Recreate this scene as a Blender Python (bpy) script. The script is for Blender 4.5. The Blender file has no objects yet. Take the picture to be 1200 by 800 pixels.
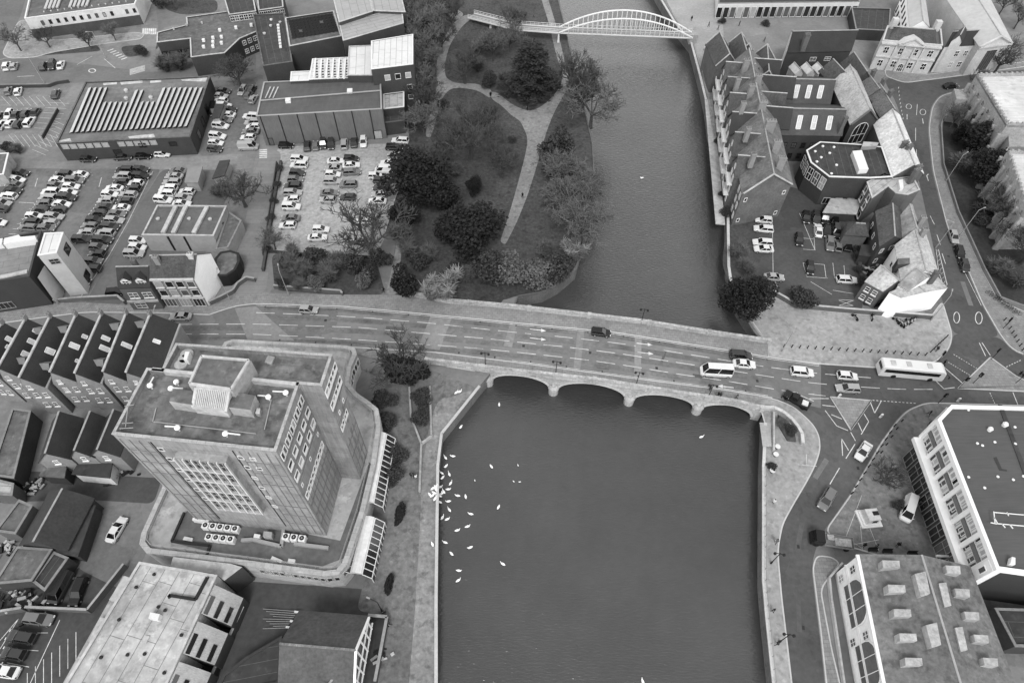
import bpy, bmesh, math, random
from mathutils import Vector, Matrix
random.seed(7)
PI=math.pi
S=bpy.context.scene; COL=S.collection
# ------------------------------------------------------------------ camera
CH=108.0; FP=770.0; TH=math.radians(53); RO=math.radians(.5)
cr,sr=math.cos(RO),math.sin(RO); ST,CT=math.sin(TH),math.cos(TH)
def ray(px,py):
    x=(px-600)/FP; y=(py-400)/FP
    x,y=cr*x+sr*y,-sr*x+cr*y
    return Vector((x,CT-y*ST,-(ST+y*CT)))
def G(px,py,z=0.0):
    "the world point at height z that the photo shows at (px,py)"
    d=ray(px,py); k=(CH-z)/-d.z
    return Vector((d.x*k,d.y*k,z))
BA=G(462,392); BB=G(935,458); BAX=(BB-BA); BLEN=BAX.length; BAX.normalize(); BNO=Vector((-BAX.y,BAX.x,0))
def hump(x,y):
    v=Vector((x,y,0))-BA; t=v.dot(BAX)/BLEN; d=v.dot(BNO)
    if t<=0 or t>=1 or abs(d)>13: return 0.0
    return 1.9*math.sin(PI*t)**1.5
def GR(px,py,dz=0.0):
    "ground point that follows the rise of the bridge"
    p=G(px,py,dz)
    for _ in range(5): p=G(px,py,hump(p.x,p.y)+dz)
    return p
cam=bpy.data.cameras.new('camera'); co=bpy.data.objects.new('camera',cam); COL.objects.link(co)
cam.sensor_width=36; cam.lens=36*FP/1200; cam.clip_end=3000; cam.clip_start=.5
Rv=Vector((1,0,0)); Fv=Vector((0,CT,-ST)); Uv=Vector((0,ST,CT))
ri=Rv*cr+Uv*sr; up=-Rv*sr+Uv*cr
m=Matrix((ri,up,-Fv)).transposed().to_4x4(); m.translation=Vector((0,0,CH)); co.matrix_world=m
S.camera=co
# ------------------------------------------------------------------ light
SUN_EL=math.radians(55); SUN_AZ=math.radians(-178)     # azimuth from +Y towards +X
W=bpy.data.worlds.new('World'); S.world=W; W.use_nodes=True
nt=W.node_tree; nt.nodes.clear()
sk=nt.nodes.new('ShaderNodeTexSky'); sk.sky_type='NISHITA'; sk.sun_disc=False; sk.sun_elevation=SUN_EL; sk.sun_rotation=SUN_AZ
sk.dust_density=4; sk.air_density=1.5
bw=nt.nodes.new('ShaderNodeRGBToBW'); bg=nt.nodes.new('ShaderNodeBackground'); ou=nt.nodes.new('ShaderNodeOutputWorld')
nt.links.new(sk.outputs[0],bw.inputs[0])
cl=nt.nodes.new('ShaderNodeMath'); cl.operation='MULTIPLY_ADD'; cl.inputs[1].default_value=.4; cl.inputs[2].default_value=2.6   # cloud cover evens the sky out
nt.links.new(bw.outputs[0],cl.inputs[0]); 
tg=nt.nodes.new('ShaderNodeTexCoord'); sx=nt.nodes.new('ShaderNodeSeparateXYZ'); nt.links.new(tg.outputs['Generated'],sx.inputs[0])
def wm(op,a,b,c=None):
    t=nt.nodes.new('ShaderNodeMath'); t.operation=op
    for i,q in enumerate((a,b,c)):
        if q is None: continue
        if isinstance(q,(int,float)): t.inputs[i].default_value=q
        else: nt.links.new(q,t.inputs[i])
    return t.outputs[0]
# the cloud sheet is brighter low down
gz=wm('MAXIMUM',wm('SUBTRACT',1,sx.outputs[2]),0); gf=wm('MULTIPLY_ADD',wm('POWER',wm('MINIMUM',gz,1),1.6),3.0,.75)
nt.links.new(wm('MULTIPLY',cl.outputs[0],gf),bg.inputs[0]); nt.links.new(bg.outputs[0],ou.inputs[0])
bg.inputs[1].default_value=.15
sl=bpy.data.lights.new('sun','SUN'); sl.energy=1.5; sl.angle=math.radians(16); sl.color=(1,1,1)
so=bpy.data.objects.new('sun',sl); COL.objects.link(so)
sd=Vector((math.sin(SUN_AZ)*math.cos(SUN_EL),math.cos(SUN_AZ)*math.cos(SUN_EL),math.sin(SUN_EL)))
so.rotation_euler=sd.to_track_quat('Z','Y').to_euler(); so.location=(0,0,200)
vs=S.view_settings; vs.view_transform='Standard'; vs.look='None'; vs.gamma=1; vs.exposure=.47; vs.use_curve_mapping=False
S.cycles.max_bounces=5; S.cycles.diffuse_bounces=3; S.cycles.glossy_bounces=2; S.cycles.transparent_max_bounces=4
S.cycles.caustics_reflective=False; S.cycles.caustics_refractive=False; S.cycles.use_denoising=True
# ------------------------------------------------------------------ materials
MATS={}
def M(key,v=.3,rough=.9,s1=.12,a1=.25,s2=2.5,a2=.2,streak=None,patch=0,spec=.3,metal=0,bump=0,joint=None,stain=0):
    """grey procedural surface: broad stains (s1,a1) and fine grain (s2,a2) round the base value v;
    streak=(sx,sy,sz) stretches the grain, patch adds irregular repairs, joint=(w,h) lays courses"""
    if key in MATS: return MATS[key]
    if v<.3: v*=(v/.3)**.22        # keeps dark surfaces dark
    m=bpy.data.materials.new(key); m.use_nodes=True; n=m.node_tree.nodes; l=m.node_tree.links
    b=n['Principled BSDF']; b.inputs['Roughness'].default_value=rough; b.inputs['Metallic'].default_value=metal
    b.inputs['Specular IOR Level'].default_value=spec
    tc=n.new('ShaderNodeTexCoord')
    def noise(s,vec,det=4):
        t=n.new('ShaderNodeTexNoise'); t.inputs['Scale'].default_value=s; t.inputs['Detail'].default_value=det; t.inputs['Roughness'].default_value=.6
        l.new(vec,t.inputs['Vector']); return t.outputs['Fac']
    def math_(op,a,b_,c=None):
        t=n.new('ShaderNodeMath'); t.operation=op
        for i,q in enumerate((a,b_,c)):
            if q is None: continue
            if isinstance(q,(int,float)): t.inputs[i].default_value=q
            else: l.new(q,t.inputs[i])
        return t.outputs[0]
    src=tc.outputs['Object']
    f1=noise(s1,src,5)
    if streak:
        mp=n.new('ShaderNodeMapping'); mp.inputs['Scale'].default_value=streak; l.new(src,mp.inputs[0]); f2=noise(s2,mp.outputs[0])
    else: f2=noise(s2,src)
    # factor = 1 + a1*(f1-.5)*3 + a2*(f2-.5)*3
    x=math_('MULTIPLY_ADD',f1,3*a1,1-1.5*a1); y=math_('MULTIPLY_ADD',f2,3*a2,1-1.5*a2)
    z=math_('MULTIPLY',x,y)
    if patch:
        vo=n.new('ShaderNodeTexVoronoi'); vo.inputs['Scale'].default_value=.07; l.new(src,vo.inputs['Vector'])
        wn=n.new('ShaderNodeTexNoise'); wn.inputs['Scale'].default_value=.25; wn.inputs['Detail'].default_value=3; l.new(src,wn.inputs['Vector'])
        va=n.new('ShaderNodeVectorMath'); va.operation='MULTIPLY_ADD'; l.new(wn.outputs['Color'],va.inputs[0]); va.inputs[1].default_value=(9,9,9); l.new(src,va.inputs[2]); l.new(va.outputs[0],vo.inputs['Vector'])
        sp=n.new('ShaderNodeSeparateColor'); l.new(vo.outputs['Color'],sp.inputs[0])
        z=math_('MULTIPLY',z,math_('MULTIPLY_ADD',sp.outputs[0],patch,1-patch/2))
    if stain:
        f3=noise(.55,src,6); mr=n.new('ShaderNodeMapRange'); mr.inputs[1].default_value=.54; mr.inputs[2].default_value=.64; l.new(f3,mr.inputs[0])
        z=math_('MULTIPLY',z,math_('MULTIPLY_ADD',mr.outputs[0],-stain,1))
        f4=noise(.9,src,5); mr2=n.new('ShaderNodeMapRange'); mr2.inputs[1].default_value=.58; mr2.inputs[2].default_value=.68; l.new(f4,mr2.inputs[0])
        z=math_('MULTIPLY',z,math_('MULTIPLY_ADD',mr2.outputs[0],stain*.9,1))
    if joint:
        br=n.new('ShaderNodeTexBrick'); br.inputs['Scale'].default_value=1; br.inputs['Brick Width'].default_value=joint[0]; br.inputs['Row Height'].default_value=joint[1]
        br.inputs['Mortar Size'].default_value=.03; br.inputs['Color1'].default_value=(1,1,1,1); br.inputs['Color2'].default_value=(.82,.82,.82,1); br.inputs['Mortar'].default_value=(.6,.6,.6,1)
        if len(joint)>2:
            mp2=n.new('ShaderNodeMapping'); mp2.inputs['Rotation'].default_value=joint[2]; l.new(src,mp2.inputs[0]); l.new(mp2.outputs[0],br.inputs['Vector'])
        else: l.new(src,br.inputs['Vector'])
        sp=n.new('ShaderNodeSeparateColor'); l.new(br.outputs['Color'],sp.inputs[0]); z=math_('MULTIPLY',z,sp.outputs[0])
    z=math_('MULTIPLY',z,v); z=math_('MINIMUM',math_('MAXIMUM',z,.004),.9)
    cb=n.new('ShaderNodeCombineColor'); 
    for i in range(3): l.new(z,cb.inputs[i])
    l.new(cb.outputs[0],b.inputs['Base Color'])
    if bump:
        bp=n.new('ShaderNodeBump'); bp.inputs['Strength'].default_value=bump; bp.inputs['Distance'].default_value=.1; l.new(f2,bp.inputs['Height']); l.new(bp.outputs[0],b.inputs['Normal'])
    MATS[key]=m; return m
GLASS=M('window_glass',.025,.08,.3,.5,1,.2,spec=.6)
WHITE=M('white_paint',.55,.6,.3,.12,3,.08)
FRAME=M('white_frame',.66,.5,.5,.1,3,.05)
STONE=M('pale_stone',.42,.9,.25,.25,2.2,.22)
CONC=M('concrete',.27,.9,.18,.3,1.6,.25,stain=.25)
LCONC=M('light_concrete',.36,.9,.15,.25,1.2,.25,stain=.2)
BRICK=M('brick',.11,.95,.3,.25,3,.25)
BRICKL=M('light_brick',.2,.95,.3,.25,3,.22)
BRICKD=M('dark_brick',.055,.95,.3,.25,3,.25)
SLATE=M('slate',.034,.7,.3,.45,3,.45,streak=(1,1,3))
SLATEM=M('worn_slate',.07,.8,.3,.45,2.4,.5,stain=.3)
TILE=M('weathered_tile',.16,.9,.3,.45,2.2,.5,streak=(2,1,1),stain=.3)
FELT=M('roof_felt',.12,.9,.12,.4,.9,.35,patch=.3,stain=.3)
FELTL=M('pale_roof_felt',.32,.9,.1,.3,.7,.3,patch=.15,stain=.3)
FELTD=M('dark_roof_felt',.055,.85,.12,.3,.9,.25,patch=.2,stain=.3)
LEAD=M('lead_sheet',.42,.6,.2,.25,1.5,.25)
METAL=M('grey_metal',.3,.5,.3,.15,3,.1,metal=.3)
METALW=M('white_metal',.58,.5,.3,.1,2,.08)
DARK=M('dark_metal',.02,.6,.3,.2,3,.2)
BLACK=M('black_rubber',.012,.8,.3,.2,3,.2)
TARMAC=M('tarmac',.172,.92,.05,.3,1.1,.2,patch=.3,stain=.14)
TARMACD=M('dark_tarmac',.09,.9,.06,.35,1.2,.2,patch=.3,stain=.16)
CARPARK=M('car_park_tarmac',.145,.92,.06,.35,1.2,.22,patch=.3,stain=.18)
PALETAR=M('pale_tarmac',.19,.92,.07,.35,1.1,.25,patch=.25,stain=.2)
GRAVEL=M('gravel',.28,.95,.05,.4,1.3,.35,stain=.25)
PAVE=M('paving',.23,.92,.08,.25,1.5,.2,joint=(.9,.6),stain=.15)
PAVEL=M('pale_paving',.26,.92,.06,.4,1.2,.3,stain=.25)
PATHM=M('park_path',.205,.92,.1,.4,1.4,.35,stain=.3)
KERB=M('kerb_stone',.4,.9,.4,.15,3,.15)
PAINT=M('road_paint',.5,.8,.6,.3,4,.3,stain=.35)
GRASSM=M('lawn',.072,1,.06,.6,1.4,.6,bump=.4,stain=.35)
SOIL=M('bare_soil',.07,1,.12,.5,1.3,.55,bump=.5)
# ------------------------------------------------------------------ object helpers
LABELS={}
ORD='first second third fourth fifth sixth seventh eighth ninth tenth eleventh twelfth thirteenth fourteenth fifteenth sixteenth seventeenth eighteenth nineteenth twentieth'.split()
ORD+=['twenty-'+o for o in ORD[:9]]+['thirtieth']+['thirty-'+o for o in ORD[:9]]+['fortieth']+['forty-'+o for o in ORD[:9]]
def tag(o,label=None,cat=None,group=None,kind=None):
    if label: o['label']=label; LABELS.setdefault(label,[]).append(o)
    if cat: o['category']=cat
    if group: o['group']=group
    if kind: o['kind']=kind
    return o
def thing(name,label,cat,loc=(0,0,0),group=None,rz=0):
    o=bpy.data.objects.new(name,None); o.empty_display_size=.5; COL.objects.link(o)
    o.location=loc; o.rotation_euler=(0,0,rz)
    return tag(o,label,cat,group)
class MB:
    "collects polygons; build() links them as one mesh object (world coordinates, origin at the parent's base)"
    def __init__(s): s.v=[]; s.f=[]; s.mi=[]
    def poly(s,pts,mi=0):
        i=len(s.v); s.v+= [Vector(p) for p in pts]; s.f.append(list(range(i,i+len(pts)))); s.mi.append(mi); return s
    def prism(s,pts,z0,z1,top=True,bot=False,mi=0,mt=None,side=True):
        "vertical prism over a 2-D outline"
        q=[Vector((p[0],p[1],0)) for p in pts]; a=sum(q[i].x*q[(i+1)%len(q)].y-q[(i+1)%len(q)].x*q[i].y for i in range(len(q)))
        if a<0: q.reverse()
        n=len(q)
        lo=[Vector((p.x,p.y,z0)) for p in q]; hi=[Vector((p.x,p.y,z1)) for p in q]
        if side:
            for i in range(n): s.poly([lo[i],lo[(i+1)%n],hi[(i+1)%n],hi[i]],mi)
        if top: s.poly(hi,mi if mt is None else mt)
        if bot: s.poly(list(reversed(lo)),mi)
        return s
    def box(s,c,size,rz=0,mi=0,M4=None):
        hx,hy,hz=size[0]/2,size[1]/2,size[2]/2; T=Matrix.Translation(c)@Matrix.Rotation(rz,4,'Z')
        if M4 is not None: T=M4@T
        P=[T@Vector((x*hx,y*hy,z*hz)) for z in(-1,1) for y in(-1,1) for x in(-1,1)]
        for f in((0,2,3,1),(4,5,7,6),(0,1,5,4),(2,6,7,3),(0,4,6,2),(1,3,7,5)): s.poly([P[i] for i in f],mi)
        return s
    def bar(s,p,q,w,h=None,mi=0):
        "a straight bar of width w and height h from p to q"
        p=Vector(p);q=Vector(q);d=q-p
        if d.length<1e-5: return s
        h=h or w; d.normalize(); u=d.cross(Vector((0,0,1)))
        if u.length<1e-3: u=Vector((1,0,0))
        u.normalize(); v=u.cross(d)
        A=[p+u*a*w/2+v*b*h/2 for a,b in((-1,-1),(1,-1),(1,1),(-1,1))]; B=[x+(q-p) for x in A]
        for i in range(4): s.poly([A[i],B[i],B[(i+1)%4],A[(i+1)%4]],mi)
        s.poly(A,mi); s.poly(B[::-1],mi); return s
    def tube(s,p,q,r,r2=None,n=6,mi=0,cap=True):
        p=Vector(p);q=Vector(q);d=q-p
        if d.length<1e-5: return s
        r2=r if r2 is None else r2; d.normalize()
        u=d.orthogonal().normalized(); v=d.cross(u)
        A=[p+(u*math.cos(2*PI*i/n)+v*math.sin(2*PI*i/n))*r for i in range(n)]; B=[q+(u*math.cos(2*PI*i/n)+v*math.sin(2*PI*i/n))*r2 for i in range(n)]
        for i in range(n): s.poly([A[i],A[(i+1)%n],B[(i+1)%n],B[i]],mi)
        if cap: s.poly(A[::-1],mi); s.poly(B,mi)
        return s
    def lathe(s,c,prof,n=10,mi=0,sq=(1,1),rz=0):
        "prof: (radius,z) from bottom to top"
        c=Vector(c); R=[]
        for r,z in prof:
            R.append([c+Vector((r*math.cos(2*PI*i/n+rz)*sq[0],r*math.sin(2*PI*i/n+rz)*sq[1],z)) for i in range(n)])
        for a,b in zip(R,R[1:]):
            for i in range(n): s.poly([a[i],a[(i+1)%n],b[(i+1)%n],b[i]],mi)
        if prof[0][0]>1e-3: s.poly(R[0][::-1],mi)
        if prof[-1][0]>1e-3: s.poly(R[-1],mi)
        return s
    def mesh(s,name,mats,off=None,smooth=False):
        me=bpy.data.meshes.new(name); o=Vector(off) if off is not None else Vector((0,0,0))
        me.from_pydata([v-o for v in s.v],[],s.f); 
        for m_ in (mats if isinstance(mats,(list,tuple)) else [mats]): me.materials.append(m_)
        me.polygons.foreach_set('material_index',s.mi)
        if smooth: me.polygons.foreach_set('use_smooth',[True]*len(s.f))
        me.update(); return me
    def build(s,name,mats,parent=None,smooth=False,weld=False,origin=None):
        off=None
        if parent is not None:
            off=wpos(parent)
        elif origin is not None: off=Vector(origin)
        me=s.mesh(name,mats,off,smooth)
        if weld:
            bm=bmesh.new(); bm.from_mesh(me); bmesh.ops.remove_doubles(bm,verts=bm.verts,dist=1e-4); bm.to_mesh(me); bm.free()
        o=bpy.data.objects.new(name,me); COL.objects.link(o)
        if parent is not None: o.parent=parent
        elif off is not None: o.location=off
        return o
def wpos(o):
    p=Vector(o.location)
    while o.parent is not None: o=o.parent; p=p+Vector(o.location)
    return p
def inst(name,me,loc,parent,rot=None):
    "place shared mesh data as a child (parents here are never rotated unless stated)"
    o=bpy.data.objects.new(name,me); COL.objects.link(o)
    if parent is not None: o.parent=parent; o.location=Vector(loc)-wpos(parent)
    else: o.location=loc
    if rot is not None: o.rotation_euler=rot
    return o
def struct(name,mb,mat,smooth=False): return tag(mb.build(name,mat,smooth=smooth),kind='structure')
def resample(pl,n):
    d=[0]
    for a,b in zip(pl,pl[1:]): d.append(d[-1]+math.hypot(b[0]-a[0],b[1]-a[1]))
    out=[];k=0
    for i in range(n):
        t=d[-1]*i/(n-1)
        while k<len(d)-2 and d[k+1]<t: k+=1
        f=(t-d[k])/max(1e-9,d[k+1]-d[k]); out.append((pl[k][0]+(pl[k+1][0]-pl[k][0])*f,pl[k][1]+(pl[k+1][1]-pl[k][1])*f))
    return out
def yat(pl,x):
    for a,b in zip(pl,pl[1:]):
        if a[0]<=x<=b[0]: return a[1]+(b[1]-a[1])*(x-a[0])/max(1e-9,b[0]-a[0])
    return pl[0][1] if x<pl[0][0] else pl[-1][1]
def ccw(P):
    a=sum(P[i].x*P[(i+1)%len(P)].y-P[(i+1)%len(P)].x*P[i].y for i in range(len(P)))
    return P if a>0 else P[::-1]
def inset(P,d):
    "inset a counter-clockwise outline"
    out=[];n=len(P)
    for i in range(n):
        a,b,c=P[i-1],P[i],P[(i+1)%n]
        u=(b-a).normalized(); v=(c-b).normalized()
        n1=Vector((-u.y,u.x,0)); n2=Vector((-v.y,v.x,0)); k=1+n1.dot(n2)
        out.append(b+(n1+n2)*(d/max(.35,k)))
    return out
def roundpx(pts,R):
    out=[];n=len(pts)
    for i in range(n):
        a,b,c=[Vector(pts[k%n]) for k in(i-1,i,i+1)]
        la,lc=(a-b).length,(c-b).length; r=min(R,la*.45,lc*.45); p=b+(a-b)*(r/max(la,1e-6)); q=b+(c-b)*(r/max(lc,1e-6))
        for k in range(5): t=k/4; out.append(tuple(p*(1-t)**2+b*2*t*(1-t)+q*t*t))
    return out
def sheet(name,pts,z,mat,thick=0,kerb=True,rnd=9):
    "flat piece of ground from photo points; thick>0 makes a raised slab with a kerb"
    if rnd: pts=roundpx(pts,rnd)
    P=[GR(*p) for p in pts]; mb=MB()
    if thick:
        Q=ccw([Vector((p.x,p.y,0)) for p in P]); Q=[q for i,q in enumerate(Q) if (q-Q[i-1]).length>.02]; I=inset(Q,.22); n=len(Q)
        mb.prism(Q,0,z,top=False,mi=1); h=Vector((0,0,z))
        for i in range(n): j=(i+1)%n; mb.poly([Q[i]+h,Q[j]+h,I[j]+h,I[i]+h],1)
        mb.poly([q+h for q in I],0); return struct(name,mb,[mat,KERB])
    Q=[Vector((p.x,p.y,z)) for p in P]
    a=sum(Q[i].x*Q[(i+1)%len(Q)].y-Q[(i+1)%len(Q)].x*Q[i].y for i in range(len(Q)))
    if a<0: Q.reverse()
    return struct(name,mb.poly(Q),mat)
def strip(name,A,B,dz,mat,x0,x1,n=70,skirt=0):
    "ribbon between two photo polylines that follows the bridge's rise"
    mb=MB(); pa=[];pb=[]
    for i in range(n+1):
        x=x0+(x1-x0)*i/n; pa.append(GR(x,yat(A,x),dz)); pb.append(GR(x,yat(B,x),dz))
    for i in range(n):
        mb.poly([pb[i],pb[i+1],pa[i+1],pa[i]])
        if skirt:
            for p in (pa,pb):
                d=Vector((0,0,skirt)); mb.poly([p[i],p[i+1],p[i+1]-d,p[i]-d],1)
    return struct(name,mb,[mat,KERB])
def line(mb,p,q,w=.14,dz=.05):
    "painted stripe between photo points"
    a=GR(*p,dz); b=GR(*q,dz); d=(b-a); d.z=0
    if d.length<.01: return
    d.normalize(); u=Vector((-d.y,d.x,0))*w/2
    mb.poly([a-u,b-u,b+u,a+u])
def pline(mb,pts,w=.14,dz=.05):
    for a,b in zip(pts,pts[1:]): line(mb,a,b,w,dz)
def dashes(mb,pl,x0,x1,per,on,w=.14):
    x=x0
    while x<x1:
        e=min(x+on,x1); line(mb,(x,yat(pl,x)),(e,yat(pl,e)),w); x+=per
# ================================================================== SETTING
WZ=-3.5
WB=[(511,800),(511,700),(512,620),(513,545),(517.5,507.5),(562,452),(585,425),(600,395),(602,360),(607,347),(636,342),(655,332),(675,315),(690,262),(696,225),(696,200),(694,168),(686,132),(676,90),(666,50),(660,24),(654,0)]
EB=[(907,800),(899,725),(895,680),(895,545),(897,495),(897,440),(896,402),(869,362),(858,340),(854,312),(853,250),(846,205),(840,180),(832,150),(828,120),(820,87),(810,50),(790,25),(775,0)]
def w2(pl): return [(lambda p:Vector((p.x,p.y,0)))(G(*p)) for p in pl]
wb=w2(WB); eb=w2(EB)
def ext(p,d): return Vector((p.x+d[0],p.y+d[1],0))
wbx=[ext(wb[0],(0,-70))]+wb+[ext(wb[-1],(-8,90)),ext(wb[-1],(-40,900))]
ebx=[ext(eb[0],(0,-70))]+eb+[ext(eb[-1],(-14,90)),ext(eb[-1],(-40,900))]
mb=MB()
mb.poly([wbx[0]]+wbx[1:]+[Vector((-1500,wbx[-1].y,0)),Vector((-1500,-60,0))])
mb.poly([ebx[-1]]+ebx[::-1][1:]+[Vector((1500,-60,0)),Vector((1500,ebx[-1].y,0))])
for pl in (wbx,ebx):
    for a,b in zip(pl,pl[1:]):
        mb.poly([a,b,Vector((b.x,b.y,WZ-1)),Vector((a.x,a.y,WZ-1))],1)
WALLM=M('quay_wall',.16,.95,.3,.3,2.5,.3,joint=(1.2,.5,(PI/2,0,0)))
struct('ground',mb,[TARMAC,WALLM])
WATER=M('river_water',.062,.1,.03,.4,.5,.1,spec=.5)
n_=WATER.node_tree.nodes; l_=WATER.node_tree.links
tn=n_.new('ShaderNodeTexNoise'); tn.inputs['Scale'].default_value=2.0; tn.inputs['Detail'].default_value=3
mp=n_.new('ShaderNodeMapping'); mp.inputs['Scale'].default_value=(.5,1.6,1); tcw=n_.new('ShaderNodeTexCoord')
l_.new(tcw.outputs['Object'],mp.inputs[0]); l_.new(mp.outputs[0],tn.inputs['Vector'])
bp=n_.new('ShaderNodeBump'); bp.inputs['Strength'].default_value=.6; bp.inputs['Distance'].default_value=.16
l_.new(tn.outputs['Fac'],bp.inputs['Height']); l_.new(bp.outputs[0],n_['Principled BSDF'].inputs['Normal'])
WATER.node_tree.nodes['Principled BSDF'].inputs['IOR'].default_value=1.8
struct('water',MB().poly([(-400,-80,WZ),(400,-80,WZ),(400,1300,WZ),(-400,1300,WZ)]),WATER)
# stone copings along the two banks
def coping(name,pl,w,dz,mat,lab=None):
    mb=MB()
    for a,b in zip(pl,pl[1:]): mb.bar(G(*a,dz),G(*b,dz),w,.25)
    return struct(name,mb,mat)
coping('quay_coping',WB[:6],.5,.12,KERB); coping('quay_coping',EB[:5],.55,.12,STONE); coping('quay_coping',EB[6:],.6,.12,STONE); coping('quay_coping',WB[8:],.3,.06,M('bank_edging',.13,.95))

# ---------------------------------------------------------------- roads
UK=[(-40,383),(0,379),(50,372),(100,366),(180,366.5),(245,369),(262,363),(280,358),(300,356),(400,359),(487,367),(600,378),(720,389.5),(850,410),(900,418.5),(962,427.5)]
LK=[(-40,398),(200,398),(300,399),(412,406.5),(510,412.5),(600,423.5),(740,442.5),(850,456.5),(907,466),(962,478)]
UP=[(480,346),(525,355),(600,361.5),(750,379),(825,391),(900,402)]         # north parapet
LP=[(500,424),(600,436.5),(700,447.5),(790,462),(860,472.5),(892,480.5)]   # south parapet
L1_=[(200,368),(295,366),(350,368),(420,371.5),(500,378),(600,389),(725,402),(822,417.5),(900,430),(960,437.5)]; L2_=[(200,380),(300,379.5),(420,383.5),(500,390.5),(600,400),(725,414),(850,433),(914,443),(960,450)]; L3_=[(200,391),(300,391.5),(420,398),(500,403.5),(600,412),(680,420.5),(740,429),(850,446),(935,460),(960,463)]
strip('road',UK,LK,.02,TARMAC,-40,962,n=110)
JUN=[(955,426.5),(1030,432),(1095,426),(1108,416),(1115,405),(1117,391),(1172,395),(1185,410),(1215,424),(1215,475),(1125,472),(1085,471),(1062,480),(1050,492),(1030,520),(995,580),(965,622),(955,645),(951,665),(955,700),(960,740),(968,815),(931,815),(923,750),(917,700),(913,655),(913,640),(918,614),(930,592),(946,565),(956,546),(962,527),(961,512),(955,500),(947,491),(930,476),(907,466),(930,450)]
sheet('road',JUN,.016,TARMACD)
NRD=[(1117,391.5),(1110,368),(1102,345),(1096,300),(1088,262),(1080,225),(1074,200),(1066,170),(1060,150),(1050,120),(1038,98),(1038,91),(1085,95),(1145,87),(1260,76),(1260,100),(1150,100),(1137,102),(1117,107),(1100,112),(1091,125),(1087,150),(1092,200),(1107,260),(1112,275),(1135,322),(1150,357),(1172,395)]
sheet('road',NRD,.012,TARMACD)
# pale worn bands across the bridge and patched strips
mb=MB()
def quadp(mb,p4,dz): mb.poly([GR(*p,dz) for p in p4])
for q in ([(677,386),(685,387),(680,433),(672,432)],[(744,393),(752,394),(751,443),(743,442)],[(598,378.5),(606,379.5),(600,407),(590,405)],[(505,369),(530,371.5),(515,410),(490,407)],[(275,361),(300,359),(345,399),(290,398)]):
    for k in range(4):
        f0,f1=k/4,(k+1)/4
        L=lambda a,b,f:(a[0]+(b[0]-a[0])*f,a[1]+(b[1]-a[1])*f)
        quadp(mb,[L(q[0],q[3],f1),L(q[1],q[2],f1),L(q[1],q[2],f0),L(q[0],q[3],f0)],.035)
struct('road_patch',mb,M('worn_tarmac',.21,.92,.1,.25,1.5,.25))
# trench repairs and gully covers
mb=MB(); RR=random.Random(12)
def patchq(x,y,dx,dy,w,z,mi):
    a=GR(x,y,z); b=GR(x+dx,y+dy,z); d=(b-a); d.z=0; L_=d.length; d.normalize(); u=Vector((-d.y,d.x,0))*w/2; mb.poly([a-u,b-u,b+u,a+u],mi)
for x,y,dx,dy,w in ((330,372,34,1.2,1.2),(452,384,22,1.6,.9),(520,398,16,-12,.7),(560,391,30,3,.8),(640,410,26,3.5,1.1),(700,428,14,2,1.4),(775,424,5,-14,.6),(812,440,24,3,.9),(985,478,10,20,1.2),(940,612,-6,34,.8),(935,690,2,50,.7),(1104,240,8,30,.8),(1128,330,10,28,1.0),(1075,180,4,26,.7),(955,560,14,-22,.9)): patchq(x,y,dx,dy,w,.028 if x<900 else .024,RR.choice((0,0,1)))
for x in range(310,900,42): patchq(x,yat(UK,x)+2.6,1.6,.15,.45,.037,2); patchq(x+17,yat(LK,x+17)-2.6,1.6,.15,.45,.037,2)
for x,y in ((380,375),(471,389),(612,405),(690,413),(768,431),(886,446),(1004,548),(934,640),(940,735),(1110,300),(1079,205)): patchq(x,y,3,.3,.6,.039,2)
struct('road_patch',mb,[M('trench_repair',.1,.9,.3,.3,2,.2),M('pale_repair',.15,.9,.3,.3,2,.2),M('iron_cover',.04,.7,.3,.3,2,.2)])
# tyre-worn tracks along the lanes
mb=MB()
for pa,off in ((UK,3.2),(UK,5.6),(L1_,3.0),(L1_,5.6),(L2_,3.0),(L2_,5.8),(L3_,3.0),(L3_,5.6)):
    for x in range(310 if pa in(UK,L1_) else 210,900,10):
        w=.32; a=GR(x,yat(pa,x)+off,.03); b=GR(x+10,yat(pa,x+10)+off,.03); d=(b-a).normalized(); u=Vector((-d.y,d.x,0))*w; mb.poly([a-u,b-u,b+u,a+u])
struct('road_wear',mb,M('worn_tracks',.148,.92,.15,.5,1.5,.3,stain=.2))
# ---------------------------------------------------------------- pavements
strip('pavement',[(0,356),(100,354),(145,357),(240,359),(255,356),(275,348),(300,343),(400,345),(420,345),(481,346)],UK,.13,PAVE,0,480,n=60,skirt=.13)
strip('pavement',[(p[0],p[1]+.6) for p in UP],UK,.14,PAVE,480,900,n=60,skirt=.13)
strip('pavement',LK,[(400,409),(430,418),(500,424)]+[(p[0],p[1]-.6) for p in LP[1:]],.14,PAVE,412,892,n=70,skirt=.13)
sheet('pavement',[(892,480.5),(886,463.5),(907,466.2),(930,476.2),(947,491.2),(955,500.2),(960.5,512),(961.5,527),(955.5,546),(945.5,565),(929.5,592),(917.5,614),(912.5,640),(912.5,655),(916.5,700),(922.5,750),(930,815),(907,815),(899,725),(895,680),(895,545),(897,498)],.13,PAVEL,1)
sheet('pavement',[(898,419),(900,402.5),(870,362),(905,346),(932,361),(1000,367.5),(1088,374),(1104,352),(1109,368),(1116,392),(1114,405),(1107,416),(1094.5,425.5),(1030,431.5),(962,427)],.13,PAVEL,1)
mb=MB()
for pl,x0,x1,o in ((UK,0,960,-.25),(LK,412,905,.25)):
    P_=[GR(x0+(x1-x0)*i/90,yat(pl,x0+(x1-x0)*i/90)+o,.15) for i in range(91)]
    for a,b in zip(P_,P_[1:]): mb.bar(a,b,.24,.06)
struct('kerb',mb,KERB)
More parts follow.
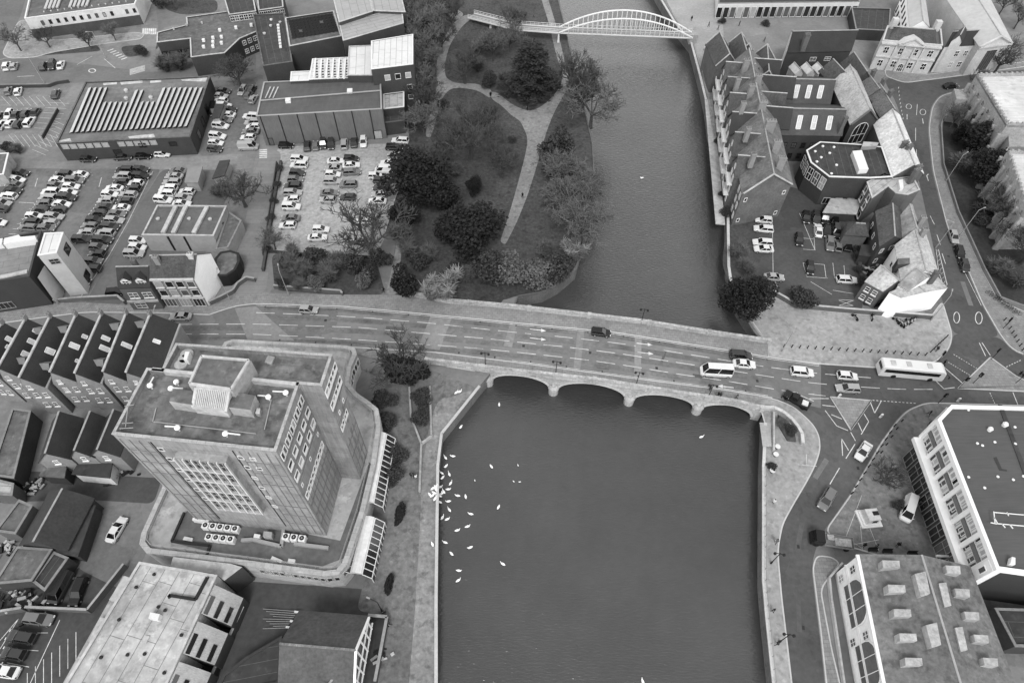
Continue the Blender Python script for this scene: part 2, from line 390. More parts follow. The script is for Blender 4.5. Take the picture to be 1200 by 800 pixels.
sheet('pavement',[(1173,395),(1151,357),(1136,322),(1113,275),(1108,260),(1093,200),(1088,150),(1092,125.5),(1101,113),(1118,108),(1137,103),(1140,110),(1120,115),(1107,125),(1101,150),(1104,195),(1121,250),(1152,318),(1170,352),(1200,365),(1230,378),(1230,428),(1186,410)],.13,PAVE,1)
sheet('pavement',[(972,464.5),(1022,469),(997,505)],.13,PAVE,1,rnd=1.5)
sheet('pavement',[(1160,418),(1121,455.5),(1215,460),(1215,452),(1190,440)],.13,PAVE,1,rnd=2)
sheet('pavement',[(1210,475),(1125,472.5),(1085,471.5),(1063,480.5),(1051,492.5),(1031,520),(996,580),(966,622),(990,640),(1010,645),(1150,690),(1210,690)],.11,M('plaza_paving',.17,.92,.06,.45,1.3,.35,stain=.35),1)
sheet('pavement',[(951.5,665),(956,650),(975,652),(985,660),(962,690),(975,760),(988,815),(969,815),(961,740),(956,700)],.12,PAVE,1)
sheet('pavement',[(1060,98),(1038,90),(1036,82),(1085,88),(1145,80),(1220,70),(1220,76),(1145,86.5),(1085,94.5)],.12,PAVE,1)
# riverside walk (west bank, below the bridge)
sheet('path',[(432,440),(440,425),(505,432),(560,451),(517,507.5),(513,545),(512,620),(511,815),(437,815),(450,760),(458,722),(418,715),(424,690),(440,640),(455,600),(470,520),(458,480)],.02,M('riverside_walk',.15,.95,.07,.5,1.2,.45,stain=.35))
sheet('path',[(495,545),(503,500),(512,470),(530,462),(556,452),(516,507),(512,545),(511,620),(511,815),(478,815),(486,720),(492,620)],.03,M('worn_walk',.2,.95,.09,.45,1.4,.45,stain=.35))
# ---------------------------------------------------------------- park
sheet('grass',[(455,345),(466,270),(480,170),(476,100),(490,60),(478,-10),(653,-10),(660,24),(666,50),(676,90),(686,132),(693.5,168),(695,200),(695,225),(689,262),(674,315),(654,332),(636,341),(606,346.5),(590,352)],.012,GRASSM)
sheet('grass',[(322,340),(318,297),(440,302),(452,345),(400,346)],.012,SOIL)
sheet('grass',[(1104,150),(1110,125),(1122,116),(1215,100),(1215,360),(1171,350),(1153,317),(1122,249),(1107,196)],.012,M('churchyard_grass',.05,1,.1,.5,1.2,.5,bump=.4))
sheet('grass',[(846,310),(853,250),(880,252),(882,330),(903,344),(870,360),(858,340)],.012,SOIL)
for p in ([(140,55),(190,50),(180,62),(148,68)],[(35,62),(110,50),(120,60),(40,66)],[(188,0),(255,0),(255,14),(215,18),(195,12)]): sheet('grass',p,.012,GRASSM)
PT=[ [(592,287),(586,283),(597,250),(607,215),(616,180),(619,162),(610,142),(600,136),(588,124),(577,117),(572,108),(582,108),(600,123),(622,132),(642,120),(656,103),(660,90),(651,62),(644,30),(633,-5),(641,-5),(652,30),(659,60),(667,92),(663,108),(650,130),(640,155),(629,195),(618,230),(605,262)],
     [(575,116),(560,106),(540,103),(528,104),(520,112),(513,132),(508,152),(504,162),(498,160),(502,140),(508,125),(510,112),(512,98),(511,75),(517,50),(532,26),(546,17),(556,20),(542,30),(527,52),(521,75),(522,92),(535,98),(560,98),(577,106)],
     [(470,215),(479,218),(473,260),(470,300),(466,345),(452,346),(458,320),(464,290)],[(532,26),(522,10),(505,-4),(514,-4),(531,9),(546,17)]]
for p in PT: sheet('path',p,.024,PATHM,rnd=25)
# ---------------------------------------------------------------- car parks and side roads on the west side
sheet('car_park',[(324,172),(472,168),(468,200),(462,235),(455,270),(440,301),(316,296),(322,240)],.012,GRAVEL)
sheet('car_park',[(-60,196),(190,196),(165,238),(95,362),(-60,362)],.008,CARPARK)
sheet('car_park',[(190,198),(282,200),(262,240),(240,300),(130,362),(96,362),(165,238)],.009,M('car_park_asphalt',.125,.92,.06,.3,1.2,.18,patch=.25))
sheet('road',[(-60,184),(70,190),(300,180),(330,178),(326,192),(282,199),(-60,197)],.013,PALETAR)
sheet('road',[(-60,66),(20,66),(40,68),(180,85),(300,60),(300,88),(100,97),(-60,99)],.010,M('side_road',.14,.92,.08,.25,1.2,.18,patch=.2))
sheet('road',[(-30,60),(-60,20),(20,-8),(32,-8),(24,20),(5,55),(2,66)],.007,M('side_road',.17))
sheet('road',[(166,0),(182,0),(186,40),(180,70),(165,64)],.014,PALETAR)
sheet('pavement',[(2,64),(22,24),(36,24),(60,48),(160,38),(170,40),(166,46),(120,52),(60,62),(40,68),(12,69)],.1,PAVEL,1)
sheet('car_park',[(-60,100),(82,97),(86,110),(52,160),(10,182),(-60,180)],.009,M('block_paved_car_park',.2,.92,.08,.3,1.2,.2,joint=(1.6,1.2)))
sheet('road',[(85,98),(103,96),(66,165),(45,186),(8,186),(30,172),(62,140)],.011,PALETAR)
sheet('car_park',[(247,95),(300,92),(305,175),(236,186),(225,160)],.009,M('car_park_tarmac',.13))
sheet('path',[(300,178),(330,176),(322,240),(312,342),(270,350),(256,354),(275,300),(290,250)],.016,M('paved_lane',.2,.92,.1,.25,1.2,.15,joint=(12,1.3)))
sheet('car_park',[(870,330),(880,250),(912,215),(985,235),(1010,255),(1004,300),(1012,364),(934,360),(905,345)],.009,M('hotel_car_park',.075,.92,.1,.35,1.3,.25,patch=.3))
sheet('road',[(836,12),(1042,12),(1042,90),(1010,82),(860,90),(848,60)],.009,M('hotel_forecourt',.19,.92,.07,.3,1.2,.2,patch=.2))
sheet('path',[(777,-8),(791,22),(812,50),(822,87),(830,120),(834,150),(841,180),(848,206),(852,240),(876,246),(868,200),(858,120),(852,80),(846,20),(842,-8)],.016,M('embankment_walk',.27,.92,.08,.3,1.4,.22))
sheet('car_park',[(-40,700),(150,650),(170,655),(80,815),(-40,815)],.008,M('back_yard',.075,.92,.09,.4,1.2,.3,patch=.4))
sheet('car_park',[(95,600),(165,585),(172,650),(140,690),(90,665)],.011,M('patched_yard',.14,.92,.1,.4,1.2,.25,patch=.5))
sheet('car_park',[(280,680),(430,690),(455,722),(440,815),(200,815)],.010,M('dark_yard',.075,.9,.08,.4,1,.3))
sheet('road',[(-40,548),(190,560),(180,590),(100,585),(-40,590)],.013,M('alley',.08,.92,.1,.35,1.2,.25))
# ---------------------------------------------------------------- painted markings
L1=[(295,366),(350,368),(420,371.5),(500,378),(600,389),(664,395),(725,402),(791,412.5),(822,417.5),(900,430),(960,437.5),(1020,442.5)]
L2=[(200,380),(300,379.5),(420,383.5),(500,390.5),(575,397),(600,400),(660,406),(725,414),(790,424),(850,433),(914,443),(954,449),(1019,454),(1057,456),(1095,456)]
L3=[(200,391),(300,391.5),(360,394.5),(420,398),(500,403.5),(560,408),(600,412),(680,420.5),(740,429),(800,439),(850,446),(909,456),(935,460)]
mk=MB()
dashes(mk,L1,300,622,31.5,22); dashes(mk,L1,650,745,31,21); dashes(mk,L1,778,1022,31.5,22)
dashes(mk,L2,203,1096,31,22); dashes(mk,L3,203,935,31,22)
pline(mk,[(x,yat(UK,x)+1.6) for x in range(300,962,12)],.1)
pline(mk,[(x,yat(LK,x)-1.4) for x in range(600,905,12)],.1)
def arrow(mb,x,y,sg=1):
    sl=.12
    line(mb,(x-9*sg,y-9*sg*sl),(x+5*sg,y+5*sg*sl),.22,.052)
    q=[GR(x+10*sg,y+10*sg*sl,.052),GR(x+4*sg,y+4*sg*sl-2,.052),GR(x+4*sg,y+4*sg*sl+2,.052)]
    mb.poly(q if (q[1]-q[0]).cross(q[2]-q[0]).z>0 else q[::-1])
for x,y,s in ((630,386.5,1),(630,396.8,1),(755,403,1),(756,413.5,1),(851,453,-1),(852,429,1)): arrow(mk,x,y,s)
def zl(s,ox=900,oy=380,k=4.0,w=.15):
    for a,b,c,d in s: line(mk,(ox+a/k,oy+b/k),(ox+c/k,oy+d/k),w)
zl([(190,325,270,335),(195,347,285,347),(148,330,215,360),(255,378,315,385),(268,403,322,475),(297,422,347,443),(322,475,375,497),(480,365,500,415),(500,415,530,360),(450,418,472,455),(472,455,437,515),(422,460,440,500),(388,505,410,545),(345,535,350,615),(345,535,378,590),(365,628,408,560),(335,672,290,748),(800,178,915,278),(785,262,825,302),(825,302,875,295),(990,85,1020,148),(1003,85,1042,145),(1148,318,1172,378)])
def dots(p,q,n,w=.14,ox=900,oy=380,k=4.0):
    for i in range(n):
        f=i/n; g=(i+.55)/n
        line(mk,(ox+(p[0]+(q[0]-p[0])*f)/k,oy+(p[1]+(q[1]-p[1])*f)/k),(ox+(p[0]+(q[0]-p[0])*g)/k,oy+(p[1]+(q[1]-p[1])*g)/k),w)
dots((490,355),(700,370),12); dots((845,177),(950,240),10); dots((870,140),(985,210),10); dots((1040,320),(1065,375),5); dots((1105,205),(1190,165),7)
# north road
for s in ([(1075,122),(1074,135)],[(1073,150),(1073,165)],[(1074,175),(1074,187)],[(1090,253),(1095,263)],[(1098,275),(1102,287)],[(1104,297),(1108,309)]): pline(mk,s)
pline(mk,[(1097,292),(1100,318),(1106,336)],.12); pline(mk,[(1150,358),(1141,340),(1130,318)],.1)
pline(mk,[(1088,204),(1086,206),(1088,212)],.2)
def ring(x,y,rx,ry,n=14,w=.16):
    pline(mk,[(x+rx*math.cos(2*PI*i/n),y+ry*math.sin(2*PI*i/n)) for i in range(n+1)],w)
ring(1121,372,3.5,6.5); ring(1147,372.5,4,7); ring(1065,125,3.2,3); ring(1081.5,131.5,3.4,3.4)
pline(mk,[(1063,134),(1063,140)],.2); pline(mk,[(1081,139),(1082,145)],.2)
for i in range(9): line(mk,(1058-i*.9+.03*i*i,140-i*4.5),(1058.5-i*.9+.03*i*i,138-i*4.5),.14)
# west car parks: bay lines
def bays(A,B,n,vx,vy,w=.1,end=True):
    for i in range(n+1):
        f=i/n; x=A[0]+(B[0]-A[0])*f; y=A[1]+(B[1]-A[1])*f; line(mk,(x,y),(x+vx,y+vy),w,.03)
pline(mk,[(179,201),(150,260),(128,299),(93,350)],.12,.03)
bays((156,202),(100,285),14,23,1.5); bays((88,204),(30,275),12,-20,-1); bays((88,204),(30,275),12,21,1.5)
for s in ([(44,209),(41,219)],[(119,208),(116,219)],[(22,237),(40,238)],[(165,200),(172,201)]): pline(mk,s,.14,.03)
bays((56,120),(40,150),5,25,1.5); 
for i in range(9): line(mk,(2+i*8,113),(12+i*8,124),.08,.03); line(mk,(10+i*7,158),(22+i*6.5,172),.08,.03)
for i in range(8): line(mk,(60-i*3.2,140+i*5),(76-i*3.2,147+i*5),.08,.03)
# zebra crossings top left and beside the hall
for i in range(7): line(mk,(168+i*2.4,33.5),(167.6+i*2.4,40.5),.5,.03)
for i in range(6): line(mk,(126+i*3.2,60+i*2),(133+i*3.2,57.5+i*2),.45,.03)
for i in range(8): line(mk,(152,88-i*.9),(170,83-i*.9),.22,.03)
for i in range(5): line(mk,(304,176+i*2.2),(313,175.5+i*2.2),.5,.03)
for s in ([(0,70),(14,67)],[(90,76),(108,66)],[(122,69),(135,80)],[(20,90),(40,89)]): pline(mk,s,.14,.03)
ring(108,83,4,2.2,12,.3)
# hotel car park bays
for s in ([(937,250),(955,293)],[(941,279),(953,280)],[(952,250),(955,293)],[(941,292),(956,293)],[(941,308),(966,310)],[(941,308),(945,323)],[(966,310),(968,325)],[(945,324),(970,326)],[(976,308),(978,326)],[(989,311),(990,322)],[(976,340),(1000,344)],[(950,330),(975,345)],[(905,252),(906,320)],[(904,320),(912,338)]): pline(mk,s,.1,.03)
for s in ([(983,352),(1000,358),(983,358),(1000,352)],[(983,351),(1001,352)]): pline(mk,s,.1,.03)
# yard bays bottom left
for i in range(7): line(mk,(62+i*9.5-30,760-i*8+28),(62+i*9.5-30,800-i*9+28),.1,.03)
pline(mk,[(70,726),(40,790),(30,812)],.12,.03); pline(mk,[(22,724),(0,760)],.1,.03)
for s in ([(27,741),(56,741)],[(20,760),(45,762)],[(8,776),(34,781)],[(0,750),(22,724)]): pline(mk,s,.1,.03)
# hatched pale joints on the plaza south of the junction
for s in ([(990,632),(1010,580)],[(990,628),(1010,642)],[(1007,600),(1011,645)],[(1012,600),(1030,645)],[(988,640),(1030,632)]): pline(mk,s,.06,.13)
for s in ([(945,532),(945,544)],[(935,544),(957,546)]): pline(mk,s,.08,.145)
struct('road_markings',mk,PAINT)
# ================================================================== BUILDING KIT
def cen(P): return sum((Vector(p) for p in P),Vector())/len(P)
_wm={}
def winmesh(w,h,style):
    k=(round(w,2),round(h,2),style)
    if k in _wm: return _wm[k]
    mf,mp=MB(),MB(); t=.09
    if style=='arch':
        n=8; A=[(w/2*math.cos(PI*i/n),h*.62+w/2*math.sin(PI*i/n)) for i in range(n+1)]
        out=[(w/2,0)]+A+[(-w/2,0)]
        mp.poly([(x,-.03,z) for x,z in out][::-1])
        for a,b in zip(out,out[1:]+out[:1]): mf.bar((a[0],-.05,a[1]),(b[0],-.05,b[1]),t*1.5,.12)
        for x in(-w/6,w/6): mf.bar((x,-.05,0),(x,-.05,h*.62+w*.4),t*.8,.1)
        mf.bar((-w/2,-.05,h*.4),(w/2,-.05,h*.4),t*.8,.1)
    else:
        mp.poly([(-w/2,-.03,0),(w/2,-.03,0),(w/2,-.03,h),(-w/2,-.03,h)])
        for x in(-w/2,w/2): mf.bar((x,-.05,0),(x,-.05,h),t,.12)
        for z in(0,h): mf.bar((-w/2-t/2,-.05,z),(w/2+t/2,-.05,z),t,.12)
        if style in('cross','sash'): mf.bar((-w/2,-.05,h*.5),(w/2,-.05,h*.5),t*.8,.1)
        if style in('cross','mull'):
            k_=max(1,int(round(w/1.1)))
            for j in range(1,k_+1) if style=='mull' else (1,):
                x=-w/2+w*j/(k_+1) if style=='mull' else 0
                mf.bar((x,-.05,0),(x,-.05,h),t*.8,.1)
        if style=='sill' or style=='sash': mf.box((0,-.12,-.12),(w+.3,.28,.16))
        if style=='panel': mf.box((0,-.06,h*.2),(w,.08,h*.4))
    _wm[k]=(mf,mp); return _wm[k]
_wd={}
WR=random.Random(17); GLASSM=M('curtained_glass',.1,.15,.6,.4,2,.3,spec=.6); GLASSP=M('blind_behind_glass',.3,.25,.6,.3,2,.2,spec=.5)
def window(par,p,ang,w,h,style='plain',frame=None,pane=True,glass=None):
    "a window (frame > pane) on a wall; p is the middle of its foot, ang turns local -Y outwards"
    mf,mp=winmesh(w,h,style); fm=frame or FRAME; gm=glass or WR.choices((GLASS,GLASSM,GLASSP),(6,3,1))[0]
    k=(round(w,2),round(h,2),style,fm.name,gm.name)
    if k not in _wd: _wd[k]=(mf.mesh('window',fm),mp.mesh('pane',gm))
    o=inst('window',_wd[k][0],p,par,(0,0,ang))
    q=bpy.data.objects.new('pane',_wd[k][1]); COL.objects.link(q); q.parent=o
    return o
def facade(par,A,B,C,xs,zs,w,h,style='plain',frame=None,glass=None,off=0.0):
    "rows of windows on the wall A-B (C: a point inside the building); xs fractions or a count"
    A=Vector((A.x,A.y,0));B=Vector((B.x,B.y,0)); u=(B-A); L=u.length; u.normalize(); nrm=Vector((u.y,-u.x,0))
    if nrm.dot(Vector((C.x,C.y,0))-A)>0: A,B=B,A; u=-u; nrm=-nrm
    if isinstance(xs,int): xs=[(i+.5)/xs for i in range(xs)]
    ang=math.atan2(u.y,u.x)
    for z in zs:
        for f in xs: 
            p=A+u*L*f+nrm*off; window(par,(p.x,p.y,z),ang,w,h,style,frame,True,glass)
SEAM=M('roof_seam',.12,.9,.5,.3,2,.3); SR=random.Random(5)
def seams(b,P,z,gap=None):
    "laps of the roof sheets, cut to the roof outline"
    gap=gap or SR.uniform(1.5,2.4); e=max(((P[(i+1)%len(P)]-P[i]) for i in range(len(P))),key=lambda v:v.length).normalized(); nn=Vector((-e.y,e.x,0))
    ts=[p.dot(nn) for p in P]; t=min(ts)+gap*.7; mb=MB()
    while t<max(ts)-.2:
        xs=[]
        for p,q in zip(P,P[1:]+P[:1]):
            a,c=p.dot(nn)-t,q.dot(nn)-t
            if a*c<0: xs.append((p+(q-p)*(a/(a-c))).dot(e))
        xs.sort()
        for x0,x1 in zip(xs[::2],xs[1::2]):
            if x1-x0>.5:
                o=nn*t; w=nn*.035; A=o+e*x0;B=o+e*x1; mb.poly([Vector((v.x,v.y,z)) for v in (A-w,B-w,B+w,A+w)])
                x=x0+SR.uniform(1,5)
                while x<x1-.5: q=o+e*x; mb.poly([Vector((v.x,v.y,z+.003)) for v in (q-e*.03,q+e*.03,q+e*.03+nn*min(gap,max(ts)-t-.1),q-e*.03+nn*min(gap,max(ts)-t-.1))]) if len(P)==4 else None; x+=SR.uniform(4,8)
        t+=gap
    if mb.f: mb.build('roof_seams',SEAM,b)
def flat(name,label,cat,px,h,wall,roof,par=.5,cop=None,group=None,z0=0.0,raw=None,corrug=False):
    "flat-roofed building from the photo outline of its roof edge at height h"
    P=ccw([Vector((p.x,p.y,0)) for p in (raw or [G(x,y,h) for x,y in px])])
    c=cen(P); b=thing(name,label,cat,(c.x,c.y,z0),group); b['h']=h
    mb=MB(); mb.prism(P,z0,h-.02,top=False); 
    if par>0:
        I=inset(P,.3); n=len(P)
        for i in range(n):
            a,bb,c2,d=P[i],P[(i+1)%n],I[(i+1)%n],I[i]; up_=lambda p,z:Vector((p.x,p.y,z))
            mb.poly([up_(d,h),up_(c2,h),up_(c2,h-par),up_(d,h-par)][::-1])
        mb.build('wall',wall,b)
        mc=MB(); O=inset(P,-.06); I2=inset(P,.34)
        for i in range(n):
            j=(i+1)%n
            mc.poly([up_(O[i],h),up_(O[j],h),up_(I2[j],h),up_(I2[i],h)]); mc.poly([up_(O[i],h-.14),up_(O[j],h-.14),up_(O[j],h),up_(O[i],h)])
        mc.build('coping',cop or GCOP,b)
        MB().poly([(p.x,p.y,h-par) for p in inset(P,.28)]).build('roof',roof,b)
    else:
        mb.build('wall',wall,b)
        mr=MB(); O=inset(P,-.25); mr.prism(O,h-.25,h,top=True,bot=True); mr.build('roof',roof,b)
    if par>0: seams(b,inset(P,.34),h-par+.012)
    FOOT[b.name]=P
    return b
FOOT={}
GCOP=M('grey_coping',.19,.9,.3,.3,2,.3)
def roof_gable(par,a,b,c,d,ze,zr,roof,ov=.3,hip=0,name='roof',th=.16,ridge=None):
    "slopes over edges a-b and c-d, ridge between the middles of d-a and b-c"
    up_=lambda p,z:Vector((p.x,p.y,z))
    m1=(d+a)/2; m2=(b+c)/2; ax=(m2-m1); ax.z=0; L=ax.length; ax.normalize()
    r1=up_(m1,zr)+ax*(hip-ov*(hip==0)); r2=up_(m2,zr)-ax*(hip-ov*(hip==0))
    mb=MB()
    def slope(p,q,R1,R2):
        out=((p+q)/2-(m1+m2)/2); out.z=0; out-=ax*out.dot(ax); w=out.length; out.normalize()
        drop=(zr-ze)/w*ov
        p2=up_(p,ze-drop)+out*ov-ax*ov*(1 if (p-q).dot(ax)<0 else -1); q2=up_(q,ze-drop)+out*ov+ax*ov*(1 if (p-q).dot(ax)<0 else -1)
        Q=[p2,q2,R2,R1]; nn=(Q[1]-Q[0]).cross(Q[2]-Q[1])
        if nn.z<0: Q.reverse()
        T=[v+Vector((0,0,th)) for v in Q]; mb.poly(T); mb.poly(Q[::-1])
        for i in range(4): mb.poly([Q[i],Q[(i+1)%4],T[(i+1)%4],T[i]])
    slope(a,b,r1,r2); slope(d,c,r1,r2)
    if hip:
        for (p,q,R) in ((d,a,r1),(b,c,r2)):
            Q=[up_(p,ze),up_(q,ze),R]; nn=(Q[1]-Q[0]).cross(Q[2]-Q[1])
            if nn.z<0: Q.reverse()
            T=[v+Vector((0,0,th)) for v in Q]; mb.poly(T); mb.poly(Q[::-1])
    o=mb.build(name,roof,par)
    rb=MB(); rb.bar(r1+Vector((0,0,th+.02)),r2+Vector((0,0,th+.02)),.3,.12); rb.build('ridge_tiles',ridge or CONC,par)
    return o
def gable(name,label,cat,px,ze,zr,wall,roof,hip=0,group=None,ov=.3,ridge=None,raw=None,z0=0.0,par=None):
    "pitched-roof building: px = eave corners a,b,c,d at height ze (ridge runs along a-b)"
    a,b,c,d=[Vector((p.x,p.y,0)) for p in (raw or [G(x,y,ze) for x,y in px])]
    k=(a+b+c+d)/4
    o=par or thing(name,label,cat,(k.x,k.y,z0),group)
    up_=lambda p,z:Vector((p.x,p.y,z))
    P=ccw([a,b,c,d]); mb=MB().prism(P,z0,ze,top=False)
    if not hip:
        for p,q in((d,a),(b,c)):
            m_=(p+q)/2; T=[up_(p,ze),up_(q,ze),up_(m_,zr)]
            n_=(T[1]-T[0]).cross(T[2]-T[0]); 
            if n_.dot(up_(m_,0)-up_(k,0))<0: T.reverse()
            mb.poly(T)
    mb.build('wall',wall,o); roof_gable(o,a,b,c,d,ze,zr,roof,ov,hip,ridge=ridge)
    if par is None: FOOT[o.name]=[a,b,c,d]
    return o
def chimney(par,x,y,zt,zb,sx=.9,sy=.6,rz=0,mat=None,pots=2):
    p=G(x,y,zt); mb=MB().box((p.x,p.y,(zt+zb)/2),(sx,sy,zt-zb),rz).box((p.x,p.y,zt-.1),(sx+.2,sy+.2,.22),rz)
    o=mb.build('chimney',mat or BRICK,par)
    m2=MB()
    for i in range(pots):
        q=p+Vector((math.cos(rz),math.sin(rz),0))*(sx*((i+.5)/pots-.5)); m2.lathe((q.x,q.y,zt),((.14,0),(.11,.45)),7)
    m2.build('chimney_pot',TILE,o)
def skylight(par,x,y,z,u,v,w,l,mat=None,tilt=None):
    "rooflight on a slope: u along the ridge, v down the slope (unit vectors)"
    p=G(x,y,z); n=u.cross(v); 
    if n.z<0: n=-n
    p=p+n*.12; mb=MB(); Q=[p-u*w/2-v*l/2,p+u*w/2-v*l/2,p+u*w/2+v*l/2,p-u*w/2+v*l/2]
    for i in range(4): mb.bar(Q[i],Q[(i+1)%4],.14,.14)
    o=mb.build('rooflight',FRAME,par)
    q=MB().poly(Q if (Q[1]-Q[0]).cross(Q[2]-Q[0]).z>0 else Q[::-1]); q.build('pane',mat or GLASS,o)
def slopevec(a,b,out,ze,zr,w):
    u=(b-a); u.z=0; u.normalize(); v=Vector((out.x,out.y,0)).normalized()*w; v.z=-(zr-ze); v.normalize(); return u,v
def slabbox(name,par,px,z0,z1,mat,top=None):
    P=ccw([Vector((p.x,p.y,0)) for p in [G(x,y,z1) for x,y in px]])
    return MB().prism(P,z0,z1,mt=1).build(name,[mat,top or mat],par)
def vent(par,x,y,z,r=.35,h=.5,mat=None,name='roof_vent'):
    p=G(x,y,z); return MB().lathe((p.x,p.y,z),((r,0),(r,h*.6),(r*1.2,h*.65),(r*.7,h)),8).build(name,mat or METALW,par)
def dormer(par,p,out,w,h,d,roof,wall,win=True,name='dormer'):
    "small gabled dormer; p foot of its front, out unit vector it faces"
    out=Vector((out.x,out.y,0)).normalized(); u=Vector((-out.y,out.x,0))
    L=p-u*w/2; R=p+u*w/2; bk=-out*d; H=Vector((0,0,h)); A=Vector((0,0,w*.4))
    mb=MB(); mb.poly([L,R,R+H,p+H+A,L+H]); mb.poly([L+bk,L,L+H,L+H+bk]); mb.poly([R,R+bk,R+bk+H,R+H])
    o=mb.build(name,wall,par)
    r=MB(); e=out*.2; 
    for s,q in((-1,L),(1,R)):
        Q=[q+H+e+u*s*.15-Vector((0,0,.1)),q+H+bk+u*s*.15-Vector((0,0,.1)),p+H+A+bk,p+H+A+e]
        if (Q[1]-Q[0]).cross(Q[2]-Q[0]).z<0: Q.reverse()
        T=[x+Vector((0,0,.1)) for x in Q]; r.poly(T); r.poly(Q[::-1])
        for i in range(4): r.poly([Q[i],Q[(i+1)%4],T[(i+1)%4],T[i]])
    r.build('dormer_roof',roof,o)
    if win: window(o,p+out*.01+Vector((0,0,.25)),math.atan2(u.y,u.x),w*.62,h*.75,'cross')
    return o
# ================================================================== OFFICE TOWER
up_=lambda p,z:Vector((p.x,p.y,z))
TW=M('tower_panels',.23,.9,.15,.3,1.8,.35,streak=(1.6,1.6,.16),joint=(3.2,1.6,(PI/2,0,0)),stain=.2)
ZT=34.0;ZP=5.5
TP=[(131,508),(323,528),(350,449),(377,451.5),(389,415),(206,402),(189.5,433),(172,431)]
tower=flat('office_tower','tall pale concrete office tower standing on a curved podium beside the road bridge','tower',TP,ZT,TW,M('tower_roof',.13,.85,.2,.6,.8,.4,patch=.3,stain=.4),par=.9,cop=M('coping_slabs',.33,.9,.5,.25,2,.2,joint=(1.1,.9)),z0=0)
tp=[up_(G(x,y,ZT),0) for x,y in TP]; tc_=cen(tp)
def tedge(i,j): return tp[i],tp[j]
# parapet dividing the two roofs
mb=MB(); a=G(178,432,ZT); b=G(350,449.5,ZT); mb.bar(up_(a,ZT-.45),up_(b,ZT-.45),.5,.9); mb.build('dividing_parapet',LCONC,tower)
A,B=tedge(0,1)
GR_=M('grey_frame',.5,.6,.4,.15,3,.1)
# projecting bay of windows in the middle of the front
u=(B-A); L=u.length; u.normalize(); out=Vector((u.y,-u.x,0)); 
if out.dot(tc_-A)>0: out=-out
f0,f1=.345,.665; z0,z1=14.5,31
pa=A+u*L*f0; pb=A+u*L*f1
bay=MB().prism([(pa.x,pa.y),(pb.x,pb.y),((pb+out*.9).x,(pb+out*.9).y),((pa+out*.9).x,(pa+out*.9).y)],z0,z1,top=True,bot=True).build('bay',CONC,tower)
nfl=5; fh=(z1-z0)/nfl
for k in range(nfl):
    z=z0+fh*k
    for c in range(6):
        p=pa+u*L*(f1-f0)*((c+.5)/6)+out*.92
        window(tower,(p.x,p.y,z+.7),math.atan2(u.y,u.x),1.1,fh-.95,'cross',M('bay_frame',.27,.6,.4,.2,3,.2))
    q=MB(); q.bar(up_(pa+out*1.05,z+.3),up_(pb+out*1.05,z+.3),.35,.5); q.build('spandrel_band',M('pale_band',.32,.8,.3,.35,2,.3,stain=.3),tower)
for i in range(7):
    p=pa+u*L*(f1-f0)*(i/6)+out*1.1; MB().bar(up_(p,z0),up_(p,z1),.14,.3).build('mullion',GR_,tower)
facade(tower,A,B,tc_,[.245,.745],[15,18.2,21.4,24.6,27.8,30.6],.75,.8,'plain',GR_)
facade(tower,A,B,tc_,[.82],[27.8,30.6],.75,.7,'plain',GR_)
# dark recessed columns on the front
for f in (.215,.72):
    p=A+u*L*f+out*.03; MB().bar(up_(p,ZP+2),up_(p,ZT-1.2),.12,.1).build('wall_joint',DARK,tower)
# east faces
A,B=tedge(1,2)
prs=[]; 
for k in range(5): prs+= [.06+k*.19,.06+k*.19+.085]
facade(tower,A,B,tc_,prs,[30.6],.65,1.6,'plain'); facade(tower,A,B,tc_,[.1+k*.2 for k in range(5)],[27.2,24.0],1.25,1.55,'panel')
facade(tower,A,B,tc_,[.1,.5,.9],[21.5],.4,.7,'plain')
WPANEL=M('white_panel',.62,.7,.4,.15,2,.15)
facade(tower,A,B,tc_,[.08+k*.1 for k in range(9)],[18],.75,1.5,'panel',WPANEL)
A,B=tedge(3,4)
facade(tower,A,B,tc_,[.12+k*.19 for k in range(5)],[30.6,27.2],1.1,1.6,'panel'); facade(tower,A,B,tc_,[.3,.7],[24],.4,.8,'plain'); facade(tower,A,B,tc_,[.15,.27,.5,.62],[20.6],.8,1.5,'panel',WPANEL)
rib=MB()
for (i_,j_,f0_,f1_) in ((0,1,.02,.2),(0,1,.76,.98),(1,2,.03,.97),(3,4,.03,.97)):
    A,B=tedge(i_,j_); u_=(B-A); L_=u_.length; u_.normalize(); o_=Vector((u_.y,-u_.x,0)); o_=o_ if o_.dot(tc_-A)<0 else -o_; k_=int(L_*(f1_-f0_)/1.05)
    for t in range(k_+1):
        p=A+u_*L_*(f0_+(f1_-f0_)*t/k_)+o_*.03; rib.bar(up_(p,ZP+.2),up_(p,17.2 if i_ in(1,3) else ZT-1.2),.09,.1)
    for z in (ZP+3.6,ZP+7,ZP+10.4,23.2,26.6,29.9): rib.bar(up_(A+o_*.035+u_*L_*f0_,z),up_(A+o_*.035+u_*L_*f1_,z),.1,.12)
rib.build('wall_joints',M('joint_grey',.16,.9),tower)
# roof plant
zr=ZT-.9
pent=slabbox('penthouse',tower,[(221,451),(272,458),(294,422),(236,417)],zr,ZT+2.6,CONC,FELT)
Pq=ccw([up_(G(x,y,ZT+2.6),0) for x,y in [(221,451),(272,458),(294,422),(236,417)]]); I=inset(Pq,.3); mb=MB()
for i in range(4):
    j=(i+1)%4; mb.bar(up_((Pq[i]+I[i])/2,ZT+2.75),up_((Pq[j]+I[j])/2,ZT+2.75),.3,.3)
mb.build('penthouse_kerb',LCONC,pent)
slabbox('plant_box',tower,[(198,470),(225,474),(227,458),(203,455)],zr,ZT+1.1,CONC,FELT)
slabbox('plant_box',tower,[(268,477),(293,480),(299,463),(272,459)],zr,ZT+1.1,CONC,FELT)
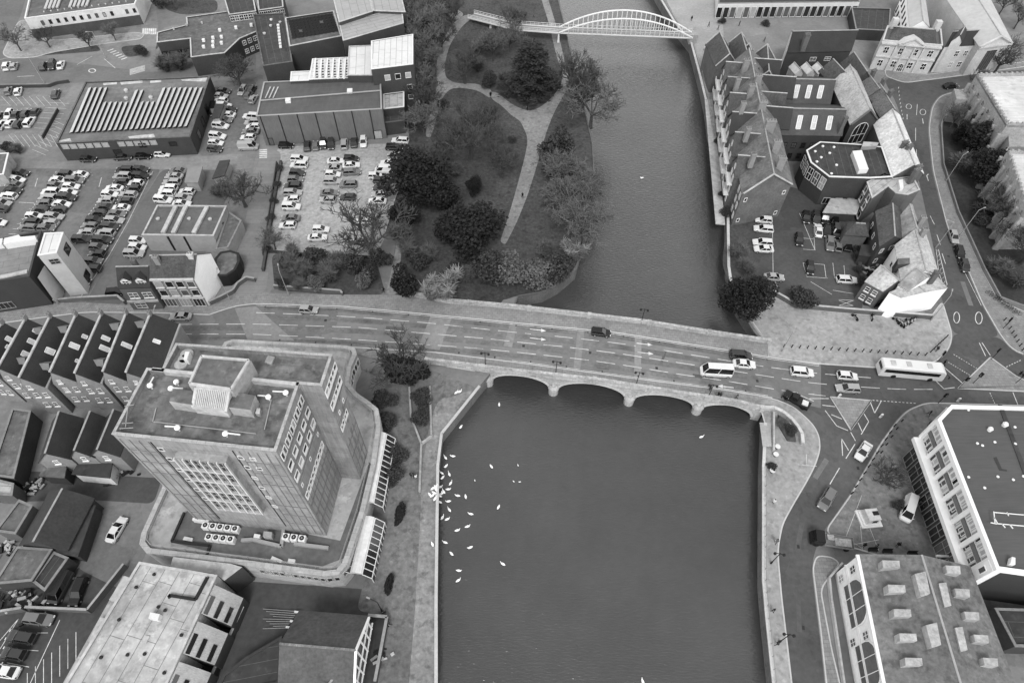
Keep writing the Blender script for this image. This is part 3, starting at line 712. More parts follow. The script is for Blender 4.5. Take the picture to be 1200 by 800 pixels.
# sloping louvred intake
q=[G(230,454,ZT+2.4),G(269,457,ZT+2.4),G(265,482,ZT+.6),G(226,477,ZT+.6)]
mb=MB().poly(q[::-1] if (q[1]-q[0]).cross(q[2]-q[0]).z<0 else q)
for i in range(4): mb.bar(q[i],q[(i+1)%4],.35,.3)
for i in range(4): a,b=q[i],q[(i+1)%4]; mb.poly([up_(a,zr),up_(b,zr),b,a])
lv=mb.build('louvred_intake',LCONC,tower)
mb=MB()
for i in range(1,18):
    f=i/18; a=q[0]+(q[1]-q[0])*f; b=q[3]+(q[2]-q[3])*f; n=Vector((0,0,.12)); mb.bar(a+(b-a)*.06+n,a+(b-a)*.94+n,.07,.16)
mb.build('louvre_blades',M('louvre_grey',.42,.6),lv)
for (x,y,ax,ay) in ((174.5,450,5,-9),(199,453.5,15,1),(206.5,499.5,-14,-1),(263,506.5,18,2),(313.5,463.5,-12,-1),(334,458.5,-15,-1),(205.5,446,0,4)):
    p=G(x,y,ZT+.2); d=(G(x+ax,y+ay,ZT+.2)-p); d.z=0
    o=MB().lathe((p.x,p.y,zr),((.1,0),(.1,.45),(.3,.55),(.4,.8),(.32,1.0),(.1,1.1)),10).build('domed_cowl',M('bright_white',.72,.5,.5,.08,2,.05),tower,smooth=True)
    MB().bar(up_(p,ZT+.1),up_(p+d,ZT+.05),.16,.12).build('cowl_arm',METALW,o)
mb=MB()
for s in ([(146,476),(157,474)],[(150,476),(147,500)],[(143,496),(156,495)],[(140,502),(156,501)]): mb.bar(G(*s[0],ZT+.2),G(*s[1],ZT+.2),.08)
mb.build('aerial_frame',METAL,tower)
for s in ([(318,393+75),(310,503)],[(183,478),(179,494)],[(180,494),(300,508)]): MB().bar(G(*s[0],zr+.15),G(*s[1],zr+.15),.12,.1).build('roof_pipe',METAL,tower)
slabbox('roof_hatch',tower,[(299,484),(304,485),(305,478),(301,478)],zr,ZT-.2,METAL,LCONC)
for (x,y) in ((215,419),(218,413),(211,425)): 
    p=G(x,y,zr+.5); MB().lathe((p.x,p.y,zr),((.9,0),(.9,.25),(.7,.3)),12).build('dish_aerial',LCONC,tower)
slabbox('plant_box',tower,[(215,421),(219,421),(222,412),(217,412)],zr,ZT+.3,METALW,WHITE)
slabbox('roof_hatch',tower,[(310,424),(318,427),(322,418),(314,416)],zr,zr+.3,CONC,CONC)
# podium
PO=[(192,571),(167,626),(165,638),(173,648),(215,653),(300,664),(380,675),(397,673),(407,661),(427,600),(440,545),(446,500),(443,480),(432,471),(419,462),(409,450),(411,432),(418,416),(416,409),(405,406),(274,399),(264,402),(258,412),(190,480)]
Pp=ccw([up_(G(x,y,ZP),0) for x,y in PO]); 
pw=MB().prism(Pp,0,ZP-.02,top=False); pw.build('podium_wall',LCONC,tower)
mb=MB(); mb.poly([up_(p,ZP-.45) for p in inset(Pp,.3)]); mb.build('podium_roof',M('podium_membrane',.32,.85,.1,.35,.7,.25,patch=.3,stain=.25),tower)
mc=MB(); O=inset(Pp,-.08); I=inset(Pp,.75); n=len(Pp)
for i in range(n):
    j=(i+1)%n
    mc.poly([up_(O[i],ZP+.35),up_(O[j],ZP+.35),up_(I[j],ZP+.35),up_(I[i],ZP+.35)]); mc.poly([up_(O[i],ZP-.6),up_(O[j],ZP-.6),up_(O[j],ZP+.35),up_(O[i],ZP+.35)]); mc.poly([up_(I[j],ZP-.5),up_(I[i],ZP-.5),up_(I[i],ZP+.35),up_(I[j],ZP+.35)])
mc.build('podium_parapet',M('podium_stone',.34,.9,.3,.25,2,.2,joint=(1.4,1.2)),tower)
rr=MB(); RI=inset(Pp,1.1)
for i in range(n):
    a,b=RI[i],RI[(i+1)%n]
    for z in(.55,1.0): rr.bar(up_(a,ZP+z),up_(b,ZP+z),.06)
    k=max(1,int((b-a).length/1.5))
    for t in range(k): q=a+(b-a)*t/k; rr.bar(up_(q,ZP-.4),up_(q,ZP+1),.06)
rr.build('podium_railing',METAL,tower)
# dark plant deck, ducts and window band on the podium
dk=MB(); P4=ccw([up_(G(x,y,ZP),0) for x,y in [(270,607),(398,632),(432,540),(440,548),(424,610),(404,652),(372,664),(245,645),(200,634),(218,597)]]); dk.poly([up_(p,ZP-.41) for p in P4]); dk.build('podium_deck',M('deck_felt',.12,.9,.2,.4,1,.3),tower)
mb=MB()
for s in ([(216,600),(201,634)],[(201,634),(246,639)],[(246,639),(243,648)],[(243,648),(231,680)]): mb.bar(G(*s[0],ZP),G(*s[1],ZP),.35,.3)
mb.build('roof_duct',DARK,tower)
for a,b in (((296,632),(330,640)),((333,618),(330,640)),((283,633),(296,632)),((345,637),(385,642))): MB().bar(G(*a,ZP),G(*b,ZP),.5,.6).build('duct_casing',METAL,tower)
slabbox('duct_casing',tower,[(226,606),(245,609),(243,612),(225,609)],ZP-.4,ZP+.6,METALW,WHITE)
slabbox('duct_casing',tower,[(216,628),(226,630),(225,634),(214,632)],ZP-.4,ZP,LCONC)
slabbox('plant_box',tower,[(308,628),(318,629),(319,623),(309,622)],ZP-.4,ZP+1,CONC); slabbox('duct_casing',tower,[(297,629),(304,630),(305,626),(298,625)],ZP-.4,ZP+.5,WHITE)
for p in ([(317,655),(329,659),(331,656),(319,651)],[(337,659),(345,660),(346,655),(338,654)]): slabbox('rooflight_dome',tower,p,ZP-.4,ZP,WHITE)
def bandwin(i0,i1,z,w,h,gap):
    for i in range(i0,i1):
        a,b=Pp[i],Pp[(i+1)%n]; L=(b-a).length; k=max(1,int(L/gap))
        facade(tower,a,b,cen(Pp),k,[z],w,h,'plain',LCONC)
# indices of the near (south) run found by photo position
def pidx(x,y): 
    q=up_(G(x,y,ZP),0); return min(range(n),key=lambda i:(Pp[i]-q).length)
i0,i1=pidx(300,664),pidx(407,661)
if i0<i1: bandwin(i0,i1,3.0,.75,1.5,1.05)
else: bandwin(i1,i0,3.0,.75,1.5,1.05)
j0,j1=pidx(419,462),pidx(418,416); facade(tower,Pp[pidx(409,450)],Pp[pidx(411,432)],cen(Pp),3,[2.6],1.2,1.8); facade(tower,Pp[pidx(411,432)],Pp[pidx(418,416)],cen(Pp),3,[2.6],1.2,1.8)
# glazed veranda along the river side
v0,v1=(464,503),(441,600); v2,v3=(438,604),(418,681)
def veranda(p,q,zt=3.7):
    a,b=G(*p,zt),G(*q,zt); d=(b-a).normalized(); nn=Vector((d.y,-d.x,0)); nn=nn if nn.x>0 else -nn
    o=MB()
    for k in range(6):   # rounded glass crown
        t0,t1=PI*k/6,PI*(k+1)/6
        f=lambda t:nn*(-math.cos(t)*1.0)+Vector((0,0,math.sin(t)*.7))
        o.poly([a+f(t0),b+f(t0),b+f(t1),a+f(t1)])
    for e in(a,b): o.poly([e+nn*(-math.cos(PI*k/6))+Vector((0,0,math.sin(PI*k/6)*.7)) for k in range(7)])
    vo=o.build('veranda_roof',M('frosted_glazing',.5,.35,.4,.2,1.5,.2,spec=.5),tower)
    fr=MB(); m_=int((b-a).length/1.0); base=nn*2.0
    for k in range(m_+1):
        p_=a+(b-a)*k/m_
        fr.bar(p_+nn*1.0,p_+nn*2.3+Vector((0,0,-1.6)),.1); fr.bar(p_+nn*2.3+Vector((0,0,-1.6)),up_(p_+nn*2.3,0),.1)
        fr.bar(p_-nn*1.0,p_-nn*2.2+Vector((0,0,.9)),.08)
    for e in(0,-1.6): fr.bar(a+nn*(1.0 if e==0 else 2.3)+Vector((0,0,e)),b+nn*(1.0 if e==0 else 2.3)+Vector((0,0,e)),.12)
    fr.build('veranda_frame',WHITE,vo)
    g=MB(); g.poly([a+nn*1.0+Vector((0,0,-.05)),a+nn*2.27+Vector((0,0,-1.65)),b+nn*2.27+Vector((0,0,-1.65)),b+nn*1.0+Vector((0,0,-.05))][::-1])
    g.poly([a+nn*2.27+Vector((0,0,-1.65)),up_(a+nn*2.27,0),up_(b+nn*2.27,0),b+nn*2.27+Vector((0,0,-1.65))][::-1]); g.build('veranda_glazing',GLASS,vo)
    s=MB(); s.poly([a-nn*1.0,b-nn*1.0,b-nn*2.4+Vector((0,0,1.1)),a-nn*2.4+Vector((0,0,1.1))]); s.build('veranda_gutter',FELTD,vo)
veranda((447,508),(431,589)); veranda((433,606),(417,672))
# air-conditioning units stand on the podium roof
ACB=MB().box((0,0,.6),(1.05,.95,1.2)).mesh('body',M('unit_casing',.62,.6,.5,.15,2,.1))
ACF=MB().lathe((0,0,1.2),((.38,0),(.38,.05)),12).lathe((0,0,1.25),((.14,0),(.14,.03)),8,1).mesh('fan_guard',[DARK,METAL])
def acu(x,y,label):
    p=G(x,y,ZP-.4); o=thing('air_conditioner',label,'air conditioner',(p.x,p.y,ZP-.41),'air conditioning units on the tower podium',math.radians(-6))
    for nm,me in(('body',ACB),('fan_guard',ACF)):
        q=bpy.data.objects.new(nm,me); COL.objects.link(q); q.parent=o
for i in range(5): acu(243.5+i*8.6,618+i*1.0,f'pale air conditioner, {ORD[i]} from the left in the five-unit row at the tower foot')
for i in range(4): acu(247.5+i*8.4,631.5+i*.9,f'pale air conditioner, {ORD[i]} from the left in the four-unit row on the podium')
for i in range(3): acu(337+i*9.4,631+i*1.1,f'pale air conditioner, {ORD[i]} from the left of the three beside the podium hatch')

# ================================================================== BUILDINGS SOUTH-WEST
civ=flat('civic_office','long low civic block with a pale stained roof and stepped glazed bays','office block',[(163,658),(254,673.5),(168,860),(40,860)],8.5,CONC,M('stained_membrane',.34,.85,.14,.5,.7,.4,patch=.25,stain=.3),par=.35,cop=LCONC)
P=FOOT[civ.name]; q=[G(x,y,8.5) for x,y in ((163,658),(254,673.5),(168,860),(40,860))]
ci=cen(q)
for t0,t1 in ((.06,.26),(.31,.52),(.57,.78),(.83,.98)):
    a=q[1]+(q[2]-q[1])*t0; b=q[1]+(q[2]-q[1])*t1; d=(b-a).normalized(); nn=Vector((-d.y,d.x,0)); nn=nn if nn.dot(q[1]-q[0])>0 else -nn
    mb=MB(); a0,b0=up_(a,8.0)+nn*.05,up_(b,8.0)+nn*.05
    for s,(o1,h1) in enumerate(((1.0,6.6),(2.0,5.0),(3.0,3.2))):
        o0,h0=((0.05,8.0),(1.0,6.6),(2.0,5.0))[s]
        mb.poly([up_(a,h0)+nn*o0,up_(b,h0)+nn*o0,up_(b,h1)+nn*o1,up_(a,h1)+nn*o1],0)
    mb.poly([up_(a,3.2)+nn*3,up_(b,3.2)+nn*3,up_(b,0)+nn*3,up_(a,0)+nn*3],1)
    for e in(a,b): mb.poly([up_(e,0),up_(e,0)+nn*3,up_(e,3.2)+nn*3,up_(e,5)+nn*2,up_(e,6.6)+nn*1,up_(e,8)+nn*.05],1)
    bay=mb.build('stepped_bay',[M('ribbed_bay_roof',.32,.6,.4,.3,2.2,.35,streak=(1,4,1)),BRICKD],civ)
    for k,(o1,h1) in enumerate(((.55,7.3),(1.55,5.9),(2.55,4.2))):
        mg=MB(); f=lambda e,s_,o_,h_: up_(e,h_)+nn*o_
        a2=a+(b-a)*(.35+.05*k); b2=a+(b-a)*(.97)
        mg.poly([f(a2,0,o1-.3,h1+.5),f(b2,0,o1-.3,h1+.5),f(b2,0,o1+.1,h1-.1),f(a2,0,o1+.1,h1-.1)]); mg.build('bay_glazing',GLASS,bay)
mb=MB()
for s in ([(243,676),(229,702)],[(229,702),(198,697)],[(198,697),(199,700)]): mb.bar(G(*s[0],8.5),G(*s[1],8.5),.4,.35)
mb.build('roof_duct',DARK,civ)
slabbox('roof_hatch',civ,[(174,724),(185,726),(187,719),(176,717)],8.1,9.2,METALW,WHITE); slabbox('roof_hatch',civ,[(165,751),(171,753),(175,745),(170,744)],8.1,8.4,LCONC)
for x,y in ((181,673),(160,688),(186,711),(140,726),(213,744),(170,766),(150,767),(119,770),(193,788),(194,715)): vent(civ,x,y,8.16,.22,.35,DARK)
# pale ledges along its west edge
for a,b,w in (((150,676),(132,704),1.0),((122,724),(108,752),1.0),((97,770),(78,805),1.0)): MB().bar(G(*a,6),G(*b,6),w,.5).build('ledge',LCONC,civ)
MB().bar(G(150,676,5.4),G(60,838,5.4),1.5,.4).build('lower_roof',CONC,civ)
slabbox('link_roof',civ,[(203,652),(270,660),(284,664),(263,680),(252,672),(199,664)],0,6.3,BRICKD,LCONC)
gb=gable('brick_hall','dark roofed brick hall with a ragged white half-timbered gable by the riverside walk','hall',[(352,717),(430,723),(412,820),(328,812)],6.0,10.5,BRICK,M('dark_worn_tile',.085,.85,.3,.4,2,.4),ridge=TILE)
a,b,c,d=FOOT[gb.name]
mb=MB(); r2=(b+c)/2; d_=(b-a).normalized()*.32
for p,q in ((up_(b,6),up_(r2,10.5)),(up_(r2,10.5),up_(c,6))):
    mb.bar(p+d_,q+d_,.3,.35)
for k in range(7):
    f=(k+.5)/7; p=b+(c-b)*f; zt=6+4.5*(1-abs(2*f-1)); mb.bar(up_(p,2.5)+d_,up_(p,zt-.2)+d_,.18)
for z in (3,6): mb.bar(up_(b,z)+d_,up_(c,z)+d_,.2)
mb.build('bargeboard',M('bright_white',.85),gb)
gg=gable('cross_wing','x','x',[(370,800),(395,765),(400,830),(375,860)],4.8,7.6,BRICK,M('dark_worn_tile',.06),par=gb)
# low yard buildings below it
for i,(px,h,lab) in enumerate((([(287,770),(330,745),(327,800),(250,815),(262,790)],3.2,'low flat dark roofed annex left of the brick hall'),)):
    flat('yard_annex',lab,'outbuilding',px,h,BRICKD,FELTD,par=.25,cop=BRICKD)
mb=thing('garden_wall','dark brick boundary wall between the riverside walk and the brick hall yard','wall',tuple(G(452,745)))
w_=MB()
for s in ([(455,725),(441,800)],[(433,723),(455,725)]): w_.bar(up_(G(*s[0]),.7),up_(G(*s[1]),.7),.35,1.4)
w_.build('wall',BRICKD,mb); w_=MB()
for s in ([(455,725),(441,800)],[(433,723),(455,725)]): w_.bar(up_(G(*s[0]),1.45),up_(G(*s[1]),1.45),.45,.12)
w_.build('coping',CONC,mb)
mb=thing('garden_wall','long dark yard wall below the glazed bays of the civic block','wall',tuple(G(270,760)))
w_=MB().bar(up_(G(289,714),.9),up_(G(243,815),.9),.3,1.8); w_.build('wall',BRICKD,mb); MB().bar(up_(G(289,714),1.84),up_(G(243,815),1.84),.4,.1).build('coping',LCONC,mb)
mb=thing('garden_wall','straight low wall dividing the riverside walk below the shrub bed','wall',tuple(G(494,560)))
w_=MB()
for s in ([(494,521),(492,577)],[(494,521),(506,512)],[(506,512),(504,454)],[(480,453),(482,490)],[(482,490),(494,521)]): w_.bar(up_(G(*s[0]),.35),up_(G(*s[1]),.35),.35,.7)
w_.build('wall',CONC,mb)

# ---------------------------------------------------------------- terraces, far left
RF=[((4,378),(-32,428)),((31,373),(-2,432)),((60,370),(23,443)),((90,368),(59,436.5)),((120,367),(88,438)),((149,366),(121,436)),((177,367.5),(148,437))]
zr_,ze_=12.0,8.6
tl=['leftmost of the terrace, cut by the photo edge','second from the left in the terrace row','third from the left in the terrace row','fourth from the left in the terrace row','fifth from the left in the terrace row','sixth from the left in the terrace row','right-hand end of the terrace beside the tower']
RW=[(up_(G(*a,zr_),0),up_(G(*b,zr_),0)) for a,b in RF]
for i in range(7):
    R,F=RW[i]; ax=(F-R).normalized(); nn=Vector((-ax.y,ax.x,0)); nn=nn if nn.x>0 else -nn
    j=min(i+1,6); k=max(i-1,0)
    wr=((RW[j][0]-R).dot(nn) if j!=i else 4.6)/2*.98; wl=((R-RW[k][0]).dot(nn) if k!=i else 4.6)/2*.98
    wr=wl=max(1.9,min(wr,wl,2.6)); wr*=1.35; wl*=.6
    if i==6: wr=4.2
    # asymmetrical: long slope to the east
    a=R-nn*wl; b=F-nn*wl; c=F+nn*wr; d=R+nn*wr
    o=thing('terrace_house','slate roofed brick house with gable windows, '+tl[i],'house',tuple((a+c)/2),'terrace of slate roofed houses')
    P=ccw([a,b,c,d]); mb=MB().prism(P,0,ze_,top=False)
    for E_,rp in(((d,a),R),((c,b),F)):
        T=[up_(E_[0],ze_),up_(E_[1],ze_),up_(rp,zr_)]
        mb.poly(T if (T[1]-T[0]).cross(T[2]-T[0]).dot(rp-(R+F)/2)>0 else T[::-1])
    mb.build('wall',BRICKL if i%2 else M('soft_brick',.19,.95,.3,.3,3,.25),o)
    rm=MB()
    for p,q in((a,b),(d,c)):
        Q=[up_(p,ze_),up_(q,ze_),up_(F,zr_),up_(R,zr_)]
        if (Q[1]-Q[0]).cross(Q[2]-Q[0]).z<0: Q.reverse()
        T=[v+Vector((0,0,.15)) for v in Q]; rm.poly(T)
        for t in range(4): rm.poly([Q[t],Q[(t+1)%4],T[(t+1)%4],T[t]])
    rm.build('roof',SLATE,o); MB().bar(up_(R,zr_+.25),up_(F,zr_+.25),.35,.25).build('ridge_tiles',LCONC,o)
    MB().bar(up_(d,ze_+.2),up_(c,ze_+.2),.35,.3).build('gutter',METAL,o)
    facade(o,b,c,(a+c)/2,[.3,.7],[6.0,2.8],.8,1.2,'sash',GR_); facade(o,b,c,(a+c)/2,[.33],[8.7],.7,.9,'sash',GR_)
    u,v=slopevec(R,F,nn,ze_,zr_,wr)
    def onslope(f,g): return up_(R+(F-R)*f+nn*wr*g,zr_-(zr_-ze_)*g+.15)
    for (f,g,w,l) in [((.25,.55,.8,1.1),(.4,.7,.7,.8)),((.35,.6,.9,1.2),(.6,.65,1.0,1.4),(.15,.55,.6,.9)),((.5,.55,1.1,1.5),),((.3,.6,.7,.9),(.5,.4,1.0,1.6),(.7,.7,.6,.6)),((.35,.5,.8,1.4),(.5,.6,.9,1.6)),((.5,.45,.8,1.8),),((.4,.5,.7,1.2),)][i]:
        p=onslope(f,g); n_=u.cross(v); n_=n_ if n_.z>0 else -n_; p=p+n_*.06
        Q=[p-u*w/2-v*l/2,p+u*w/2-v*l/2,p+u*w/2+v*l/2,p-u*w/2+v*l/2]; mb=MB()
        for t in range(4): mb.bar(Q[t],Q[(t+1)%4],.12,.12)
        s_=mb.build('rooflight',FRAME,o); MB().poly(Q if (Q[1]-Q[0]).cross(Q[2]-Q[0]).z>0 else Q[::-1]).build('pane',M('bright_glass',.55,.2,.4,.2,1,.1),s_)
    if i in (1,2,4,5):
        for f in ((.12,.72) if i!=5 else (.1,)):
            p=onslope(f,.92); dormer(o,p-Vector((0,0,.2)),nn,1.5,1.3,2.4,M('lead_dormer',.16,.7,.4,.2,2,.2),M('lead_dormer',.16))
    chimney_p=R+(F-R)*.02
    mb=MB().box(up_(chimney_p,zr_+.5),(.5,.9,1.1),math.atan2(ax.y,ax.x)-PI/2); ch=mb.build('chimney',BRICKL,o); mp_=MB()
    for t in(-.3,.3): mp_.lathe(tuple(up_(chimney_p,zr_+1.05)+Vector((0,t,0))),((.13,0),(.1,.4)),6)
    mp_.build('chimney_pot',TILE,ch)
# dark east flank wall of the terrace
# ---------------------------------------------------------------- back buildings, bottom left
def simplegable(label,rg,zr,ze,wl,wr,wall,roof,cat='house',name='back_house',group=None,win=True):
    R,F=[up_(G(*p,zr),0) for p in rg]; ax=(F-R).normalized(); nn=Vector((-ax.y,ax.x,0)); nn=nn if nn.x>0 else -nn
    w=(wl+wr)/2; R2,F2=R+nn*(wr-wl)/2,F+nn*(wr-wl)/2
    o=gable(name,label,cat,None,ze,zr,wall,roof,raw=[R2-nn*w,F2-nn*w,F2+nn*w,R2+nn*w],ov=.2,group=group)
    if win: a,b,c,d=FOOT[o.name]; facade(o,b,c,(a+c)/2,[.5],[ze-1.2],.8,1.1,'sash')
    return o
simplegable('narrow dark slate house behind the terrace with two rooflights by its yard',((63,484),(47,531)),8.5,5.8,1.6,3.4,BRICKL,SLATE)
o=simplegable('narrow slate back house between the alley yards, left of the paired roofs',((107,483),(89,527)),8.5,6,2.1,1.7,BRICKL,SLATE)
simplegable('broad slate back house nearest the foot of the tower',((125,481),(106,526)),8.5,6,1.2,3.6,BRICKL,SLATE)
flat('flat_outbuilding','long flat grey roofed outbuilding behind the left end of the terrace','outbuilding',[(14,478),(36,481),(16,560),(-12,556)],4,BRICKD,FELT,par=.25)
flat('lean_to','low dark roofed rear extension with pale eaves beside the alley','outbuilding',[(86,554),(98,534),(131,537),(127,558)],3.4,M('white_render',.6,.85,.3,.2,2,.2),FELTD,par=0)
flat('lean_to','low grey felt roofed rear extension behind the narrow slate houses','outbuilding',[(48,556),(55,538),(78,536),(74,558)],3.4,BRICKD,FELT,par=0)
o=simplegable('large dark tiled shed with a pale left slope by the alley',((75,574),(42,634)),6.5,3.8,4.2,3.6,BRICKD,M('dark_shed_tile',.045,.8,.3,.4,2.5,.35),cat='shed',name='workshop',win=False)
flat('lean_to','long grey lean-to along the east side of the dark tiled shed','outbuilding',[(97,585),(110,593),(90,650),(66,646)],3.2,BRICKD,FELTD,par=0)
flat('low_shed','grey sheet roofed shed with a white gutter below the tiled shed','shed',[(20,640),(61,643),(37,680),(-8,684)],4.0,BRICKD,FELT,par=.2)
flat('low_shed','dark flat roofed store beside the parked dark cars of the yard','shed',[(63,646),(80,653),(52,692),(38,681)],3.4,BRICKD,FELTD,par=.2)
flat('low_shed','small roof with a framed rooflight at the left photo edge','shed',[(22,585),(38,592),(18,625),(-6,622)],4.5,BRICK,FELT,par=.3)
flat('low_shed','small pitched store with cluttered pale roof at the left photo edge below the alley','shed',[(-8,560),(16,566),(14,580),(-14,578)],4,BRICK,FELTL,par=.2)
mb=thing('yard_wall','pale-topped wall of the back yard above the marked parking bays','wall',tuple(G(60,715)))
w_=MB()
for s in ([(0,720),(32,715)],[(36,714),(108,717)],[(108,717),(150,664)]): w_.bar(up_(G(*s[0]),.8),up_(G(*s[1]),.8),.3,1.6)
w_.build('wall',BRICK,mb)
w_=MB()
for s in ([(0,720),(32,715)],[(36,714),(108,717)],[(108,717),(150,664)]): w_.bar(up_(G(*s[0]),1.64),up_(G(*s[1]),1.64),.36,.1)
w_.build('coping',CONC,mb)

# scrap and yard clutter, each heap one thing
def heap(label,x,y,n,r,seed,tall=.8):
    R=random.Random(seed); p=G(x,y); o=thing('scrap_heap',label,'scrap heap',tuple(p)); 
    for m_,k in((DARK,.45),(LCONC,.3),(METAL,.25)):
        mb=MB()
        for i in range(int(n*k)): mb.box((p.x+R.gauss(0,r),p.y+R.gauss(0,r*.6),R.uniform(.05,tall)),(R.uniform(.2,1.3),R.uniform(.15,.6),R.uniform(.1,.5)),R.uniform(0,3))
        mb.build('debris',m_,o)
heap('heap of mixed pale and dark scrap above the yard wall at the left',18,700,60,3.0,1,1.2)
heap('scatter of pale yard clutter between the alley and the tower foot',140,552,26,1.6,2)
heap('clutter at the foot of the small roof left of the tiled shed',10,642,30,1.8,3)
heap('pile of dark and pale oddments behind the broad slate back house',146,520,24,1.3,4)
heap('clutter along the alley below the narrow slate houses',40,570,26,1.6,5)
heap('stacked oddments in the small pub yard',1019,318,30,1.2,6)
heap('oddments against the lean-to of the tiled shed',80,640,12,.7,7)
heap('bits of planking by the dark garden wall of the brick hall',446,770,12,.8,8,.4)
# ================================================================== BUILDINGS NORTH-WEST
GLAZ=M('clerestory_glass',.3,.3,.4,.3,1,.2,spec=.5)
sol=flat('solar_roof_store','flat roofed store covered in slanting solar panel rows above the car park','store',[(65.5,167.5),(222.5,160),(246,89),(100,96)],5.5,BRICKD,M('store_roof',.15,.9,.15,.4,1,.3,patch=.2),par=.3,cop=FELT)
P=[up_(G(x,y,5.5),0) for x,y in ((65.5,167.5),(222.5,160),(246,89),(100,96))]
SOLM=M('solar_glass',.3,.3,.5,.15,2,.1,spec=.5); SUP=M('panel_back',.02)
rows=[]
for i in range(22):
    x0=84+i*6.35; x1=x0+ (27 if 0 else 0)
    top=104
    if 4<=i<=8: top=121
    elif i in(11,12,13): top=120.5
    elif i in (9,10): top=107
    y0=156.5-i*.33; f=(y0-top)/60; xx=x0+(y0-top)*.42
    rows.append(((x0,y0),(xx,top)))
for a,b in rows:
    A=G(*a,5.4);B=G(*b,5.4); d=(B-A).normalized(); nn=Vector((d.y,-d.x,0)); nn=nn if nn.x>0 else -nn
    mb=MB(); w=.95
    mb.poly([A-nn*w/2+Vector((0,0,.2)),A+nn*w/2+Vector((0,0,.5)),B+nn*w/2+Vector((0,0,.5)),B-nn*w/2+Vector((0,0,.2))][::1])
    mb.poly([A+nn*w/2,A+nn*w/2+Vector((0,0,.5)),B+nn*w/2+Vector((0,0,.5)),B+nn*w/2],1)
    mb.poly([A-nn*w/2+Vector((0,0,0)),A+nn*w/2,A+nn*w/2+Vector((0,0,.5)),A-nn*w/2+Vector((0,0,.2))],1)
    if (mb.v[1]-mb.v[0]).cross(mb.v[2]-mb.v[0]).z<0: mb.f[0].reverse()
    o=mb.build('solar_panel_row',[SOLM,SUP],sol)
for x,y in ((148.5,107.5),(148.5,116.5),(177.5,115.5)): vent(sol,x,y,5.2,.5,.8,LCONC)
for pts in ([(121,97.5),(137,96.5),(137,99),(121,100)],[(141,96.5),(167,94.5),(167,97.5),(142,99.5)],[(176,95),(189,94),(189,96.5),(176,97.5)],[(212,93.5),(243,91),(241,96),(214,95)],[(67,165.5),(82,162),(84,166),(68,167.5)],[(150,160),(180,157),(182,161),(152,163)]): MB().poly([up_(G(*p,5.2),5.215) for p in pts][::1]).build('roof_stain',M('pale_stain',.38,.9,.5,.4,1.5,.4),sol)
facade(sol,P[0],P[1],cen(P),[.05,.11,.17,.23,.29,.35,.47,.53,.59,.65,.71],[3.6],1.6,1.3,'plain',METAL,GLAZ); facade(sol,P[0],P[1],cen(P),[.41],[.1],2,2.6,'plain',DARK); facade(sol,P[0],P[1],cen(P),[.62,.85],[3],1.8,1.2,'plain',DARK)
facade(sol,P[1],P[2],cen(P),[.2,.4,.6],[1],2,2.5,'plain',DARK)

hall=flat('theatre_hall','large plain hall with ribbed walls and a dark low-pitched roof by the gravel car park','hall',[(300,136),(447.5,127.5),(446,90),(309,96)],9,M('ribbed_cladding',.13,.85,.3,.25,2,.2,streak=(3,3,.3)),M('hall_roof',.095,.8,.15,.25,1,.2,streak=(1,.3,1)),par=.25,cop=METAL)
P=[up_(G(x,y,9),0) for x,y in ((300,136),(447.5,127.5),(446,90),(309,96))]
for i in range(7):
    f=.03+i*.145; p=P[0]+(P[1]-P[0])*f; d=(P[1]-P[0]).normalized(); nn=Vector((d.y,-d.x,0)); MB().bar(up_(p+nn*.06,.2),up_(p+nn*.06,8.9),.22,.12).build('downpipe',DARK,hall)
MB().bar(G(304,118,9.1),G(447,106,9.1),.35,.2).build('ridge',METAL,hall)
for x,y in ((337,116),(409.5,105)): slabbox('roof_vent',hall,[(x-3,y+2),(x+3,y+1.6),(x+3.4,y-1.6),(x-2.6,y-1.2)],8.7,9.6,METALW,WHITE)
for i in range(3): MB().bar(G(311+i*4.5,115,8.95),G(317+i*4.5,102,8.95),.3,.1).build('roof_strip',LCONC,hall)
facade(hall,P[0],P[1],cen(P),[.93],[.05],2.2,2.6,'plain',DARK); facade(hall,P[0],P[1],cen(P),[.05],[.05],1.2,2.2,'plain',DARK)
an=flat('brick_annex','square brick annex with a small white flat roof beside the ribbed hall','annex',[(449.5,127.5),(473.5,125),(473.5,107),(449,110)],6,BRICKD,FELTL,par=.3,cop=WHITE)
flat('brick_annex','low dark annex with cluttered flat roof in front of the white roofed annex','annex',[(449,144),(474,141),(474,127),(449,129)],4,BRICKD,FELTD,par=.4,cop=BRICK)
wb=flat('white_roof_block','tall dark brick block under a sloping bright white roof beside the park','arts block',[(435,81),(484,75),(484,40),(435,48)],13.5,BRICKD,M('white_roof',.5,.6,.2,.1,1,.08),par=.12,cop=WHITE)
P=[up_(G(x,y,13.5),0) for x,y in ((435,81),(484,75),(484,40),(435,48))]
facade(wb,P[0],P[1],cen(P),[.35,.6,.85],[9.8],1.4,1.5,'plain',WHITE); facade(wb,P[0],P[1],cen(P),[.85],[3.5,6.5],1.3,1.3,'plain',WHITE)
flat('white_roof_block','square lower block with a plain white roof left of the tallest white roof','arts block',[(407,88),(436,88),(436.5,53),(409,54)],11,BRICKD,M('white_roof'),par=.12,cop=LCONC)
rb=flat('ribbed_roof_block','white ribbed roof block with rows of small dark rooflights behind the hall','arts block',[(362,93),(408,91),(408,67),(366,69)],10,BRICKD,M('white_roof'),par=.1,cop=WHITE)
for i in range(6):
    MB().bar(G(368+i*7,92,10.05),G(370+i*7,69,10.05),.45,.35).build('roof_rib',WHITE,rb)
    mb=MB()
    for k in range(7): p=G(371.5+i*7-.1*k,90.5-k*3.2,10); mb.box((p.x,p.y,10.0),(.5,.45,.12))
    mb.build('rooflight_row',DARK,rb)
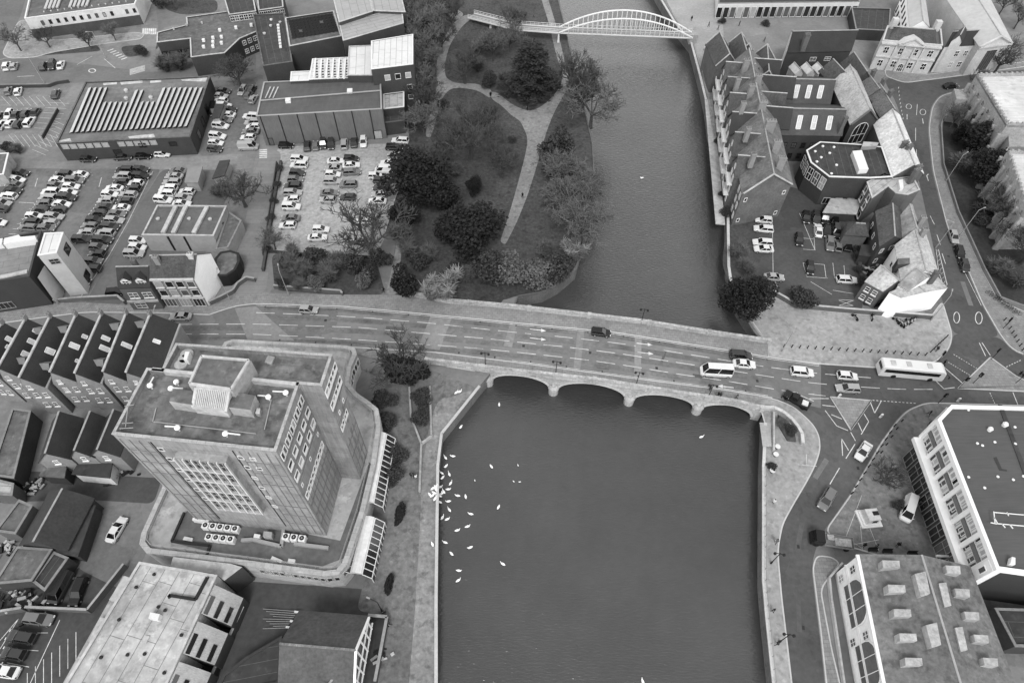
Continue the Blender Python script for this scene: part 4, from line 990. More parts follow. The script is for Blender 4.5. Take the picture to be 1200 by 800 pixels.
flat('ribbed_roof_block','lowest small white roof at the left end of the ribbed roof','arts block',[(340,95),(362,94),(364,83),(341,84)],9.6,BRICKD,M('white_roof'),par=.1,cop=WHITE)
mr=M('silver_roof',.26,.5,.15,.15,1,.12)
for px,h,lab in (([(402,47.5),(473,27),(471,9),(397,27)],12.5,'pale sheet roofed block with a dark end wall facing the white roof'),([(397,26),(437,13),(431,-14),(388,-12)],13.5,'grey seamed roof block at the top edge beside the panel roof'),([(437,12.5),(475,14),(468,-14),(432,-14)],13.2,'pale sheet roof block with one white vent at the top edge')):
    o=flat('sheet_roof_block',lab,'arts block',px,h,BRICKD,mr,par=.12,cop=LCONC)
    if '437,12.5' in str(px): slabbox('roof_vent',o,[(445,6),(449,6),(449,4),(445,4)],h,h+.6,WHITE)
so_=flat('panel_roof_block','flat roofed block carpeted with small tilted panels near the top edge','arts block',[(339,54),(400,42),(391,12.5),(334,21)],10,BRICKD,FELT,par=.5,cop=LCONC)
PNL=MB(); PNL.poly([(-.55,-.4,.15),(.55,-.4,.15),(.55,.4,.5),(-.55,.4,.5)]); PNL.poly([(.55,.4,0),(-.55,.4,0),(-.55,.4,.5),(.55,.4,.5)]); pnl=PNL.mesh('solar_panel',SUP)
for r in range(7):
    for c in range(12):
        u_=(c+.5)/12; v_=(r+.5)/7
        x=(343+(397-343)*u_)*(1-v_)+(338+(389-338)*u_)*v_; y=(47-9*u_)*(1-v_)+(25-8*u_)*v_
        if (c,r) in((2,2),(8,4)): continue
        p=G(x,y,9.5); inst('solar_panel',pnl,(p.x,p.y,9.5),so_)
drk=flat('dark_roof_block','dark flat roofed block with a line of white rooflights left of the panel roof','arts block',[(308,77),(342.5,72),(333,15),(296,17)],8.5,BRICKD,FELTD,par=.3,cop=FELT)
for i in range(8): slabbox('rooflight',drk,[(324.2+i*.4,30+i*3.6),(327.2+i*.4,29.7+i*3.6),(327.2+i*.4,28+i*3.6),(324.2+i*.4,28.3+i*3.6)],8.2,8.6,WHITE)
for x,y in ((318,24),(310,40),(317.5,31),(328.5,27)): vent(drk,x,y,8.2,.4,.5,LCONC)
lg=flat('stepped_flat_block','long stepped flat roofed block with white roof boxes beside the top road','office block',[(183.5,49.5),(222.5,45),(223.5,67),(245,64),(263,62),(281,45),(300,37),(330,32),(330,16),(272,12.5),(218,20),(219,29),(184,38)],6,BRICKD,FELT,par=.35,cop=LCONC)
for x,y in ((238,46),(238,53.5),(257,34),(259,42),(259,49),(276,31),(294,28),(249,43),(249,48),(249,53)): slabbox('roof_box',lg,[(x-1.6,y+1),(x+1.6,y+.8),(x+1.8,y-1),(x-1.4,y-.8)],5.7,6.4,WHITE)
for x,y in ((204,35),(219,30.5),(237,28),(273,22)): vent(lg,x,y,5.7,.25,.7,LCONC)
q=[up_(G(x,y,6),0) for x,y in lg and [(183.5,49.5),(222.5,45)]]; facade(lg,q[0],q[1],FOOT[lg.name] and cen(FOOT[lg.name]),4,[1.2],2,1.8,'plain',DARK)
q=[up_(G(x,y,6),0) for x,y in [(281,45),(300,37)]]; facade(lg,q[0],q[1],cen(FOOT[lg.name]),3,[1,3.6],1.1,1.3,'cross')
for px,lab in (([(268,17),(300,13),(296,-8),(262,-4)],'square block with white window frames at the top edge, right of the stepped block'),([(303,12),(332,8),(330,-14),(300,-12)],'block with white gridded windows at the top edge, behind the dark roof')):
    o=flat('gridded_block',lab,'office block',px,8,BRICKD,FELTD,par=.3,cop=LCONC); q=[up_(G(x,y,8),0) for x,y in px]; facade(o,q[0],q[1],cen(q),6,[1,3.4,5.8],1.2,1.6,'cross',WHITE)
sch=flat('cream_office','pale rendered office with a white parapet, dark slot windows and roof panels','office block',[(28.5,21.5),(158,4.5),(172,-30),(40,-30)],6.5,M('cream_render',.46,.85,.2,.2,1.5,.15),FELT,par=.6,cop=WHITE)
P=[up_(G(x,y,6.5),0) for x,y in ((28.5,21.5),(158,4.5),(172,-30),(40,-30))]
facade(sch,P[0],P[1],cen(P),[.13,.2,.27,.34,.41,.48,.55,.62,.69,.76,.9,.97],[3.9],.75,1.2,'plain',DARK); facade(sch,P[0],P[1],cen(P),[.33,.65,.85],[.8],2.4,1.3,'plain',DARK)
MB().bar(up_(P[0],1.5)+Vector((0,-.07,0)),up_(P[1],1.5)+Vector((0,-.07,0)),.1,3.0).build('plinth_cladding',M('dark_cladding',.07,.8,.3,.3,2,.2),sch)
MB().bar(up_(P[3],1.5)+Vector((-.05,0,0)),up_(P[0],1.5)+Vector((-.05,0,0)),.1,3.0).build('plinth_cladding',M('dark_cladding',.07),sch)
for i in range(9):
    A=G(53+i*4.6 if i<4 else 62+i*4.9,10.5-i*.45,6.3);B=G((53+i*4.6 if i<4 else 62+i*4.9)+5,-3-i*.4,6.3); MB().bar(A,B,.75,.35).build('solar_panel_row',SOLM,sch)
for i in range(13): vent(sch,52+i*8,14.6-i*1.0,5.9,.2,.4,LCONC)

# plant and offices above the street, left
co_=flat('corner_office','dark roofed corner office with white roof plant above the left street','office block',[(-70,292),(48,270),(34,323.5),(-80,340)],9,M('dark_panel',.05,.6,.3,.2,2,.15),M('office_roof',.2,.85,.2,.25,1,.2),par=.7,cop=M('charcoal_coping',.06,.7))
slabbox('roof_plant',co_,[(4,286),(42,280),(41,276),(24,277.5),(22,275),(5,279)],8.3,9.8,METALW,WHITE); slabbox('roof_plant',co_,[(-4,287),(2,286),(3,279),(-3,280)],8.3,9.5,METALW,WHITE)
MB().bar(G(0,325,9),G(32,318,9),.9,.3).build('roof_ledge',LCONC,co_)
P=[up_(G(x,y,9),0) for x,y in ((-70,292),(48,270),(34,323.5),(-80,340))]
facade(co_,P[2],P[3],cen(P),[.08,.2,.32,.44],[5],1.6,1.4,'cross',WHITE); facade(co_,P[2],P[3],cen(P),[.1,.3,.5],[1],4.5,1.8,'mull',METAL)
facade(co_,P[1],P[2],cen(P),[.85],[1.2,4.2],1.6,2.2,'mull',METAL)
st=flat('stair_tower','plain pale stair tower with a white roof beside the corner office','stair tower',[(44,299),(66,296),(74,272),(52,273)],12.5,M('pale_render',.36,.85,.2,.15,1.5,.12),M('white_roof'),par=.15,cop=WHITE)
P=[up_(G(x,y,12.5),0) for x,y in ((44,299),(66,296),(74,272),(52,273))]; facade(st,P[1],P[2],cen(P),[.6],[9,1],2.2,1.9,'plain',DARK); facade(st,P[0],P[1],cen(P),[.6],[9.6],1.8,1.4,'cross',METAL)
q=[G(44,325,7.5),G(52,311,7.5),G(69,336,2.2),G(62,350,2.2)]; mb=MB().poly(q)
if (q[1]-q[0]).cross(q[2]-q[0]).z<0: mb.f[0].reverse()
for i in range(4): mb.poly([q[i],q[(i+1)%4],up_(q[(i+1)%4],0),up_(q[i],0)])
mb.build('white_canopy',[M('white_roof')],st)
sf=flat('library_block','single-storey flat block with three pale roof ridges below the car park','library',[(166,275),(250,276),(265.5,241),(184,240)],5,M('rendered_wall',.26,.9,.2,.2,1.5,.15),M('block_roof',.12,.9,.2,.3,1.2,.25),par=.4,cop=LCONC)
for a,b in (((191,273),(206,242)),((203,273),(218,242)),((227,273),(243,242))): MB().bar(G(*a,5.0),G(*b,5.0),.9,.5).build('roof_ridge',LCONC,sf)
for x,y in ((185.5,257),(222,257),(246.5,257.5)): vent(sf,x,y,4.6,.4,.5,LCONC)
P=[up_(G(x,y,5),0) for x,y in ((166,275),(250,276),(265.5,241),(184,240))]
facade(sf,P[1],P[2],cen(P),[.55],[1.2],.5,2.6,'plain',DARK); facade(sf,P[0],P[1],cen(P),[.35,.58],[.3],.35,4.2,'plain',DARK)
flat('library_wing','lower grey wing on the right of the three-ridge flat block','library',[(252,292),(267,290),(283,258),(267,247)],3.4,M('rendered_wall'),FELT,par=.3)
rd=thing('round_bay_store','dark round-ended store with a pale roof beside the paved lane','store',tuple(G(268,310))); 
R=[G(258,322,3.2),G(262,296,3.2)]; pts=[(250,318),(251,303),(258,295),(270,293),(280,296),(281,306),(276,316),(266,323),(256,324)]
Q=ccw([up_(G(x,y,3.2),0) for x,y in pts]); MB().prism(Q,0,3.2,top=False).build('wall',M('black_cladding',.02,.6),rd); MB().poly([up_(p,3.1) for p in inset(Q,.5)]).build('roof',FELT,rd)
mb=MB(); I=inset(Q,.55)
for i in range(len(Q)): j=(i+1)%len(Q); mb.poly([up_(Q[i],3.2),up_(Q[j],3.2),up_(I[j],3.2),up_(I[i],3.2)])
mb.build('parapet',M('black_cladding',.02),rd)
ks=flat('substation','small grey box-like substation at the end of the parked row','substation',[(217.5,213),(231,213),(236,195.5),(221,196)],3,METAL,M('grey_roof_sheet',.2,.7,.3,.2,1,.1),par=0)
for px,lab in (([(250,208),(262,205),(268,188),(258,189)],'small dark sheet roofed store behind the parked cars beside the solar roof'),([(249,138),(256,137),(262,122),(253,123)],'dark cylindrical-looking tank housing beside the solar roof wall')):
    flat('small_store',lab,'store',px,3,METAL,FELTD,par=0) if '250,208' not in str(px) else None
flat('corner_kiosk','small grey flat roof at the left photo edge beside the block-paved bays','kiosk',[(-14,206),(4,204),(10,179),(-8,180)],3.5,CONC,FELT,par=.15,cop=WHITE)
# the white gabled house and its dormered neighbour
wh=gable('white_gable_house','three-storey house with a blank white gable and stone window bays by the street','house',[(176,327),(227,326.5),(247,297),(192,299)],8.6,11.8,M('bright_render',.8,.85,.3,.1,2,.08),SLATEM,ov=.1)
a,b,c,d=FOOT[wh.name]; k=(a+c)/2
u=(b-a).normalized(); nn=Vector((u.y,-u.x,0)); nn=nn if nn.dot(k-a)<0 else -nn
MB().poly([up_(a+nn*.05,.0),up_(b+nn*.05,0),up_(b+nn*.05,8.5),up_(a+nn*.05,8.5)]).build('front_brick',BRICKL,wh)
facade(wh,a,b,k,4,[6.2,3.6],1.5,1.7,'sill',M('stone_surround',.5,.8),off=.08); facade(wh,a,b,k,[.15,.5,.83],[.2],2.2,2.3,'mull',WHITE,off=.08)
MB().bar(up_(a+nn*.2,8.6),up_(b+nn*.2,8.6),.5,.35).build('cornice',STONE,wh); MB().bar(up_(a+nn*.2,3),up_(b+nn*.2,3),.4,.3).build('shop_fascia',STONE,wh)
dh=gable('dormer_house','brick shop house with two white dormers next to the white gable house','house',[(139,338),(176,336.5),(186,312),(150,312)],7,10,BRICK,SLATE,ov=.1)
a,b,c,d=FOOT[dh.name]; k=(a+c)/2; u=(b-a).normalized(); nn=Vector((u.y,-u.x,0)); nn=nn if nn.dot(k-a)<0 else -nn
for f in (.28,.75): dormer(dh,up_(a+(b-a)*f-nn*.6,7.2),nn,2.0,1.5,2.6,SLATE,WHITE)
facade(dh,a,b,k,[.25,.4,.7,.85],[4],.9,1.5,'sash',WHITE); facade(dh,a,b,k,[.35],[.8],2.2,1.6,'cross',WHITE)
MB().bar(up_(a+nn*.15,3),up_(b+nn*.15,3),.3,.5).build('shop_fascia',LCONC,dh)
chimney(dh,155,304,10.8,8.5,1.0,.7,0,BRICK); chimney(wh,181,300,12.8,10,1.0,.8,0,BRICKL); chimney(wh,222,297,12.6,10.6,1.0,.8,0,STONE)
for pts,lab in (([(65,355),(95,352),(140,350),(148,357)],'dark wall along the back of the pavement by the street car park'),([(247,357),(262,350),(275,343),(280,335),(290,328),(300,330)],'old stone wall curving beside the paved lane to the street'),([(322,338),(400,344),(402,347)],'dark low wall in front of the shrub border by the road'),([(480,347),(525,355.5),(600,361.5)],None)):
    if lab is None: continue
    o=thing('street_wall',lab,'wall',tuple(G(*pts[0]))); mb=MB(); mc=MB()
    for s,e in zip(pts,pts[1:]): mb.bar(up_(G(*s),.55),up_(G(*e),.55),.35,1.1); mc.bar(up_(G(*s),1.14),up_(G(*e),1.14),.42,.1)
    mb.build('wall',BRICK,o); mc.build('coping',CONC,o)
for pts,lab in (([(0,103.5),(58,102.5),(68,99),(82,97)],'dark retaining wall above the block-paved bays at the left edge'),([(69,130),(51,163)],'short dark wall splitting the block-paved bays from the ramp'),([(330,191),(321,240),(312,300),(309,318)],'narrow planted wall along the left side of the gravel car park'),([(325,192),(318,240),(309,300)],'low kerb wall between the paved lane and the planted strip'),([(474,205),(462,240),(452,275)],'pale timber fence line beside the park edge of the gravel car park'),([(316,296),(380,302),(440,303)],'dark fence at the foot of the gravel car park')):
    o=thing('low_wall',lab,'wall',tuple(G(*pts[0]))); mb=MB()
    for s,e in zip(pts,pts[1:]): mb.bar(up_(G(*s),.45),up_(G(*e),.45),.6 if 'planted wall' in lab else .25,.9)
    mb.build('wall',SOIL if 'planted wall' in lab else (LCONC if 'pale' in lab else BRICKD),o)
# paths of pale strips round the store are left to the paving
# ================================================================== STONE ROAD BRIDGE
BST=M('bridge_stone',.36,.95,.25,.35,2.2,.3,joint=(1.1,.45,(PI/2,0,0)))
br=thing('road_bridge','pale stone road bridge of five low arches carrying four lanes over the river','bridge',tuple(G(700,420)))
def tpar(p): return (Vector((p.x,p.y,0))-BA).dot(BAX)
lpw=[up_(GR(*p),0) for p in LP]; upw=[up_(GR(*p),0) for p in UP]
def at_t(pl,t):
    for a,b in zip(pl,pl[1:]):
        ta,tb=tpar(a),tpar(b)
        if ta<=t<=tb: return a+(b-a)*((t-ta)/(tb-ta))
    a,b=(pl[0],pl[1]) if t<tpar(pl[0]) else (pl[-2],pl[-1]); ta,tb=tpar(a),tpar(b); return a+(b-a)*((t-ta)/(tb-ta))
SPR=[tpar(GR(x,yat(LP,x))) for x in (507,572,650,741,822,890)]
hz=lambda p:hump(p.x,p.y)
def soffit(t):
    for a,b in zip(SPR,SPR[1:]):
        if a<=t<=b:
            e=.75; a2,b2=a+e,b-e
            if t<=a2 or t>=b2: return None
            u_=(2*t-a2-b2)/(b2-a2); m_=(a+b)/2; p=at_t(lpw,m_); zc=hz(p)-.75; zs=-2.5
            return zs+(zc-zs)*math.sqrt(max(0,1-u_*u_))
    return None
st=[]; 
for a,b in zip(SPR,SPR[1:]):
    st+= [a,a+.75]; n_=16
    for i in range(n_+1):
        st.append(a+.7501+(b-a-1.5002)*(1-math.cos(PI*i/n_))/2)
    st+=[b-.75]
st=[SPR[0]-6,SPR[0]-3]+st+[SPR[-1],SPR[-1]+.8]; st=sorted(set(round(x,4) for x in st))
mb=MB(); ring=MB()
for t0,t1 in zip(st,st[1:]):
    if t1-t0<1e-3: continue
    tm=(t0+t1)/2; s0,s1=soffit(t0),soffit(t1); sm=soffit(tm)
    if sm is None: s0=s1=WZ-1
    else:
        s0=-2.5 if s0 is None else s0; s1=-2.5 if s1 is None else s1
    n0,n1=at_t(lpw,t0),at_t(lpw,t1); f0,f1=at_t(upw,t0),at_t(upw,t1); h0,h1=hz(n0)+.1,hz(n1)+.1
    mb.poly([up_(n0,s0),up_(n1,s1),up_(n1,h1),up_(n0,h0)]); mb.poly([up_(f1,s1),up_(f0,s0),up_(f0,h0),up_(f1,h1)])
    if sm is not None:
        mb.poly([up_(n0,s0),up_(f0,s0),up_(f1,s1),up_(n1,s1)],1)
        ring.bar(up_(n0,s0+.22)-BNO*.05,up_(n1,s1+.22)-BNO*.05,.22,.5); ring.bar(up_(f0,s0+.22)+BNO*.05,up_(f1,s1+.22)+BNO*.05,.22,.5)
    else: pass
for k,tc in enumerate(SPR):   # pier flanks under the springing
    for s in(-.75,.75):
        t=tc+s
        if (k==0 and s<0) or (k==5 and s>0): continue
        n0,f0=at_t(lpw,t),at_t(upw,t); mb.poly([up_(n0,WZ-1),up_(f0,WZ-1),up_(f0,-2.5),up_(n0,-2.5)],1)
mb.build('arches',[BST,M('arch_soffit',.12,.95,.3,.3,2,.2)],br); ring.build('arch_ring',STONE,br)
for tc in SPR[1:5]:
    for pl,s in((lpw,-1),(upw,1)):
        p=at_t(pl,tc)+BNO*s*.15; MB().lathe(up_(p,0),((1.0,WZ-1),(1.0,-1.7),(1.15,-1.65),(1.15,-1.45),(.8,-1.05),(.15,-.75)),14,rz=.2).build('cutwater',BST,br)
def bparapet(pl,x0,x1,side,nm):
    mb=MB(); mc=MB(); ms_=MB(); P=[]
    for i in range(61):
        x=x0+(x1-x0)*i/60; g=GR(x,yat(pl,x)); P.append(up_(g,hz(g)))
    for a,b in zip(P,P[1:]):
        mb.bar(a+Vector((0,0,.5)),b+Vector((0,0,.5)),.42,1.25); mc.bar(a+Vector((0,0,1.18)),b+Vector((0,0,1.18)),.6,.16); ms_.bar(a+Vector((0,0,.02))+BNO*side*.25,b+Vector((0,0,.02))+BNO*side*.25,.3,.2)
    o=mb.build('parapet',BST,br); mc.build('parapet_coping',M('worn_coping',.34,.95,.5,.4,2,.4,joint=(1.5,1.5)),o); ms_.build('string_course',BST,o)
    for i in range(0,61,10):
        p=P[i]; MB().box(up_(p,hz(p)+.55),(.8,.8,1.5),math.atan2(BAX.y,BAX.x)).build('parapet_pier',BST,o)
bparapet(LP,500,892,-1,'s'); bparapet(UP,480,900,1,'n')
o=thing('abutment_wall','curved stone wall sweeping round the steps at the east end of the bridge','wall',tuple(G(930,500)))
mb=MB(); mc=MB(); pts=[(892,480.5),(905,480.5),(915,485),(926,494),(933,503),(937.5,511),(938.5,522)]
for s,e in zip(pts,pts[1:]): mb.bar(up_(G(*s),.55),up_(G(*e),.55),.4,1.1); mc.bar(up_(G(*s),1.14),up_(G(*e),1.14),.6,.16)
mb.build('wall',BST,o); mc.build('coping',STONE,o)
o=thing('abutment_wall','stone quay wall running back from the north-east corner of the bridge','wall',tuple(G(885,385)))
mb=MB(); pts=[(897,403),(884,388),(870,365),(880,360)]
for s,e in zip(pts,pts[1:]): mb.bar(up_(G(*s),.45),up_(G(*e),.45),.4,.9)
mb.build('wall',BST,o)
o=thing('planting_bed','crescent shaped planting bed inside the curved bridge abutment wall','planter',tuple(G(922,502)))
P=[up_(G(*p),0) for p in [(911,487),(922,494),(930,505),(932,518),(922,517),(912,500)]]; MB().prism(P,0,.45).build('bed',SOIL,o)
o=thing('river_steps','narrow stone steps down to the river at the east bridge end','steps',tuple(G(895,510)))
mb=MB()
for i in range(9): a=G(890+.3*i,497+i*3.2); b=G(903,497.5+i*3.2); mb.bar(up_(a,.14+.05*i),up_(b,.14+.05*i),.55,.16)
mb.build('treads',M('step_stone',.3,.95),o); mb=MB(); mb.bar(up_(G(905,486),.6),up_(G(905,530),.6),.3,1.0); mb.build('side_wall',BST,o)
# ================================================================== FOOTBRIDGE
fb=thing('footbridge','white steel footbridge with two outward leaning arches near the top edge','footbridge',tuple(G(735,45)))
ZD=3.2; A=G(655,35.5,ZD); B=G(811,41.5,ZD); ax=(B-A).normalized(); nn=Vector((-ax.y,ax.x,0)); L=(B-A).length; HW=1.7
d=MB().bar(A+Vector((0,0,-.2)),B+Vector((0,0,-.2)),2*HW,.35); d.build('deck',M('bridge_deck',.22,.8,.3,.15,2,.1),fb)
for s in(-1,1):
    e=MB().bar(A+nn*s*HW,B+nn*s*HW,.18,.35); e.build('edge_beam',METALW,fb)
    N=28; pts=[]
    for i in range(N+1):
        f=i/N; r=4*f*(1-f); pts.append(A+(B-A)*f+nn*s*(HW+.9*r)+Vector((0,0,5.6*r)))
    am=MB()
    for p,q in zip(pts,pts[1:]): am.tube(p,q,.24,n=7)
    am.build('arch',METALW,fb,smooth=True)
    hm=MB()
    for i in range(2,N-1): 
        f=i/N; hm.bar(A+(B-A)*f+nn*s*HW,pts[i],.17)
    hm.build('hangers',METALW,fb)
    rm=MB()
    for h in(1.1,): rm.bar(A+nn*s*(HW-.1)+Vector((0,0,h)),B+nn*s*(HW-.1)+Vector((0,0,h)),.06)
    for i in range(0,25): p=A+(B-A)*i/24+nn*s*(HW-.1); rm.bar(p,p+Vector((0,0,1.1)),.05)
    rm.build('handrail',METALW,fb)
PTS=[(A,ZD),(G(606,32,2.9),2.9),(G(552,18.5,1.4),1.4)]
for (p,z0_),(q,z1_) in zip(PTS,PTS[1:]):
    p=up_(p,z0_); q=up_(q,z1_); d2=(q-p).normalized(); n2=Vector((-d2.y,d2.x,0)).normalized()
    MB().bar(p+Vector((0,0,-.2)),q+Vector((0,0,-.2)),2*HW,.35).build('ramp_deck',M('bridge_deck'),fb)
    for s in(-1,1):
        rm=MB(); rm.bar(p+n2*s*HW,q+n2*s*HW,.2,.45); 
        for h in(.6,1.1): rm.bar(p+n2*s*HW+Vector((0,0,h)),q+n2*s*HW+Vector((0,0,h)),.08)
        k=int((q-p).length/1.2)
        for i in range(k+1): r=p+(q-p)*i/k+n2*s*HW; rm.bar(r,r+Vector((0,0,1.1)),.06)
        rm.build('handrail',METALW,fb)
for (x,y,z) in((655,36,ZD),(606,32,2.9),(575,24,2)):
    p=G(x,y,z); mb=MB()
    for s in(-1,1): mb.bar(up_(p+nn*s*1.2,-.2),up_(p+nn*s*1.2,z-.3),.45)
    mb.bar(up_(p-nn*1.5,.3),up_(p+nn*1.5,.3),.6,.5); mb.build('pier',METALW,fb)
mb=MB().box(up_(G(811,42,1),1),(2.5,5,3)); mb.build('abutment',CONC,fb)

# ================================================================== RIVERSIDE HOTEL (north-east)
HB=M('hotel_brick',.12,.95,.3,.35,2.5,.35); GT=M('grey_tile',.085,.85,.3,.45,2.5,.5,stain=.35); GTL=M('pale_slate',.13,.85,.3,.45,2.2,.5,stain=.35)
hb=gable('riverside_hotel','long gabled riverside hotel with balconies facing the embankment walk','hotel',[(852,80),(871,226),(928,215),(893,70)],10,14.2,HB,GTL,ov=.4)
a,b,c,d=FOOT[hb.name]; k=(a+c)/2; ax=(b-a).normalized(); nn=Vector((-ax.y,ax.x,0)); nn=nn if nn.dot(k-a)<0 else -nn; Lh=(b-a).length
facade(hb,a,b,k,[.03+.047*i for i in range(21)],[1.2,4.2,7.0],.95,1.6,'cross',FRAME)
facade(hb,b,c,k,[.1,.9],[1,7.2],.7,1.0,'plain')
W2=((b+c)/2-b).length
for i,(f,w,mat) in enumerate(((.06,6.5,GT),(.2,6,SLATEM),(.34,6.5,SLATEM),(.5,7,SLATE),(.66,7.5,SLATEM),(.83,6,GT))):
    p=a+(b-a)*f; q0=p-ax*w/2+nn*1.2; q1=p+ax*w/2+nn*1.2; r0=q0-nn*(W2+1.2); r1=q1-nn*(W2+1.2)
    g=gable('gabled_bay','x','x',None,9.6,13.4,HB,mat,raw=[r0,q0,q1,r1],par=hb,ov=.25,ridge=LCONC)
    facade(hb,q0,q1,k,[.3,.7],[1.2,4.2,7.2],1.0,1.5,'cross'); facade(hb,q0,q1,k,[.5],[9.9],1.0,1.3,'arch')
    for z in (3.7,6.7):
        mb=MB(); o0,o1=q0+ax*.6,q1-ax*.6
        mb.bar(up_(o0+nn*.6,z),up_(o1+nn*.6,z),1.2,.18)
        for h in(.5,1): mb.bar(up_(o0+nn*1.15,z+h),up_(o1+nn*1.15,z+h),.08)
        for t in range(7): e=o0+(o1-o0)*t/6+nn*1.15; mb.bar(up_(e,z),up_(e,z+1),.07)
        mb.build('balcony',METALW,hb)
for f,w,ln,mat in ((.1,5,3.5,SLATE),(.25,7,6,SLATE),(.4,5,2.5,SLATEM),(.52,6,3,SLATE)):
    p=d+(c-d)*f; q0=p-ax*w/2-nn*ln; q1=p+ax*w/2-nn*ln; r0=q0+nn*(W2+ln); r1=q1+nn*(W2+ln)
    gable('court_wing','x','x',None,9.2,13.0,HB,mat,raw=[r0,q0,q1,r1],par=hb,ov=.2,ridge=LCONC); facade(hb,q0,q1,k+nn*0,[.3,.7],[2,5.5],.9,1.4,'cross')
for f in (.15,.3,.47,.6,.75,.9): 
    p=(d+(c-d)*f)*.72+(a+(b-a)*f)*.28; dormer(hb,up_(p,11.0),-nn,1.5,1.2,2.4,SLATEM,HB)
for x,y,s in ((876,70,1.4),(890,88,1.5),(912,165,1.6),(866,92,1.0),(872,120,1.0),(878,150,1.0),(884,180,1.0),(895,119,1.8),(904.5,141,2.2),(917.5,184,1.6),(882,100,1.3)): chimney(hb,x,y,16.2,12.5,s,1.0,0,M('tall_chimney',.2,.9),3)
MB().bar(up_(a+nn*2.6,.15),up_(b+nn*2.6,.15),2.2,.25).build('terrace_walk',LCONC,hb)
# southern gable end verges
mb=MB(); m_=(b+c)/2
for p,q in((b,m_),(m_,c)): mb.bar(up_(p,10.15 if p is b else 14.35)+ax*.42,up_(q,14.35 if q is m_ else 10.15)+ax*.42,.25,.3)
mb.build('verge',LCONC,hb)
for rg,zr0,ze0,wl,wr,lab,mt in ((((843,38),(855,64)),11.5,8,3,3.2,'small gabled hotel wing nearest the footbridge, at the embankment corner',SLATEM),(((868,39),(876,66)),11,8,2.4,2.8,'narrow gabled hotel wing second from the embankment corner',SLATEM),(((878,52),(889,84)),11.5,8,3,3,'middle gabled hotel wing with a slim finial on its ridge',SLATE),(((900,53),(902,84)),12,8,3.6,3.2,'broad gabled hotel wing facing the forecourt, right of the finial gable',SLATEM)):
    o=simplegable(lab,rg,zr0,ze0,wl,wr,HB,mt,cat='hotel wing',name='hotel_wing'); A_,B_,C_,D_=FOOT[o.name]; m1,m2=(D_+A_)/2,(B_+C_)/2
    mb=MB()
    for p,q in((A_,m1),(m1,D_)): mb.bar(up_(p,ze0+.2 if p is A_ else zr0+.25),up_(q,zr0+.25 if q is m1 else ze0+.2),.35,.3)
    for p,q in((B_,m2),(m2,C_)): mb.bar(up_(p,ze0+.2 if p is B_ else zr0+.25),up_(q,zr0+.25 if q is m2 else ze0+.2),.3,.3)
    mb.build('verge',LCONC,o)
    facade(o,D_,A_,(A_+C_)/2,[.5],[2,5],1.2,1.6,'cross')
o=gable('forecourt_house','dark tiled range with a tall chimney and a pale ivy covered gable by the forecourt','house',[(922,62),(997,60),(1003,36),(928,37)],8.5,11.5,BRICKD,SLATE,ov=.15)
chimney(o,947,40,13.5,8.5,1.3,1.3,0,BRICK,4)
A_,B_,C_,D_=FOOT[o.name]; facade(o,A_,B_,(A_+C_)/2,[.45,.68],[5.8],1.8,1.1,'cross',WHITE)
mb=MB(); IV=M('ivy_wall',.42,.95,.5,.4,2.5,.45); mb.poly([up_(D_,0),up_(A_,0),up_(A_,9),up_((A_+D_)/2,12.2),up_(D_,9)]); q=(B_-A_).normalized(); mb.v=[v-q*.1 for v in mb.v]; mb.build('pale_gable_cover',IV,o)
for i,(px,lab) in enumerate((([(919,121),(972,122),(975,91),(924,90)],'brown tiled twin range with three tall rooflights, the farther of the pair'),([(913,158),(986,159),(985,124),(917,122)],'brown tiled twin range with three tall rooflights, the nearer of the pair'))):
    o=gable('hotel_range',lab,'hotel wing',[px[0],px[1],px[2],px[3]],8.0,11.0,BRICKD,M('brown_tile',.075,.85,.3,.35,2.5,.35),ov=.2)
    A_,B_,C_,D_=FOOT[o.name]; m1=(D_+A_)/2; m2=(B_+C_)/2; dn=(A_-m1); w_=dn.length; u,v=slopevec(A_,B_,dn,8.0,11.0,w_)
    for f in (.28,.52,.77) if i else (.2,.47,.73):
        p=up_(m1+(m2-m1)*f+dn*.55,11-3*.55+.3); Q=[p-u*.55-v*1.9,p+u*.55-v*1.9,p+u*.55+v*1.9,p-u*.55+v*1.9]; mb=MB()
        for t in range(4): mb.bar(Q[t],Q[(t+1)%4],.22,.2)
        mb.bar(p-u*.55,p+u*.55,.15,.15); mb.bar(p-v*1.9,p,.1,.1); 
        s_=mb.build('rooflight',WHITE,o); MB().poly(Q if (Q[1]-Q[0]).cross(Q[2]-Q[0]).z>0 else Q[::-1]).build('pane',M('blind_glass',.4,.3,.4,.2,1,.1),s_)
    facade(o,A_,B_,(A_+C_)/2,[.15,.3,.45,.6,.75,.9],[4.2,1],1.1,1.5,'cross',DARK)
o=thing('roof_gablets','row of three small pale gabled roof hoods behind the twin tiled ranges','roof hood',tuple(G(940,80)))
for i,x in enumerate((929,943,956)):
    p=G(x,78,8.5); q=p+Vector((.8,-3.6,0)); gable('hood','x','x',None,8.3,9.6,LCONC,LEAD,raw=[p-Vector((1,0,0)),q-Vector((1,0,0)),q+Vector((1,0,0)),p+Vector((1,0,0))],par=o,ov=.1)
aw=gable('arched_window_hall','hall with a long pale worn roof slope and a great arched gable window','hall',[(975,98),(997,146),(1028,140),(1004,84)],9.5,13.0,BRICKD,M('worn_pale_tile',.3,.9,.25,.45,2,.4),ov=.2)
A_,B_,C_,D_=FOOT[aw.name]; facade(aw,B_,C_,(A_+C_)/2,[.5],[3.2],4.2,6.4,'arch',WHITE); mb=MB(); m2=(B_+C_)/2; e=(B_-A_).normalized()*.3
